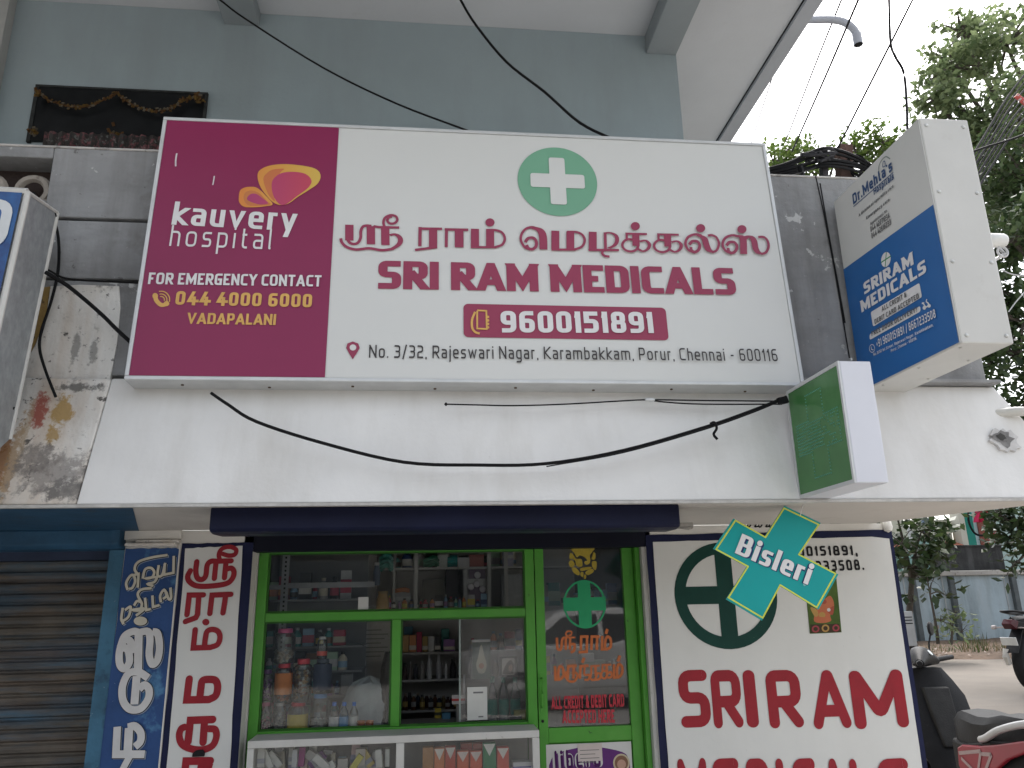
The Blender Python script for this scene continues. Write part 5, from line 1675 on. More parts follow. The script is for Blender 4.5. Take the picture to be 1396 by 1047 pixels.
mid = [(549, 555, 904, (.06, .04, .04), 'dark brown bottle leftmost'), (557, 562, 902, (.12, .10, .09), 'slim brown bottle'), (564, 570, 905, (.05, .05, .06), 'short black bottle'), (572, 579, 901, (.2, .19, .18), 'grey bottle'),
       (582, 589, 893, (.42, .42, .42), 'tall white bottle'), (595, 602, 893, (.36, .36, .37), 'tall pale grey bottle'), (606, 610, 902, (.5, .5, .5), 'thin white tube bottle'), (613, 622, 898, (.03, .03, .03), 'black wide bottle'),
       (640, 648, 896, (.3, .3, .3), 'grey bottle behind the sliding pane'), (672, 680, 900, (.35, .3, .26), 'beige bottle behind the sliding pane')]
for xa, xb, yt, col, nm_ in mid:
    bottle(nm_ + ' ' + names[1], xa, xb, yt, z2_, Ys + .04, col, (.3, .3, .3) if col[0] > .1 else (.05, .05, .05), None, 'bottles on the middle shelf', neck=.5)
for i in range(13):
    xa = 549 + i * 5.8
    row = i % 2
    yt = 945 + (i * 7) % 13 - row * 8
    col = [(.05, .02, .015), (.03, .03, .035), (.09, .04, .02), (.02, .03, .05), (.12, .09, .03)][i % 5]
    nm_ = ['reddish brown', 'black', 'amber', 'deep blue black', 'olive brown'][i % 5] + ' ' + ['medicine bottle', 'syrup bottle', 'tonic bottle'][i // 5]
    bottle(nm_ + ' ' + names[2], xa, xa + 7, yt, z3, Ys + .03 + row * .07, col, [(.2, .16, .12), (.05, .05, .05), (.3, .3, .3)][i % 3],
           [(.4, .3, .1), None, (.3, .3, .3), None][i % 4], 'bottles on the lowest shelf', neck=.45)
carton('small yellow pack in front of the dark bottles', at(596, 975, Ys - .02).x, .957, .035, .05, 4.6, .03, (.4, .3, .03), band=((.05, .05, .03), .3, .6), name='pack', cat='pack')
carton('small light blue pack in front of the dark bottles', at(604, 978, Ys - .02).x + .01, .957, .045, .03, 4.56, .03, (.08, .22, .34), name='pack', cat='pack')
carton('white pack with red dots beside the edge of the sliding pane', at(625, 960, 4.3).x, at(625, 960, 4.3).z, .066, .045, 4.3, .03, (.52, .48, .46), band=((.45, .05, .05), .35, .6), name='pack', cat='pack')
x = at(628, 960, 4.3).x
tag(MB().box(x - .022, x + .03, 4.29, 4.36, ZC, at(625, 960, 4.3).z - .0005).build('pack', cm((.2, .19, .18)), None, bevel=.002), 'grey box under the white pack with red dots', 'pack')
# things behind and on the sliding pane
cd = thing('payment_card', 'white payment card standing against the sliding pane, its code left blank', 'card', (0, 4.118, 0))
plQ = Plane((0, 4.1265, 0), (1, 0, 0), (0, 0, 1))
qa, qb = plQ.uv(637, 982), plQ.uv(664, 936)
MB().prism([qa, (qb[0], qa[1]), qb, (qa[0], qb[1])], plQ, 0, .003).build('card', flat('card_white', (.55, .55, .52)), cd)
k = MB()
bar(k, plQ, qa[0] + .03, qb[1] - .03, qb[0] - .02, qb[1] - .022, .003, .0035)
bar(k, plQ, qa[0] + .055, qa[1] + .012, qb[0] - .02, qa[1] + .018, .003, .0035)
k.build('printed_lines', m_gr, cd)
xc_ = at(639, 828, 4.12).x
x, z, w, h = span(488, 502, 814, 831, 4.122)
tag(MB().box(x - w / 2, x + w / 2, 4.1215, 4.1245, z, z + h).build('sticker', flat('sticker_white', (.5, .5, .48))), 'small white sticker at the bottom of the upper window pane', 'sticker')
x, z, w, h = span(644, 669, 872, 926, 4.25)
dp = thing('leaflet', 'dark green leaflet with a pale drop emblem behind the sliding pane', 'leaflet', (x, 4.25, z))
MB().box(x - w / 2, x + w / 2, 4.25, 4.253, z, z + h).build('sheet', cm((.05, .09, .07)), dp)
plL = Plane((x, 4.2495, z), (1, 0, 0), (0, 0, 1))
MB().poly([plL.pt(a_ * .6, b_, .0005) for a_, b_ in smoothpath([(0, .17), (.03, .105), (.045, .07), (.03, .035), (0, .028), (-.03, .035), (-.045, .07), (-.03, .105)], 4, True)]).build('drop_emblem', cm((.5, .48, .36)), dp)
MB().poly([plL.pt(.014 * cos(i), .065 + .014 * sin(i), .0009) for i in [j * .524 for j in range(12)]]).build('drop_centre', cm((.4, .16, .08)), dp)
MB().box(x - w / 2, x + w / 2, 4.247, 4.2495, z + h - .012, z + h).build('top_edge', cm((.6, .6, .6)), dp)
x, z, w, h = span(681, 706, 895, 923, 4.2)
wp = thing('photo_card', 'small framed card with a long haired portrait behind the sliding pane', 'card', (x, 4.2, z))
MB().box(x - w / 2, x + w / 2, 4.2, 4.206, z, z + h).build('frame', cm((.03, .03, .03)), wp)
plC = Plane((x, 4.1995, z), (1, 0, 0), (0, 0, 1))
k = MB()
k.poly([plC.pt(a_, b_, .0004) for a_, b_ in rrect(-w * .36, h * .1, w * .36, h * .92, .008)], 0)
k.poly([plC.pt(a_ * w, b_ * h, .0008) for a_, b_ in smoothpath([(-.3, .14), (-.25, .4), (-.05, .72), (.15, .82), (.28, .6), (.26, .3), (.2, .16)], 4, True)], 1)
k.poly([plC.pt(a_ * w, b_ * h, .0012) for a_, b_ in smoothpath([(.02, .3), (.0, .48), (.1, .62), (.2, .56), (.2, .38), (.12, .28)], 4, True)], 2)
k.build('portrait', [cm((.5, .47, .42)), cm((.06, .03, .02)), cm((.42, .26, .18))], wp)
for xa, xb, nm_ in ((664, 678, 'teal label water bottle beside the white payment card'), (679, 693, 'teal label water bottle in the middle of three'), (695, 709, 'teal label water bottle above the yellow box')):
    bottle(nm_, xa, xb, 922, ZC, 4.3, (.35, .4, .4), (.05, .25, .2), (.02, .26, .2), 'water bottles behind the sliding pane', clear=True)
carton('yellow pack at the right corner behind the sliding pane', at(710, 975, 4.24).x, ZC, .075, .075, 4.2, .03, (.42, .40, .1), name='pack', cat='pack')
for px in (643, 704):
    x = at(px, 984, 4.12).x
    tag(MB().box(x - .03, x + .03, 4.137, 4.155, .991, 1.012).build('clip', m_dkblack, None, bevel=.002), 'black clip holding the bottom of the sliding pane, %s' % ('under the payment card' if px < 670 else 'under the yellow pack'), 'clip')
x = at(633, 915, 4.35).x
tag(MB().lathe([(.001, 0), (.006, 0), (.006, .24), (.001, .24)], (x, 4.35, ZC), 8).build('white_tube', cm((.5, .5, .5))), 'thin white tube upright at the edge of the sliding pane', 'tube')

# upper pane: rack at left, stock on shelves at right
RK = thing('slotted_rack', 'grey slotted steel rack behind the upper left window pane', 'rack', (-.7, 4.6, .96))
m_rack = mat('rack_steel', (.28, .28, .29), .5, .1, 12, metal=.2)
xr_ = at(388, 800, 4.60).x
r = MB()
r.box(xr_ - .02, xr_ + .02, 4.60, 4.603, .96, 2.15)
r.box(-.9 + .01, xr_ - .0205, 4.602, 4.605, 1.655, 1.68).box(xr_ + .0205, -.3, 4.602, 4.605, 1.66, 1.69)
r.build('post', m_rack, RK)
r = MB()
for i in range(40):
    z = 1.2 + i * .024
    r.box(xr_ - .005, xr_ + .005, 4.598, 4.5995, z, z + .011)
r.build('slots', m_dkblack, RK)
up = [(395, 410, 752, 790, (.17, .17, .17), 'grey plastic bin at the top left of the upper pane'), (411, 427, 776, 797, (.22, .22, .21), 'square grey tin on the slotted rack'),
      (441, 460, 757, 776, (.25, .25, .25), 'pale basket high in the middle of the upper pane'), (464, 482, 756, 780, (.20, .19, .2), 'grey mauve box beside the pale basket'),
      (444, 462, 808, 830, (.18, .18, .17), 'low grey box standing on the rail line'), (468, 482, 792, 826, (.24, .23, .24), 'tall pale box in the upper pane'),
      (496, 512, 757, 826, (.24, .22, .2), 'tall brownish board standing in the upper pane'),
      (402, 408, 790, 832, (.45, .45, .42), 'white tube lamp standing in the rack'), (536, 560, 808, 815, (.3, .3, .3), 'white tray on the upper shelf'),
      (608, 632, 774, 806, (.035, .033, .035), 'black sack shaped box on the shelf'), (576, 606, 790, 815, (.06, .06, .05), 'dark olive box on the shelf'),
      (637, 662, 776, 812, (.13, .1, .14), 'plum coloured pack behind the four white discs'), (624, 640, 760, 788, (.34, .34, .35), 'white pack standing on the upper shelf'),
      (684, 712, 783, 815, (.27, .28, .29), 'wide pale grey box at the right of the upper pane'), (686, 700, 752, 768, (.28, .27, .36), 'lilac bundle pack at the top right'),
      (640, 660, 756, 769, (.22, .07, .06), 'dull red pack on the top shelf'), (596, 610, 757, 770, (.30, .32, .3), 'pale green grey pack on the top shelf')]
for i, (xa, xb, yt, yb_, col, lab) in enumerate(up):
    Y = 4.92 if xa < 520 else 5.02
    x, z, w, h = span(xa, xb, yt, yb_, Y)
    if xa > 520:
        zb_ = z4 if yb_ > 780 else z5
        h = max(.02, z + h - zb_)
        z = zb_
    carton(lab, x, z, w, h, Y, .09, col, band=((.4, .4, .4), .55, .75) if i % 3 == 2 else None, name='stock_box', cat='box', group='stock behind the upper pane')


def bundle(label, xa, xb, yt, yb_, Y, col, n=6, zb_=None):
    x, z, w, h = span(xa, xb, yt, yb_, Y)
    if zb_:
        h, z = max(.03, z + h - zb_), zb_
    k = MB()
    rnd = random.Random(xa)
    for i in range(n):
        yy = Y + rnd.uniform(0, .05)
        z0_ = z + h * (.15 + .7 * i / n)
        pts = smoothpath([(x - w / 2, yy, z0_ - h * .1), (x - w * .2, yy - .02, z0_ + h * .12 * rnd.uniform(-1, 1)), (x + w * .2, yy - .01, z0_ + h * .1), (x + w / 2, yy, z0_ - h * .12)], 4)
        k.tube(pts, h * .13, 6)
    return tag(k.build('tubing_bundle', cm(col, .3), None, smooth=True), label, 'bundle', 'bundles on the top shelf')


bundle('bundle of dark green tubing on the top shelf', 578, 598, 756, 771, 5.0, (.02, .12, .07), zb_=z5)
bundle('bundle of bright teal tubing on the top shelf', 599, 628, 758, 771, 5.06, (.02, .25, .24), zb_=z5)
bundle('orange cord bundle in the white tray', 535, 558, 800, 808, 5.02, (.42, .14, .04), 4)
bundle('teal bag of tubing hanging beside the brown board', 518, 534, 752, 778, 4.85, (.03, .18, .15), 5)
# four white discs
x, z, w, h = span(640, 665, 780, 812, 5.0)
for i, (px, py) in enumerate(((651, 784), (650, 796), (642, 800), (658, 803))):
    p = at(px, py, 5.0)
    tag(MB().lathe([(.001, -.006), (.019, -.006), (.021, 0), (.012, 0), (.011, -.004), (.001, -.004)], p, 18, axis='y').build('tape_roll', cm((.42, .40, .43)), None, smooth=True),
        ['white tape roll at the top of the cluster of four', 'white tape roll in the middle of the cluster of four', 'white tape roll at the left of the cluster of four', 'white tape roll lowest in the cluster of four'][i], 'tape roll', 'tape rolls on the plum pack')
# teddy-like ochre pot with plant, blue bottle with white ball cap
bottle('blue bottle with round white cap in the upper pane', 509, 519, 767, at(514, 798, 4.85).z, 4.85, (.06, .09, .14), (.45, .45, .45), None, None, neck=.6)
bottle('ochre jar in the lower middle of the upper pane', 513, 531, 806, at(520, 832, 4.8).z, 4.8, (.33, .2, .07), (.28, .2, .08), None, None, neck=.7)

# ---------------------------------------------------------------- crowded stock behind the panes
ORD = ['first', 'second', 'third', 'fourth', 'fifth', 'sixth', 'seventh', 'eighth', 'ninth', 'tenth', 'eleventh', 'twelfth', 'thirteenth', 'fourteenth', 'fifteenth', 'sixteenth', 'seventeenth', 'eighteenth']
PAL = [('white', (.50, .49, .47)), ('grey', (.22, .22, .22)), ('dark blue', (.03, .06, .16)), ('pale green', (.25, .36, .26)), ('orange', (.46, .16, .05)), ('black', (.02, .02, .02)), ('cream', (.46, .42, .33)),
       ('crimson', (.32, .03, .06)), ('silver grey', (.36, .36, .37)), ('teal', (.03, .19, .18)), ('brown', (.13, .07, .04)), ('mauve', (.24, .14, .26)), ('yellow', (.45, .36, .06)), ('light blue', (.18, .3, .42))]


def fillrow(pxa, pxb, z, Y, hlo, hhi, seed, where, group, p_bottle=.4, wlo=.035, whi=.075):
    rn = random.Random(seed)
    xa_, xb_ = at(pxa, 850, Y).x, at(pxb, 850, Y).x
    x, i = xa_, 0
    while x < xb_ - wlo and i < 18:
        cn, col = rn.choice(PAL)
        isb = rn.random() < p_bottle
        w = rn.uniform(wlo, whi) * (.7 if isb else 1)
        h = rn.uniform(hlo, hhi)
        y = Y + rn.uniform(0, .03)
        lab = '%s %s, %s from the left %s' % (cn, 'bottle' if isb else 'box', ORD[i], where)
        if isb:
            o = thing('bottle', lab, 'bottle', (0, 0, 0), group)
            r = w / 2
            MB().lathe([(r * .2, 0), (r * .95, 0), (r, h * .05), (r, h * .6), (r * .8, h * .72), (r * .4, h * .82), (r * .4, h * .87)], n=12).build('body', cm(col, .3), o, smooth=True)
            MB().lathe([(.001, h * .865), (r * .5, h * .865), (r * .5, h), (.001, h)], n=12).build('cap', cm(rn.choice(PAL)[1], .35), o, smooth=True)
            MB().lathe([(r * 1.02, h * .15), (r * 1.02, h * .5)], n=12).build('label', cm(rn.choice(PAL)[1]), o, smooth=True)
            o.location = (x + r, y, z)
        else:
            carton(lab, x + w / 2, z, w, h, y, .06, col, rn.uniform(-.15, .15), 0, band=(rn.choice(PAL)[1], .2, rn.uniform(.4, .7)), group=group, name='stock_box', cat='box')
        x += w + rn.uniform(.002, .012)
        i += 1


LU = thing('side_shelves', 'dark shelf rack crowded with stock behind the jars at the left of the shop', 'shelves', (-.6, 4.7, .12))
m_dsh = mat('rack_shelf', (.20, .20, .20), .5, .1, 9)
zrows = [.955, 1.085, 1.215, 1.345]
for z in zrows + [1.60]:
    MB().box(-.885, -.36, 4.65, 4.88, z - .01, z).build('shelf', m_dsh, LU)
MB().box(-.885, -.36, 4.885, 4.90, .13, 2.15).build('back', mat('rack_back', (.12, .12, .12), .7), LU)
for i, (z, nm_) in enumerate(zip(zrows, ('bottom', 'second', 'third', 'top'))):
    fillrow(352, 478, z, 4.68, .07, .108, 40 + i, 'on the %s dark shelf behind the jars' % nm_, 'stock on the shelves behind the jars', .45)
fillrow(360, 476, 1.60, 4.68, .08, .16, 51, 'on the dark shelf in the upper left pane', 'stock on the shelf in the upper left pane', .35)
fillrow(528, 712, z4, 4.985, .045, .085, 61, 'in the front row of the upper pane shelf', 'front row on the upper pane shelf', .75, .025, .05)
fillrow(530, 712, z5, 5.12, .07, .12, 62, 'in the back row of the topmost shelf', 'back row on the topmost shelf', .3, .05, .1)
fillrow(722, 850, z4, 5.0, .06, .15, 63, 'on the shelf seen high through the door glass', 'stock seen through the door glass', .4)
fillrow(724, 850, z2_, 5.0, .06, .13, 64, 'on the shelf seen low through the door glass', 'stock seen through the door glass', .5)
fillrow(640, 712, z1, 5.0, .06, .12, 65, 'on the upper shelf behind the sliding pane', 'stock behind the sliding pane', .4)

# ================================================================== HANGING CROSS
plH = Plane((1.5, 3.14, 1.7), Vector((1, .10, 0)), (0, 0, 1))
HC = thing('hanging_cross', 'teal cross shaped hanging card with yellow outline, tilted on a string under the canopy', 'hanging card', plH.pt(0, 0))
px_out = [(1069.5, 689.5), (1119, 713), (1090.5, 755.5), (1143, 783), (1116, 831), (1064, 799), (1039, 846), (990, 817), (1018, 772.5), (972.5, 748), (1000, 707), (1043, 731)]
outl = [plH.uv(*p) for p in px_out]
MB().prism(outl, plH, -.004, 0).build('card', mat('card_teal', (.004, .285, .28), .35, .05, 3), HC)
cxm = sum(p[0] for p in outl) / 12
cym = sum(p[1] for p in outl) / 12
inn = [(cxm + (x - cxm) * .955, cym + (y - cym) * .955) for x, y in outl]
k = MB()
ribbon(k, inn, .0062, plH, .0005, closed=True)
k.build('yellow_outline', flat('outline_yellow', (.55, .6, .07)), HC)
zz = lambda x, y: (960 + x / 4.987, 680 + y / 4.987)
for wt, m_, of, d in ((.34, flat('navy_shadow', (.01, .03, .12)), .0008, 1.2), (.25, m_lw, .0032, 0)):
    a, b = zz(205 + d * 3, 368 + d * 4), zz(700 + d * 3, 586 + d * 4)
    text(plH, 'Bisleri', a, b, .088, wt, m_, HC, of, gap=.14 - (wt - .25), slant=.1, aspect=.6)
k = MB()
p = plH.uv(*zz(681, 583))
k.poly([plH.pt(p[0] + .006 * cos(i), p[1] + .006 * sin(i), .0009) for i in [j * .524 for j in range(12)]])
k.build('trade_dot', flat('dot_teal', (.2, .45, .45)), HC)
hp = plH.pt(*plH.uv(1091, 703))
tag(MB().tube([hp, hp + Vector((.01, .0, .03)), Vector((hp.x + .02, hp.y, Zs - .003))], .0022, 6).build('string', flat('white_string', (.6, .6, .58)), HC))

# deity print on the board
plG = Plane((0, Yw - .0085, 0), (1, 0, 0), (0, 0, 1))
gp = thing('devotional_print', 'small green devotional print with an orange figure, half hidden by the hanging cross', 'print', plG.pt(*plG.uv(1123, 864)))
q = [plG.uv(*p) for p in ((1104, 864), (1147, 862), (1139, 778), (1096, 780))]
MB().prism(q, plG, 0, .0025).build('sheet', mat('print_olive', (.06, .10, .022), .4, .3, 12), gp)
t = Trace(plG, 960, 680, 4.987, .0028, 4.45 / F)
t.pg([(745, 830), (760, 760), (800, 700), (850, 660), (875, 690), (880, 740), (855, 790), (860, 830), (800, 845)], 0, True)
t.pg([(720, 740), (760, 750), (775, 790), (750, 800)], 2, True).pg([(835, 760), (880, 730), (870, 790)], 3, True)
t.el(800, 790, 22, 20, 2).el(845, 755, 12, 12, 4).el(795, 815, 30, 12, 0).el(810, 700, 20, 16, 3)
t.pg([(722, 912), (720, 855), (915, 850), (928, 905)], 1).el(755, 885, 26, 24, 5).el(822, 880, 26, 26, 2).el(893, 878, 24, 24, 5)
t.el(755, 885, 15, 14, 1).el(822, 880, 15, 15, 1).el(893, 878, 13, 13, 1)
t.mb.build('figure', [flat('fig_orange', (.42, .12, .05)), flat('fig_dark', (.05, .035, .02)), flat('fig_gold', (.38, .22, .06)), flat('fig_rust', (.3, .06, .03)), flat('fig_white', (.5, .48, .45)), flat('fig_red', (.28, .04, .05))], gp)

# ================================================================== CABLES ON THE BUILDING
m_cab = mat('cable_black', (.010, .010, .011), .6, .2, 60, spec=.1)
m_cab2 = mat('cable_grey', (.05, .05, .055), .7, .2, 60, spec=.1)
m_cab3 = mat('cable_matt_black', (.012, .012, .014), .9, .2, 60, spec=.1)


def cable(label, pts, r, name='cable', m=m_cab, n=5, cat='cable', group=None):
    """pts: photo pixel + depth along the street normal"""
    P = smoothpath([tuple(at(*p)) for p in pts], n)
    o = MB().tube(P, r, 6).build(name, m, None, smooth=True)
    return tag(o, label, cat, group)


cable('thin black cable crossing the upper wall from the left beam down behind the sign', [(270, -20, 3.6), (300, 0, 3.62), (335, 26, 3.64), (440, 92, 3.6), (540, 141, 3.5), (645, 181, 3.3), (660, 190, 3.25)], .005)
cable('black cable curving down the middle of the upper wall behind the sign', [(615, -25, 3.5), (628, 0, 3.5), (648, 33, 3.5), (690, 84, 3.48), (742, 125, 3.42), (790, 167, 3.3), (840, 192, 3.2)], .007)
cable('thick black cable sagging across the white canopy under the sign', [(288, 536, 2.99), (310, 551, 2.965), (350, 575, 2.955), (440, 604, 2.95), (550, 630, 2.95), (650, 634, 2.95), (745, 632, 2.95), (850, 614, 2.955), (962, 582, 2.965), (1030, 558, 2.97), (1072, 541, 2.98)], .0065)
cable('second strand wound on the right half of the sagging cable', [(745, 636, 2.942), (850, 617, 2.945), (962, 585, 2.955), (1030, 561, 2.965), (1072, 543, 2.975)], .0025)
cable('thin wire with a knotted end running just below the sign', [(608, 551, 3.03), (650, 552, 3.03), (700, 553, 3.03), (770, 551, 3.03), (840, 547, 3.03), (885, 545, 3.03), (960, 546, 3.03), (1066, 547, 3.03)], .003)
cable('thin wire close under the right part of the sign', [(880, 544, 3.04), (905, 548, 3.035), (960, 551, 3.03), (1066, 551, 3.02)], .003)
cable('bit of twisted cable end hanging from the sagging cable', [(968, 578, 2.945), (974, 576, 2.94), (977, 584, 2.94), (973, 592, 2.94), (978, 599, 2.94)], .0055, 'cable_tie', cat='cable tie')
tag(MB().lathe([(.001, -.008), (.008, 0), (.001, .008)], at(608, 551, 3.02), 8).build('cable_knot', m_cab), 'small black knot at the end of the thin wire under the sign', 'knot')
tag(MB().obox(at(886, 545, 3.02), (.02, 0, 0), (0, .008, 0), (0, 0, .005)).build('cable_clip', m_alu, None, bevel=.002), 'metal clip joining wires just below the sign', 'clip')
tag(MB().obox(at(1067, 546, 2.97), (.02, 0, .004), (0, .012, 0), (-.004, 0, .014)).build('junction_box', m_cab, None, bevel=.003), 'small black junction box between main sign and green led sign', 'junction box')
cable('thick black cable from neighbour sign sloping down behind the main sign', [(62, 371, 2.95), (90, 388, 3.02), (115, 408, 3.05), (140, 430, 3.06), (160, 450, 3.07), (182, 470, 3.09)], .008)
cable('thin black cable running level from neighbour sign to the main sign', [(66, 368, 3.0), (85, 378, 3.08), (110, 382, 3.1), (150, 384, 3.11), (195, 386, 3.12)], .004)
cable('black cable looping down beside the neighbour sign', [(45, 262, 2.92), (60, 285, 2.99), (74, 302, 3.06), (80, 330, 3.1), (79, 370, 3.1), (70, 410, 3.1), (57, 450, 3.09), (54, 475, 3.08), (62, 505, 3.07), (76, 541, 3.06)], .006)
cable('thin brown cable along the top of the neighbour sign', [(44, 263, 2.75), (60, 280, 2.9), (75, 291, 2.96), (75, 305, 3.0)], .004)
cable('short cable leaving the bottom of the neighbour sign', [(18, 555, 2.95), (8, 572, 2.98), (0, 588, 3.0), (-12, 600, 3.02)], .006)
cable('short cable hanging from the canopy behind the hanging cross', [(1003, 683, 3.4), (1015, 694, 3.5), (1035, 703, 3.6), (1052, 702, 3.62), (1063, 696, 3.6), (1086, 684, 3.4)], .003)
# flowers of a garland over the window and potted floral cloth
m_gar = [mat('garland_ochre', (.11, .065, .018), .7, .3, 40), mat('garland_brown', (.10, .05, .02), .8, .3, 40), mat('garland_pale', (.12, .10, .07), .7, .2, 40)]
gl = MB()
rnd = random.Random(3)
for pts in ([(52, 127), (70, 138), (100, 146), (125, 143), (158, 128)], [(160, 127), (178, 141), (205, 151), (232, 148), (252, 136), (272, 131)]):
    P = smoothpath([tuple(at(*p, 3.95)) for p in pts], 8)
    gl.tube(P, .004, 5, 1)
    for p in P:
        for _ in range(2):
            c = Vector(p) + Vector((rnd.uniform(-.012, .012), rnd.uniform(-.012, .004), rnd.uniform(-.014, .012)))
            u = Vector((rnd.uniform(-1, 1), rnd.uniform(-1, 1), rnd.uniform(-1, 1))).normalized()
            v = u.orthogonal().normalized()
            gl.obox(c, u * .008, v * .005, u.cross(v) * .003, rnd.choice((0, 0, 1, 2)))
tag(gl.build('flower_garland', m_gar), 'dried marigold garland in two swags over the dark upper window', 'garland')
tf = MB()
for px, py, n, s in ((155, 186, 40, .06), (270, 133, 16, .03), (46, 180, 14, .03), (50, 126, 10, .025)):
    c0 = at(px, py, 3.93)
    for _ in range(n):
        c = c0 + Vector((rnd.gauss(0, s * .4), rnd.gauss(0, .01), rnd.gauss(0, s * .4)))
        u = Vector((rnd.uniform(-1, 1), rnd.uniform(-1, 1), rnd.uniform(-1, 1))).normalized()
        v = u.orthogonal().normalized()
        tf.obox(c, u * .010, v * .007, u.cross(v) * .004, rnd.choice((0, 0, 1, 2)))
tag(tf.build('flower_tufts', m_gar), 'tufts of dried flowers at the corners and sill of the dark upper window', 'flowers')
xa, xb = at(60, 185, 3.9).x, at(225, 195, 3.9).x
z0_ = at(100, 195, 3.9).z - .06
cl = MB()
n = 40
rows = [z0_, z0_ + .05, z0_ + .125]
for i in range(n):
    x0_, x1_ = xa + (xb - xa) * i / n, xa + (xb - xa) * (i + 1) / n
    y0_, y1_ = 3.9 + .012 * sin(i * 1.9), 3.9 + .012 * sin((i + 1) * 1.9)
    for a, b in zip(rows, rows[1:]):
        cl.poly([(x0_, y0_, a), (x1_, y1_, a), (x1_, y1_, b), (x0_, y0_, b)])
tag(cl.build('floral_cloth', mat('floral_cloth', (.045, .042, .04), .9, .4, 9, spots=[((.20, .08, .09), 30, .53, .9, .08), ((.17, .18, .17), 37, .58, .9, .06), ((.15, .03, .04), 22, .62, .9, .05)])),
    'dark cloth with pink flower print hung along the sill of the upper window', 'cloth')

# ================================================================== PIPE, CCTV, POSTS
m_pvc = mat('pvc_grey', (.32, .33, .36), .4, .06, 10)
pp = [Vector(tuple(at(*p))) for p in ((1085, 27, 3.95), (1110, 27, 3.9), (1134, 27, 3.87), (1150, 30, 3.85), (1162, 38, 3.84), (1168, 48, 3.84), (1170, 59, 3.84))]
dpz = thing('drain_pipe', 'grey plastic drain spout with elbow poking out from the roof slab edge', 'pipe', pp[0])
MB().tube(smoothpath([tuple(p) for p in pp], 5), .024, 14).build('pipe', m_pvc, dpz, smooth=True)
e = pp[-1]
dirv = (pp[-1] - pp[-2]).normalized()
MB().tube([e - dirv * .07, e + dirv * .012], .028, 14, caps=False).build('elbow_collar', m_pvc, dpz, smooth=True)
MB().tube([e + dirv * .002, e + dirv * .006], .0235, 14).build('bore', m_dkblack, dpz)
MB().tube([pp[0] - Vector((.5, -.01, 0)), pp[0]], .024, 14).build('pipe', m_pvc, dpz, smooth=True)
cc = at(1358, 328, 3.2)
cv = thing('cctv_camera', 'small white security camera peeping out behind the projecting sign', 'camera', cc)
MB().lathe([(.001, -.07), (.030, -.068), (.036, -.05), (.036, .03), (.030, .045), (.001, .047)], cc, 14, axis='x').build('body', mat('cctv_white', (.6, .6, .58), .35), cv, smooth=True)
MB().tube([cc + Vector((0, 0, -.03)), cc + Vector((.03, .0, -.07)), cc + Vector((-.02, .02, -.10)), cc + Vector((-.5, .03, -.11))], .010, 8).build('arm', mat('cctv_arm', (.5, .5, .5), .4), cv, smooth=True)
MB().torus(cc + Vector((.022, 0, -.06)), .026, .006, 'y', 16, 6).build('cable_loop', mat('cctv_cable', (.5, .5, .5), .5), cv, smooth=True)
sc_ = at(1384, 561, 3.06)
tag(MB().tube([sc_ - Vector((.07, -.05, 0)), sc_, sc_ + Vector((.12, -.03, -.004))], .021, 12).build('pipe_stub', mat('pipe_white', (.55, .54, .5), .5), None, smooth=True), 'white pipe stub sticking out of the right end of the canopy', 'pipe')
hol = thing('chipped_hollow', 'rough chipped hollow with grey inside at the right end of the white canopy', 'damage', at(1370, 600, 3.03))
plZ = Plane(at(1370, 600, 3.045), (1, 0, 0), (0, .115, .516))


def jag(c, rx, ry, n, j, seed):
    rn = random.Random(seed)
    return [(c[0] + rx * cos(2 * pi * i / n) * (1 + rn.uniform(-j, j)), c[1] + ry * sin(2 * pi * i / n) * (1 + rn.uniform(-j, j))) for i in range(n)]


hc = plZ.uv(1370, 600)
MB().prism(jag(hc, .062, .058, 22, .22, 1), plZ, -.02, .002).build('chipped_rim', mat('chip_rim', (.52, .51, .50), .95, .1, 30, .8, 60), hol)
MB().poly([plZ.pt(x, y, .0035) for x, y in jag((hc[0] - .006, hc[1] + .006), .042, .038, 16, .3, 2)]).build('grey_core', mat('chip_core', (.19, .185, .18), .95, .35, 25, .9, 50), hol)
MB().poly([plZ.pt(x, y, .005) for x, y in jag((hc[0] - .014, hc[1] + .014), .02, .016, 12, .3, 3)]).build('dark_core', mat('chip_dark', (.07, .068, .065), .95, .35, 25), hol)

# posts and the cable bundle above the parapet
m_post = mat('rust_post', (.055, .05, .055), .7, .3, 12, .3, 50)
a = at(1127, 330, 3.45)
b = at(1122, 205, 3.45)
tag(MB().obox((a + b) / 2, (b - a) / 2, (.017, 0, 0), (0, .02, 0)).build('post', m_post, None, bevel=.003), 'dark steel post behind the projecting sign carrying the cable bundle', 'post')
a, b = at(1101, 283, 3.33), at(1091, 228, 3.36)
tag(MB().tube([a, (a + b) / 2 + Vector((.004, 0, 0)), b], .015, 8).build('cable_drop', m_cab, None, smooth=True), 'short black wrapped cable end hanging over the parapet', 'cable end')
a, b = at(1152, 260, 3.6), at(1150, 200, 3.6)
tag(MB().obox((a + b) / 2, (b - a) / 2, (.04, 0, 0), (0, .03, 0)).build('wooden_stump', mat('stump', (.10, .06, .05), .8, .3, 20, .4), None, bevel=.004), 'reddish brown block behind the post among the cables', 'block')
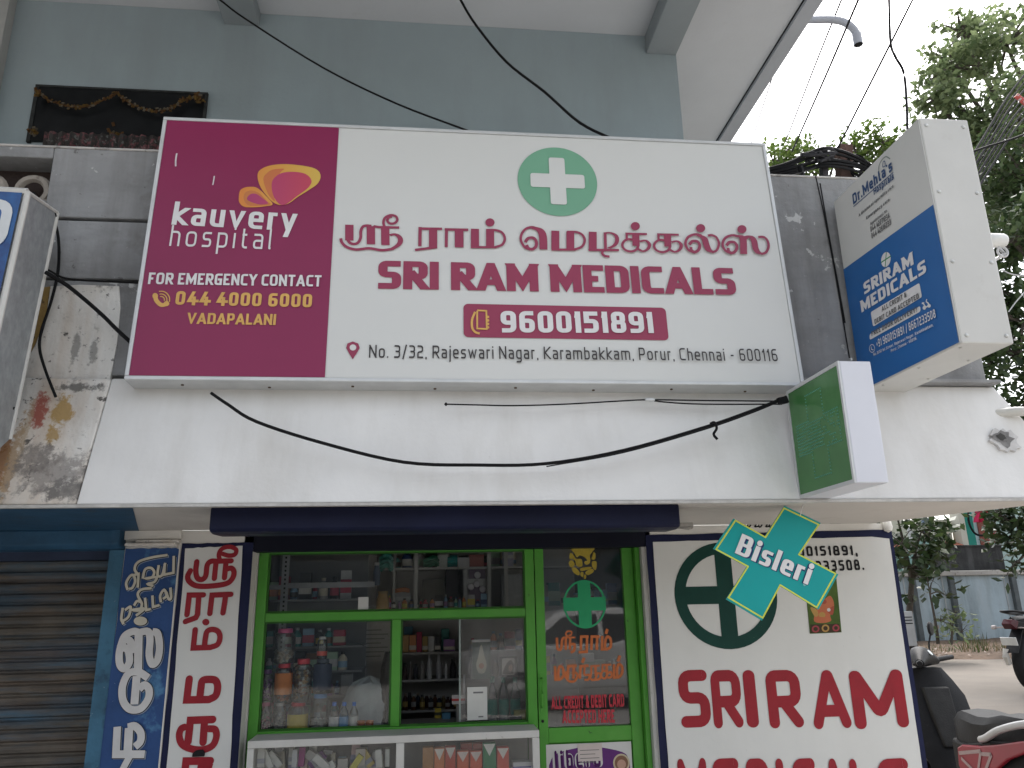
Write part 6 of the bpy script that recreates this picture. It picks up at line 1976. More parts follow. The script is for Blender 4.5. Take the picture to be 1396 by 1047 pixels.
for i, (y0_, y1_, sag) in enumerate(((218, 214, -6), (222, 219, 4), (226, 222, 8), (214, 210, -10), (230, 228, 3))):
    cable(['uppermost', 'second', 'middle', 'fourth', 'lowest'][[3, 0, 1, 2, 4].index(i)] + ' black cable of the bundle tied to the post',
          [(1046, y0_ + 14 + i, 3.4), (1075, y0_ + 8, 3.4), (1100, y0_ + sag * .4, 3.42), (1125, y1_ - 3 + sag * .5, 3.41), (1150, y1_ + sag * .3, 3.45), (1175, y1_ + 8, 3.5), (1200, y1_ + 24, 3.5)], .008 + .002 * (i % 2), group='cable bundle on the post')
mbk = MB()
c0 = at(1168, 222, 3.5)
for i in range(4):
    mbk.torus(c0 + Vector((.012 * i, .01 * i, -.01 * i)), .05 + .008 * (i % 2), .006, 'y', 20, 5)
tag(mbk.build('cable_coil', m_cab, None, smooth=True), 'coil of black cable beside the post above the parapet', 'cable coil')
mbk = MB()
c0 = at(1116, 214, 3.42)
for i in range(9):
    q = [c0 + Vector((rnd.gauss(0, .05), rnd.gauss(0, .02), rnd.gauss(0, .022))) for _ in range(5)]
    mbk.tube(smoothpath([tuple(p) for p in q], 5), .007, 5)
tag(mbk.build('cable_tangle', m_cab2, None, smooth=True), 'tangle of dark cables on top of the post', 'cable tangle')
cable('thin cable drooping from the main sign top corner to the cable drop', [(1046, 234, 3.25), (1060, 240, 3.3), (1085, 238, 3.32), (1112, 228, 3.38)], .003)
cable('thin dark cable running down the parapet to the green led sign', [(1112, 240, 3.14), (1125, 300, 3.14), (1140, 380, 3.14), (1150, 440, 3.14), (1158, 488, 3.1)], .003)
cable('second thin cable down the parapet beside the first', [(1118, 250, 3.14), (1130, 320, 3.14), (1143, 390, 3.14), (1152, 440, 3.14)], .003)
# wires across the sky
for lab, pts, r in (('thin pale wire near the corner of the roof slab', [(1062, 80, 5.0), (1052, 108, 5.5), (1024, 195, 7.5)], .006),
                    ('long overhead wire left of the drain spout elbow', [(1155, -20, 3.6), (1147, 0, 3.8), (1110, 92, 5.0), (1071, 193, 7.0)], .0065),
                    ('long overhead wire crossing the elbow of the drain spout', [(1180, -20, 3.2), (1170, 0, 3.35), (1125, 105, 4.2), (1080, 206, 5.4)], .007),
                    ('long overhead wire from top right down to the cable bundle', [(1255, -22, 2.9), (1244, 0, 3.0), (1192, 103, 3.2), (1140, 206, 3.45)], .0055),
                    ('wavy wire hanging down to the top of the projecting sign', [(1211, -20, 3.0), (1212, 0, 3.0), (1214, 57, 2.95), (1221, 78, 2.9), (1232, 99, 2.9), (1236, 140, 2.85), (1237, 176, 2.8)], .006)):
    cable(lab, pts, r, 'overhead_wire', m_cab2 if 'pale' in lab else m_cab, cat='wire')
for i in range(7):
    o1, o2 = i * 5, i * 7
    cable(['outermost', 'second', 'third', 'fourth', 'fifth', 'sixth', 'innermost'][i] + ' of the slanting black cables beside the right edge of the projecting sign',
          [(1318 + o1 * .55, 225 + o2 * .7, 4.6), (1345 + o1 * .5, 180 + o2 * .8, 5.0), (1375 + o1 * .4, 130 + o2, 5.5), (1410, 85 + o2 * 1.5, 6.2)], .006 if i % 2 else .009, m=m_cab3, group='slanting cables at the right')
cable('blue black cable crossing the slanting cables', [(1322, 208, 4.2), (1345, 200, 4.2), (1375, 191, 4.2), (1410, 178, 4.2)], .008)
cable('white thin wire near the security camera', [(1366, 368, 4.2), (1380, 374, 4.2), (1400, 377, 4.2)], .004, m=flat('wire_white', (.4, .4, .4)))
cable('pale twig like wire below the security camera', [(1375, 425, 4.2), (1388, 408, 4.2), (1400, 396, 4.2)], .004, m=flat('wire_white', (.4, .4, .4)))
a, b = at(1385, 130, 5.2), at(1400, 142, 5.2)
tag(MB().tube([a, b], .022, 8).build('red_sleeve', mat('sleeve', (.45, .08, .07), .5, .1, 5, spots=((.5, .5, .5), 30, .55, .9)), None, smooth=True), 'red and white sleeve on the slanting cables', 'sleeve')

# ================================================================== TREES
m_bark = mat('bark', (.10, .085, .07), .9, .3, 14, .6, 30)
LM = [leafmat('leaf_mid', (.10, .145, .062), (.245, .295, .145), .55), leafmat('leaf_dark', (.020, .042, .015), (.06, .09, .03), .3), leafmat('leaf_fresh', (.075, .13, .025), (.15, .21, .05), .4)]


def crown(mb, clumps, n, size, rnd, spread, mi=0):
    for c, r in clumps:
        for _ in range(int(n * r * r)):
            d = Vector((rnd.gauss(0, 1), rnd.gauss(0, 1), rnd.gauss(0, .85)))
            d = d.normalized() * (r * rnd.uniform(.25, 1) ** .6)
            p = c + d
            ax = Vector((rnd.gauss(0, 1), rnd.gauss(0, 1), rnd.gauss(-.3, .7))).normalized()
            sd_ = ax.cross(Vector((rnd.gauss(0, .5), rnd.gauss(0, .5), 1))).normalized()
            nn = ax.cross(sd_)
            L = size * rnd.uniform(.65, 1.35)
            w_ = L * .30
            mb.add([p, p + ax * L * .45 + sd_ * w_ - nn * L * .06, p + ax * L - nn * L * .15, p + ax * L * .45 - sd_ * w_ - nn * L * .06], [(0, 1, 2), (0, 2, 3)], mi)


def tree(label, base, top, blobs, per, size, seed, lm, group=None, trunk_r=.12, spread=.5, name='tree', sub=9, subr=.34, cat='tree'):
    """blobs: (centre, radius) lobes; each is filled with clumps"""
    rnd = random.Random(seed)
    root = thing(name, label, cat, base, group)
    clumps = []
    wood = MB()
    base, top = Vector(base), Vector(top)
    wood.tube(smoothpath([tuple(base), tuple(base.lerp(top, .4) + Vector((rnd.uniform(-.1, .1), 0, 0))), tuple(top)], 5), [trunk_r * (1 - .05 * i) for i in range(11)], 9)
    tw = wood.build('trunk', m_bark, root, smooth=True)
    br = MB()
    for c, r in blobs:
        c = Vector(c)
        br.tube(smoothpath([tuple(top), tuple(top.lerp(c, .5) + Vector((0, 0, r * .15))), tuple(c)], 4), [trunk_r * .5 * (1 - .09 * i) for i in range(9)], 6)
        for _ in range(sub):
            d = Vector((rnd.gauss(0, 1), rnd.gauss(0, 1), rnd.gauss(0, .8))).normalized() * r * rnd.uniform(.35, 1)
            q = c + d
            br.tube([c, c.lerp(q, .5) + Vector((0, 0, .05)), q], [trunk_r * .16, trunk_r * .1, trunk_r * .04], 4)
            clumps.append((q, r * subr * rnd.uniform(.7, 1.3)))
    br.build('branches', m_bark, root)
    lv = MB()
    crown(lv, clumps, per, size, rnd, spread)
    lv.build('crown', lm, root)
    return root


def A(px, py, Y):
    return tuple(at(px, py, Y))


# big tree on the right, its crown filling the top right corner
tree('large leafy tree filling the top right corner behind the projecting sign', (13.2, 12.5, .5), (12.8, 12.3, 6.2),
     [(A(1372, 60, 12), 1.35), (A(1300, 95, 12), .75), (A(1330, 170, 12.2), 1.1), (A(1390, 190, 11.6), 1.3), (A(1275, 135, 12), .45), (A(1345, 265, 12.3), 1.0), (A(1400, 310, 12), 1.2), (A(1290, 205, 12.6), .8), (A(1310, 45, 12.2), .5)],
     900, .135, 11, LM[0], trunk_r=.22, sub=14, subr=.34)
tree('tree hanging beside the right end of the projecting sign, shade put into its leaf colour', (10.6, 9.2, .5), (10.3, 9.2, 3.2),
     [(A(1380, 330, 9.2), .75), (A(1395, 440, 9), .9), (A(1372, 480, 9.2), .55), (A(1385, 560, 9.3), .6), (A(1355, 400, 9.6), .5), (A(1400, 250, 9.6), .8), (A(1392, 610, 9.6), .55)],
     1000, .115, 5, leafmat('leaf_shaded', (.030, .058, .022), (.095, .135, .05), .4), trunk_r=.16, sub=16, subr=.42)  # darker leaf colour stands in for shade on this hanging foliage
tree('small tree showing above the parapet between main sign and post', (5.6, 13, .5), (5.7, 13, 7.8),
     [(A(1075, 205, 13), .55), (A(1055, 222, 13), .42), (A(1098, 212, 13.2), .4), (A(1068, 245, 13), .5), (A(1110, 238, 13), .4)], 900, .12, 21, LM[2], trunk_r=.1, sub=9)
tree('light green tree showing above the cable bundle beside the projecting sign', (7.2, 13.5, .5), (7.4, 13.5, 8.0),
     [(A(1205, 195, 13.5), .7), (A(1165, 205, 13.5), .5), (A(1140, 215, 13.5), .4), (A(1185, 235, 13.5), .7), (A(1225, 215, 13.8), .6)], 900, .12, 23, LM[2], trunk_r=.12, sub=10)
# lane side: slim tree and shrubs in front of the compound wall
tb = atz(1247, 880, .5)
tree('slim young tree with bent trunk growing by the compound wall next to the painted board', tuple(Vector((tb.x * 13.2 / tb.y, 13.2, .52))), A(1243, 790, 13.2),
     [(A(1228, 740, 13), .6), (A(1256, 725, 13), .55), (A(1272, 760, 13), .5), (A(1240, 775, 13), .5), (A(1270, 720, 13.2), .45), (A(1285, 745, 13.2), .35), (A(1222, 700, 13.2), .5)],
     330, .17, 31, LM[1], trunk_r=.085, sub=10, subr=.36)
tree('thin sapling with sparse drooping leaves beside the slim tree', A(1279, 878, 12.6), A(1268, 810, 12.6),
     [(A(1272, 792, 12.6), .35), (A(1290, 812, 12.6), .32), (A(1262, 778, 12.6), .3)], 170, .17, 33, LM[1], trunk_r=.03, sub=7, subr=.4)
tree('low straggly shrub with brown stems at the foot of the compound wall', A(1296, 878, 12.4), A(1298, 860, 12.4),
     [(A(1296, 848, 12.4), .34), (A(1310, 862, 12.4), .3), (A(1282, 846, 12.4), .28), (A(1303, 836, 12.4), .22)], 260, .12, 35, LM[0], trunk_r=.03, sub=9, subr=.4, name='shrub', cat='shrub')
tree('leafy tree overhanging the compound wall at the right edge', (13.2, 13.6, .5), A(1420, 740, 13.6),
     [(A(1388, 712, 13.5), .6), (A(1365, 705, 13.5), .45), (A(1400, 745, 13.5), .6), (A(1372, 735, 13.7), .4), (A(1350, 696, 13.8), .35), (A(1384, 770, 13.5), .28), (A(1405, 690, 13.5), .6)],
     330, .16, 37, LM[1], trunk_r=.1, sub=10, subr=.38)
gr = MB()
rnd = random.Random(9)
for _ in range(1500):
    px = rnd.uniform(1235, 1420)
    x = at(px, 870, 14.6).x
    y = rnd.uniform(13.4, 15.2)
    x = x * y / 14.6
    h = rnd.uniform(.04, .28) * (1.3 if 1310 < px < 1345 else .8)
    a = rnd.uniform(0, pi)
    d = Vector((cos(a) * .012, sin(a) * .012, 0))
    tp = Vector((x + rnd.gauss(0, .06), y + rnd.gauss(0, .05), .5 + h))
    b0 = Vector((x, y, .5))
    gr.add([b0 - d, b0 + d, tp], [(0, 1, 2)], 0 if rnd.random() < .5 else 1)
tag(gr.build('dry_grass', [leafmat('grass_dry', (.12, .09, .04), (.2, .16, .08)), leafmat('grass_green', (.03, .06, .015), (.07, .1, .03))]), kind='stuff')
dt = MB()
nx, ny = 60, 8
X0, X1 = 7.5, 26
vs = []
for i in range(nx + 1):
    for j in range(ny + 1):
        t = j / ny
        vs.append((X0 + (X1 - X0) * i / nx, 13.0 + .25 * sin(i * .7) * (1 - t) + t * 2.45, .497 + (.17 * t ** .7 + .035 * rnd.random()) * (1 if j else 0)))
fs = [(i * (ny + 1) + j, (i + 1) * (ny + 1) + j, (i + 1) * (ny + 1) + j + 1, i * (ny + 1) + j + 1) for i in range(nx) for j in range(ny)]
tag(dt.add(vs, fs).build('earth_verge', mat('earth', (.12, .085, .062), .95, .35, 3, .8, 18, spots=[((.06, .045, .035), 9, .58, .8, .1), ((.28, .23, .18), 14, .66, .8)])), kind='structure')
lt = MB()
for _ in range(260):
    x, y = rnd.uniform(8, 14), 13.0 + abs(rnd.gauss(0, .8))
    a = rnd.uniform(0, 6.3)
    s = rnd.uniform(.03, .09)
    z = .515 + .15 * min(1, (y - 13) / 2.4) + rnd.uniform(0, .05)
    lt.add([(x, y, z), (x + s * cos(a), y + s * sin(a), z + rnd.uniform(0, .04)), (x + s * .6 * cos(a + 1), y + s * .6 * sin(a + 1), z + .01)], [(0, 1, 2)])
tag(lt.build('leaf_litter', leafmat('litter', (.05, .03, .02), (.2, .12, .07), .1)), kind='stuff')

# ================================================================== COMPOUND WALL AND HOUSES BEHIND
m_cw = mat('compound_wall_paint', (.38, .47, .52), .85, .12, 1.1, .4, 25, streak=[((.14, .16, .165), .8, 3, .5), ((.42, .45, .46), .5, 2.2, .4)],
           spots=[((.38, .27, .20), 1.5, .62, .9, .03), ((.1, .1, .1), 12, .68, .7)])
CWt = thing('compound_wall', 'weathered pale blue boundary wall with dark vertical stains across the lane', 'wall', (12, 15.5, .5))
MB().box(5, 40, 15.4, 15.6, .4, 1.93).build('wall_panel', m_cw, CWt)
MB().box(5, 40, 15.33, 15.62, 1.931, 2.03).build('coping', mat('coping_stone', (.40, .385, .36), .9, .15, 4, .4, 30, spots=((.1, .08, .07), 6, .6, .8)), CWt, bevel=.01)
for px in (1247, 1300, 1385):
    x = at(px, 825, 15.4).x
    MB().box(x - .05, x + .05, 15.31, 15.399, .45, 1.93).build('pier', mat('pier_dark', (.10, .115, .12), .85, .25, 5, .4), CWt)
    MB().box(x - .18, x - .16, 15.385, 15.3995, .45, 1.93).build('pale_streak', mat('streak_pale', (.42, .45, .46), .85, .2, 8), CWt)
m_dw = mat('mossy_dark_wall', (.045, .045, .045), .95, .3, 4, .5, 20, streak=((.12, .12, .12), .7, 4, .5))
dwl = thing('dark_wall', 'blackened low wall just behind the boundary wall coping', 'wall', (11, 15.9, .5))
xw0, xw1, zw = at(1270, 760, 15.9).x, at(1368, 760, 15.9).x, at(1330, 743, 15.9).z
MB().box(xw0, xw1, 15.9, 16.0, .5, zw - .03).build('wall_panel', m_dw, dwl)
MB().box(xw0 - .02, xw1 + .02, 15.87, 16.03, zw - .0295, zw).build('coping', m_dw, dwl)
H1 = thing('tiled_house', 'low house with red clay tile roof and cream wall behind the boundary wall', 'house', (10.6, 18.5, .5))
xa, xb = at(1262, 730, 17.0).x, at(1306, 730, 17).x
MB().box(xa - 3.6, xb, 17.2, 20, .5, 3.25).build('wall', mat('house_cream', (.48, .45, .36), .85, .1, 3, .2), H1)
m_tile = mat('clay_tiles', (.30, .11, .07), .8, .35, 5, .4, 20, spots=((.12, .07, .05), 5, .58, .8, .1))
rf = MB()
for i in range(9):
    z0_, z1_ = at(1290, 745 - i * 3.2, 17).z, at(1290, 745 - (i + 1) * 3.2, 17).z
    nsg = 90
    for j in range(nsg):
        x0_, x1_ = xa - 3.8 + (xb + .05 - xa + 3.8) * j / nsg, xa - 3.8 + (xb + .05 - xa + 3.8) * (j + 1) / nsg
        u = .035 * (j % 2)
        rf.poly([(x0_, 16.9 + i * .16 - .05, z0_ - .012 + u), (x1_, 16.9 + i * .16 - .05, z0_ - .012 + .035 - u), (x1_, 16.9 + (i + 1) * .16, z1_ + .035 - u), (x0_, 16.9 + (i + 1) * .16, z1_ + u)])
rf.build('roof', m_tile, H1)
x = at(1302, 722, 16.6).x
MB().box(x - 1.2, x - .26, 16.95, 17.19, .5, at(1302, 732, 16.9).z).build('low_wall', mat('aqua_wall', (.30, .48, .43), .8, .1, 3, spots=((.12, .3, .27), 4, .6, .8)), H1)
H2 = thing('teal_house', 'green and cream house with brown door behind the boundary wall', 'house', (12.2, 17.6, .5))
xt0, xt1 = at(1309, 720, 17).x, at(1317, 720, 17).x
MB().box(xt0, xt1, 17.0, 17.3, .5, 5.2).build('cream_pillar', mat('pillar_cream', (.52, .5, .42), .8, .08, 3), H2)
x2 = at(1330, 720, 17).x
MB().box(xt1 + .001, x2, 17.05, 17.3, .5, 5.2).build('wall', mat('teal_paint', (.02, .22, .17), .7, .12, 3), H2)
x3 = at(1336, 720, 17).x
MB().box(x2 + .001, x3, 17.08, 17.3, .5, 5.2).build('wall', mat('pale_aqua', (.36, .47, .47), .7, .08, 3), H2)
x4 = at(1347, 720, 17).x
dd = MB().box(x3 + .001, x4, 17.06, 17.12, .5, 4.6).build('door', mat('door_brown', (.20, .055, .035), .6, .15, 9), H2)
MB().box(x4 + .001, x4 + 6, 17.1, 17.3, .5, 5.2).build('wall', mat('mint_wall', (.36, .46, .43), .8, .08, 3), H2)
MB().box(x3 - .1, x4 + 6, 17.3, 21, 5.0, 5.2).build('roof', m_cream, H2)


def cloth(label, px0, px1, py0, py1, Y, col, seed, name='washing'):
    rn = random.Random(seed)
    k = MB()
    n, mrows = 10, 6
    vs = []
    for j in range(mrows + 1):
        for i in range(n + 1):
            s, t_ = i / n, j / mrows
            p = at(px0 + (px1 - px0) * (s + .06 * sin(t_ * 4 + seed)), py0 + (py1 - py0) * t_, Y)
            vs.append(p + Vector((0, .05 * sin(i * 1.7 + seed) * (.3 + t_), 0)))
    fs = [(j * (n + 1) + i, j * (n + 1) + i + 1, (j + 1) * (n + 1) + i + 1, (j + 1) * (n + 1) + i) for j in range(mrows) for i in range(n)]
    o = k.add(vs, fs).build(name, mat('cloth_%d' % seed, col, .8, .15, 8), None, smooth=True)
    return tag(o, label, 'cloth')


cloth('crimson cloth hanging at the top of the brown door', 1330, 1346, 692, 712, 16.75, (.45, .02, .07), 1)
cloth('crimson cloth hanging lower on the right of the brown door', 1350, 1358, 722, 740, 16.75, (.45, .02, .06), 2)
cloth('slate blue cloth drying beside the clay tiles', 1276, 1288, 713, 731, 16.6, (.07, .09, .17), 3)
cloth('pale blue cloth drying among the leaves above the boundary wall', 1256, 1274, 706, 728, 16.6, (.28, .35, .46), 4)
tag(MB().tube([A(1232, 690, 14.5), A(1240, 720, 14.5), A(1245, 748, 14.5)], .05, 8).build('white_pole', mat('pole_white', (.55, .57, .57), .5), None, smooth=True), 'leaning white pole among the leaves beside the painted board', 'pole')
cable('black hose looping in front of the teal house', [(1320, 696, 16.6), (1321, 712, 16.6), (1328, 726, 16.6), (1338, 730, 16.6), (1350, 728, 16.6), (1352, 718, 16.6)], .025, 'hose', cat='hose')
bx = at(1235, 852, 12.8)
mtb = thing('meter_box', 'pale grey louvred box standing behind the painted board edge near the slim tree', 'box', (bx.x, 12.8, .5))
MB().box(bx.x - .25, bx.x + .09, 12.7, 13.0, .75, bx.z + .22).build('box', mat('meter_grey', (.42, .42, .42), .6, .1, 6), mtb, bevel=.01)
k = MB()
for i in range(3):
    k.box(bx.x - .2, bx.x + .06, 12.693, 12.699, bx.z + .02 + i * .05, bx.z + .035 + i * .05)
k.build('louvre', m_dkblack, mtb)
MB().box(bx.x - .22, bx.x - .17, 12.75, 12.8, .45, .75).box(bx.x + .01, bx.x + .06, 12.75, 12.8, .45, .75).build('leg', m_dkblack, mtb)

# ================================================================== SCOOTER (built along +x = forward, then turned)
m_blk = mat('scooter_black_plastic', (.010, .010, .011), .45, .25, 10, .25, 220, spots=((.05, .047, .045), 30, .62, .3, .2))
m_seat = mat('seat_vinyl', (.016, .016, .017), .55, .2, 8, .2, 160, spots=((.07, .067, .064), 7, .62, .35, .2))
m_sred = mat('scooter_red', (.22, .008, .022), .3, .1, 10, coat=.15)
m_silv = mat('scooter_silver', (.42, .42, .42), .35, .06, 20, metal=.3)
m_tyre = mat('tyre', (.02, .02, .021), .85, .2, 20, .3, 90)
m_grn = mat('scooter_floor', (.03, .03, .03), .7, .25, 9, .3, 90)


def wheel(root, x, z, R, w_, spoke=5, name='wheel'):
    wo = MB()
    wo.lathe([(R * .70, -w_ / 2), (R * .93, -w_ / 2), (R, -w_ * .25), (R, w_ * .25), (R * .93, w_ / 2), (R * .70, w_ / 2), (R * .70, -w_ / 2)], (x, 0, z), 32, axis='y')
    t = wo.build(name, m_tyre, root, smooth=True)
    rm = MB()
    rm.lathe([(R * .62, -w_ * .35), (R * .70, -w_ * .4), (R * .70, w_ * .4), (R * .62, w_ * .35), (R * .62, -w_ * .35)], (x, 0, z), 32, axis='y')
    rm.lathe([(.001, -w_ * .6), (R * .22, -w_ * .6), (R * .22, w_ * .6), (.001, w_ * .6)], (x, 0, z), 16, axis='y')
    for i in range(spoke):
        a = 2 * pi * i / spoke + .3
        d = Vector((cos(a), 0, sin(a)))
        e_ = Vector((-sin(a), 0, cos(a)))
        rm.obox(Vector((x, 0, z)) + d * R * .42, d * R * .22, Vector((0, w_ * .15, 0)), e_ * R * .06)
    rm.build('rim', mat('rim_dark', (.05, .05, .052), .4, .1, 10, metal=.5), t, smooth=True)
    return t


sc_r = thing('scooter', 'black and crimson scooter with white grab rail parked in the lane beside the shop wall', 'scooter')
wheel(sc_r, .62, .22, .22, .09)
wheel(sc_r, -.62, .22, .22, .10)
# front mudguard, leg shield, column
MB().loft([[(.62 + .26 * cos(a), -.06, .22 + .26 * sin(a)), (.62 + .26 * cos(a), .06, .22 + .26 * sin(a)), (.62 + .245 * cos(a), .06, .22 + .245 * sin(a)), (.62 + .245 * cos(a), -.06, .22 + .245 * sin(a))] for a in [radians(20 + i * 14) for i in range(11)]]).build('front_mudguard', m_sred, sc_r, smooth=True)
ls = []
for x, z, hw, th in ((.50, .98, .10, .06), (.49, .90, .16, .07), (.45, .80, .21, .07), (.40, .66, .22, .06), (.33, .50, .20, .05), (.26, .36, .17, .05), (.20, .28, .15, .06)):
    ls.append([(x, -hw, z), (x - .03, -hw * .6, z), (x - .045, 0, z), (x - .03, hw * .6, z), (x, hw, z), (x + th, hw * .8, z), (x + th * 1.8, 0, z), (x + th, -hw * .8, z)])
MB().loft(ls).build('leg_shield', m_blk, sc_r, smooth=True)
fr_ = []
for x, z, hw in ((.60, .94, .09), (.63, .84, .13), (.62, .70, .14), (.55, .54, .12)):
    fr_.append([(x, -hw, z), (x + .04, -hw * .5, z), (x + .055, 0, z), (x + .04, hw * .5, z), (x, hw, z), (x - .05, hw * .9, z), (x - .05, -hw * .9, z)])
MB().loft(fr_).build('front_cowl', m_sred, sc_r, smooth=True)
MB().tube([(.5, 0, .55), (.545, 0, .4), (.60, 0, .24)], .03, 8).build('fork', m_blk, sc_r)
MB().box(-.22, .30, -.17, .17, .27, .315).build('footboard', m_grn, sc_r, bevel=.015)
# centre hook and inner column box
MB().loft([[(.40, -.09, .86), (.40, .09, .86), (.46, .09, .86), (.46, -.09, .86)], [(.33, -.08, .68), (.33, .08, .68), (.42, .08, .68), (.42, -.08, .68)], [(.27, -.06, .50), (.27, .06, .50), (.35, .06, .5), (.35, -.06, .5)]]).build('inner_box', m_grn, sc_r, bevel=.01)
# handlebar, dash, mirrors
hb = []
for y, x, z, rr_ in ((-.17, .47, 1.02, .028), (-.12, .49, 1.035, .045), (-.06, .51, 1.05, .065), (0, .515, 1.055, .07), (.06, .51, 1.05, .065), (.12, .49, 1.035, .045), (.17, .47, 1.02, .028)):
    hb.append([(x + rr_ * 1.1 * cos(a), y, z + rr_ * sin(a)) for a in [2 * pi * i / 14 for i in range(14)]])
hbo = MB().loft(hb).build('handlebar', m_blk, sc_r, smooth=True)
for s in (-1, 1):
    MB().tube([(.48, s * .16, 1.022), (.44, s * .26, 1.03), (.41, s * .36, 1.035)], [.018, .018, .017], 10).tube([(.50, s * .2, 1.02), (.47, s * .28, 1.02), (.45, s * .35, 1.03)], .006, 6).build('grip', m_blk, hbo, smooth=True)
    mo = MB()
    mo.tube([(.50, s * .17, 1.03), (.51, s * .22, 1.13), (.50, s * .26, 1.2)], .007, 6)
    mo.lathe([(.001, -.012), (.045, -.008), (.052, .004), (.045, .01), (.001, .01)], (.50, s * .28, 1.235), 16, axis='x')
    mo.build('mirror', m_blk, hbo, smooth=True)
MB().lathe([(.001, -.02), (.055, -.02), (.06, .0), (.05, .008), (.001, .010)], (0, 0, 0), 20).build('instrument_dial', mat('dial', (.10, .105, .11), .15, .3, 40), hbo, smooth=True)
dial = hbo.children[-1]
dial.location = (.455, 0, 1.075)
dial.rotation_euler = (0, radians(-50), 0)
MB().lathe([(.001, 0), (.022, 0), (.022, .004), (.001, .004)], (0, 0, .012), 14).build('dial_window', mat('dial_glass', (.4, .42, .42), .1, .1, 10), dial)
hl = MB().lathe([(.001, .0), (.05, .0), (.055, -.02), (.001, -.03)], (.595, 0, 1.03), 16, axis='x').build('headlight', mat('lens', (.5, .5, .5), .1), sc_r, smooth=True)
# seat
st_ = []
for x, zt, zb, hw in ((.02, .70, .56, .07), (-.02, .765, .55, .12), (-.10, .785, .55, .14), (-.30, .775, .57, .15), (-.42, .785, .60, .15), (-.55, .815, .64, .14), (-.78, .82, .68, .12), (-.86, .80, .70, .08)):
    st_.append([(x, -hw, zb), (x, -hw, zt - .05), (x, -hw * .75, zt - .01), (x, 0, zt), (x, hw * .75, zt - .01), (x, hw, zt - .05), (x, hw, zb)])
MB().loft(st_).build('seat', m_seat, sc_r, smooth=True)
# black under-seat body and red side panels
ub = []
for x, zt, zb, hw in ((.03, .60, .30, .12), (-.04, .60, .30, .16), (-.2, .60, .32, .175), (-.5, .66, .42, .17), (-.8, .70, .55, .12), (-.92, .71, .62, .07)):
    ub.append([(x, -hw, zb), (x, -hw, zt), (x, hw, zt), (x, hw, zb)])
MB().loft(ub).build('under_seat_body', m_blk, sc_r, bevel=.01)
for s in (-1, 1):
    prof = [(-.14, .47), (-.16, .575), (-.22, .60), (-.42, .625), (-.62, .665), (-.93, .735), (-.95, .69), (-.70, .60), (-.52, .50), (-.36, .375), (-.26, .36)]
    plS = Plane((0, s * .178, 0), (-s * -1, 0, 0), (0, 0, 1))
    po_ = MB().loft([[(x, s * .170, z) for x, z in prof], [(x * .99 - .003, s * .196, z * .985 + .008) for x, z in prof]]).build('side_panel', m_sred, sc_r, bevel=.008)
    k = MB()
    y_ = s * .1985
    for seg_ in ([(-.18, .545), (-.44, .60), (-.36, .46), (-.20, .52)], [(-.44, .585), (-.55, .60), (-.37, .41)]):
        pts = seg_
        for (xa_, za_), (xb_, zb_) in zip(pts, pts[1:]):
            d = Vector((xb_ - xa_, 0, zb_ - za_))
            nn = Vector((-d.z, 0, d.x)).normalized() * .010
            k.obox(Vector(((xa_ + xb_) / 2, y_, (za_ + zb_) / 2)), d * .5, nn, Vector((0, .0012, 0)))
    k.build('stripe_graphic', mat('graphic_silver', (.30, .22, .22), .35, .1, 20), po_)
gr_ = []
for s in (-1, 1):
    MB().tube(smoothpath([(-.40, s * .165, .655), (-.5, s * .185, .68), (-.66, s * .185, .745), (-.85, s * .15, .80), (-.98, s * .05, .82), (-.99, 0, .82)], 5), .020, 10).build('grab_rail', m_silv, sc_r, smooth=True)
MB().box(-1.0, -.93, -.07, .07, .66, .73).build('tail_light', mat('tail_red', (.3, .01, .01), .15), sc_r, bevel=.01)
MB().loft([[(-.2, -.11, .2), (-.2, .0, .2), (-.2, .0, .34), (-.2, -.11, .34)], [(-.62, -.12, .16), (-.62, -.05, .16), (-.62, -.05, .3), (-.62, -.12, .3)], [(-.75, -.12, .19), (-.75, -.05, .19), (-.75, -.05, .27), (-.75, -.12, .27)]]).build('engine_case', mat('engine_grey', (.08, .08, .08), .5, .2, 20, metal=.4), sc_r, bevel=.01)
MB().tube([(-.25, .12, .24), (-.5, .13, .22), (-.85, .13, .28)], [.02, .045, .04], 10).build('exhaust', mat('exhaust_black', (.03, .03, .03), .5, metal=.4), sc_r, smooth=True)
MB().tube([(-.65, -.10, .25), (-.72, -.14, .5), (-.78, -.13, .62)], .022, 8).build('shock_absorber', m_silv, sc_r)
sp = at(1268, 895, 5.4)
ha = radians(82)
sc_r.rotation_euler = (0, 0, ha)
sc_r.location = (sp.x - .42 * cos(ha), sp.y - .42 * sin(ha), sp.z - 1.06)
# handlebar turned to the left on its lock
Rz = Matrix.Rotation(radians(48), 3, 'Z')
pv = Vector((.47, 0, 0))
hbo.rotation_euler = (0, 0, radians(48))
hbo.location = pv - Rz @ pv

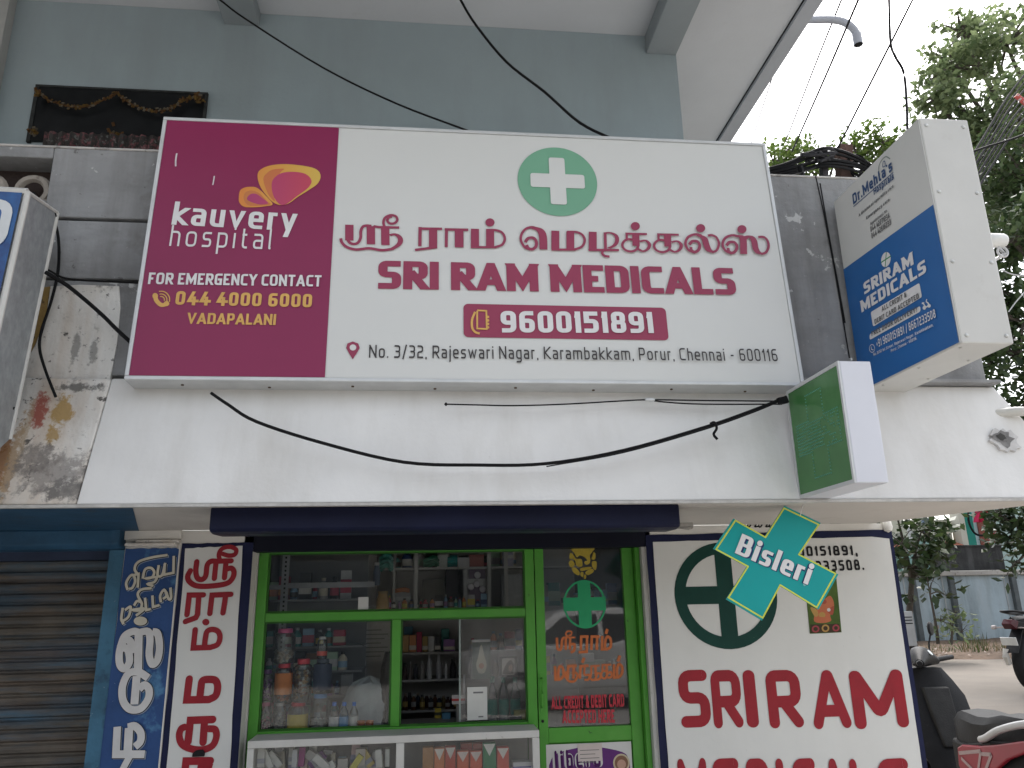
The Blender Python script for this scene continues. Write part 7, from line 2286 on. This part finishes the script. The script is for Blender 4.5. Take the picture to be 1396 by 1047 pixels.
# ================================================================== MOTORCYCLE (rear part in frame)
mc = thing('motorcycle', 'black motorcycle with white number plate parked at the right edge of the lane', 'motorcycle')
wheel(mc, -.64, .30, .30, .11, 6)
wheel(mc, .66, .30, .30, .09, 6)
MB().loft([[(x, -hw, zb), (x, -hw, zt - .03), (x, 0, zt), (x, hw, zt - .03), (x, hw, zb)] for x, zt, zb, hw in ((.05, .80, .72, .09), (-.2, .79, .70, .13), (-.45, .79, .72, .12), (-.75, .80, .73, .09), (-.88, .79, .76, .04))]).build('seat', m_seat, mc, smooth=True)
MB().loft([[(x, -hw, zb), (x, -hw, zt), (x, hw, zt), (x, hw, zb)] for x, zt, zb, hw in ((0, .72, .5, .11), (-.3, .72, .55, .13), (-.6, .73, .62, .11), (-.93, .75, .69, .06))]).build('tail_panel', m_blk, mc, bevel=.01)
MB().loft([[(x, -hw, zb), (x, -hw, zt - .05), (x, 0, zt), (x, hw, zt - .05), (x, hw, zb)] for x, zt, zb, hw in ((.06, .82, .68, .08), (.2, .93, .68, .15), (.45, .95, .72, .16), (.58, .88, .74, .09))]).build('tank', m_blk, mc, smooth=True)
MB().box(-.12, .3, -.12, .12, .28, .62).lathe([(.001, -.2), (.12, -.2), (.12, .2), (.001, .2)], (.1, 0, .36), 16, axis='y').build('engine', mat('engine_grey', (.08, .08, .08), .5), mc, bevel=.02)
MB().tube([(.45, 0, .95), (.52, 0, .8), (.66, 0, .3)], .03, 8).tube([(.42, -.36, 1.0), (.46, -.1, 1.03), (.46, .1, 1.03), (.42, .36, 1.0)], .014, 8).build('fork', m_silv, mc)
MB().tube([(.48, -.3, 1.02), (.5, -.33, 1.15)], .007, 6).lathe([(.001, -.01), (.06, -.006), (.06, .006), (.001, .01)], (.5, -.35, 1.2), 14, axis='x').build('mirror', m_blk, mc)
MB().tube(smoothpath([(-.3, -.13, .82), (-.6, -.13, .82), (-.9, -.08, .85), (-.98, 0, .85), (-.9, .08, .85), (-.6, .13, .82), (-.3, .13, .82)], 4), .014, 8).build('grab_rail', m_blk, mc, smooth=True)
MB().loft([[(-.92, -.07, .66), (-.92, .07, .66), (-.86, .07, .75), (-.86, -.07, .75)], [(-1.0, -.05, .72), (-1.0, .05, .72), (-.95, .05, .77), (-.95, -.05, .77)]]).build('tail_light', mat('tail_pale_red', (.07, .02, .025), .2), mc, bevel=.006)
MB().loft([[(-.80, -.06, .66), (-.80, .06, .66), (-.78, .06, .67), (-.78, -.06, .67)], [(-1.0, -.07, .42), (-1.0, .07, .42), (-.98, .07, .42), (-.98, -.07, .42)]]).build('rear_mudguard', m_blk, mc)
MB().obox((-1.0, 0, .54), (.006, 0, .002), (0, .085, 0), (-.012, 0, .042)).build('number_plate', mat('plate_white', (.58, .58, .56), .4), mc, bevel=.004)
MB().tube([(-.98, .06, .46), (-.99, .07, .38), (-.95, .07, .30)], [.03, .035, .03], 8).build('mud_flap', mat('flap_white', (.5, .48, .44), .5), mc, smooth=True)
for s in (-1, 1):
    MB().tube([(-.88, s * .06, .68), (-.92, s * .16, .68)], .008, 6).lathe([(.001, -.03), (.022, -.02), (.022, .02), (.001, .03)], (-.92, s * .18, .68), 10, axis='y').build('indicator', mat('indicator_pale', (.45, .4, .38), .25), mc, smooth=True)
    MB().tube([(-.64, s * .10, .3), (-.45, s * .12, .72)], .024, 8).build('shock_absorber', m_blk, mc)
MB().box(-.66, .0, -.09, -.06, .27, .33).box(-.66, .0, .06, .09, .27, .33).build('swing_arm', m_blk, mc)
MB().tube([(.1, -.14, .25), (-.3, -.15, .28), (-.85, -.16, .42)], [.02, .04, .045], 10).build('exhaust', m_silv, mc, smooth=True)
mp2 = at(1388, 902, 8.6)
ang = radians(24)
mc.rotation_euler = (0, 0, ang)
mc.location = (mp2.x + .64 * cos(ang), 8.4 + .64 * sin(ang), mp2.z - .30)

# ================================================================== ACROSS THE STREET (seen only as reflections in the shop glass)
OB = thing('opposite_house', 'house across the street, its wall darkened to dim its image in the shop glass', 'house', (0, -9, 0))
MB().box(-14, 13, -12, -9, 0, 4.6).build('wall', mat('opposite_wall', (.11, .108, .10), .85, .1, .6), OB)  # placed to keep sky out of the glass, wall darkened for dim reflections
for i in range(8):
    for j in range(1):
        wn = MB().box(-12.5 + i * 3.2, -11.1 + i * 3.2, -9.0, -8.96, 1.1 + j * 3.4, 2.6 + j * 3.4).build('window', mat('opposite_window', (.03, .035, .04), .2), OB)
MB().box(-14.2, 13.2, -9, -8.1, 3.35, 3.5).build('sunshade', mat('opposite_shade', (.4, .39, .37), .8), OB)
MB().box(-4, -1.2, -8.99, -8.95, 0, 2.6).box(2.5, 5.5, -8.99, -8.95, 0, 2.6).build('shutter', mat('opposite_shutter', (.08, .1, .12), .6), OB)

# the white car whose reflection shows in the door glass
cr = thing('parked_car', 'white car parked across the street, mirrored in the glass of the green door', 'car')
m_car = mat('car_white', (.62, .62, .61), .25, .03, 3, coat=.4)
m_cgl = mat('car_glass', (.015, .018, .02), .08, .1, 3, spec=.5)


def ring(y, zb, zt, x0_, x1_):
    return [(x0_, y, zb), (x0_, y, zt), (x1_, y, zt), (x1_, y, zb)]


prof = [(-1.95, .45), (-1.98, .70), (-1.85, .86), (-1.25, .93), (-.62, 1.40), (-.2, 1.47), (.55, 1.46), (1.05, 1.38), (1.62, .98), (1.92, .92), (1.98, .6), (1.93, .35), (-1.9, .30)]
MB().loft([[(x, -.82 + (.16 if z > 1 else 0), z) for x, z in prof], [(x, .82 - (.16 if z > 1 else 0), z) for x, z in prof]]).build('body', m_car, cr, bevel=.05, seg=3)
for s in (-1, 1):
    for pts in ([(-.98, .97), (-.52, 1.34), (.02, 1.38), (.02, .95)], [(.10, .95), (.10, 1.38), (.72, 1.36), (1.25, .98)]):
        MB().loft([[(x, s * (.835 - .155 * (z - .93) / .5), z) for x, z in pts], [(x, s * (.80 - .155 * (z - .93) / .5), z) for x, z in pts]]).build('window', m_cgl, cr)
    MB().box(1.80, 1.99, s * .45 - .18, s * .45 + .18, .66, .80).build('tail_light', mat('tail_red', (.3, .01, .01), .15), cr, bevel=.02)
    MB().box(-1.985, -1.8, s * .5 - .2, s * .5 + .2, .66, .80).build('headlight', mat('lens', (.5, .5, .5), .1), cr, bevel=.02)
    for x in (-1.22, 1.22):
        MB().lathe([(.18, -.09), (.29, -.09), (.30, -.04), (.30, .04), (.29, .09), (.18, .09), (.18, -.09)], (x, s * .74, .30), 24, axis='y').lathe([(.001, -.06), (.185, -.08), (.185, .08), (.001, .06)], (x, s * .74, .30), 20, axis='y').build('wheel', [m_tyre], cr, smooth=True)
cr.location = (2.55, -4.6, .005)
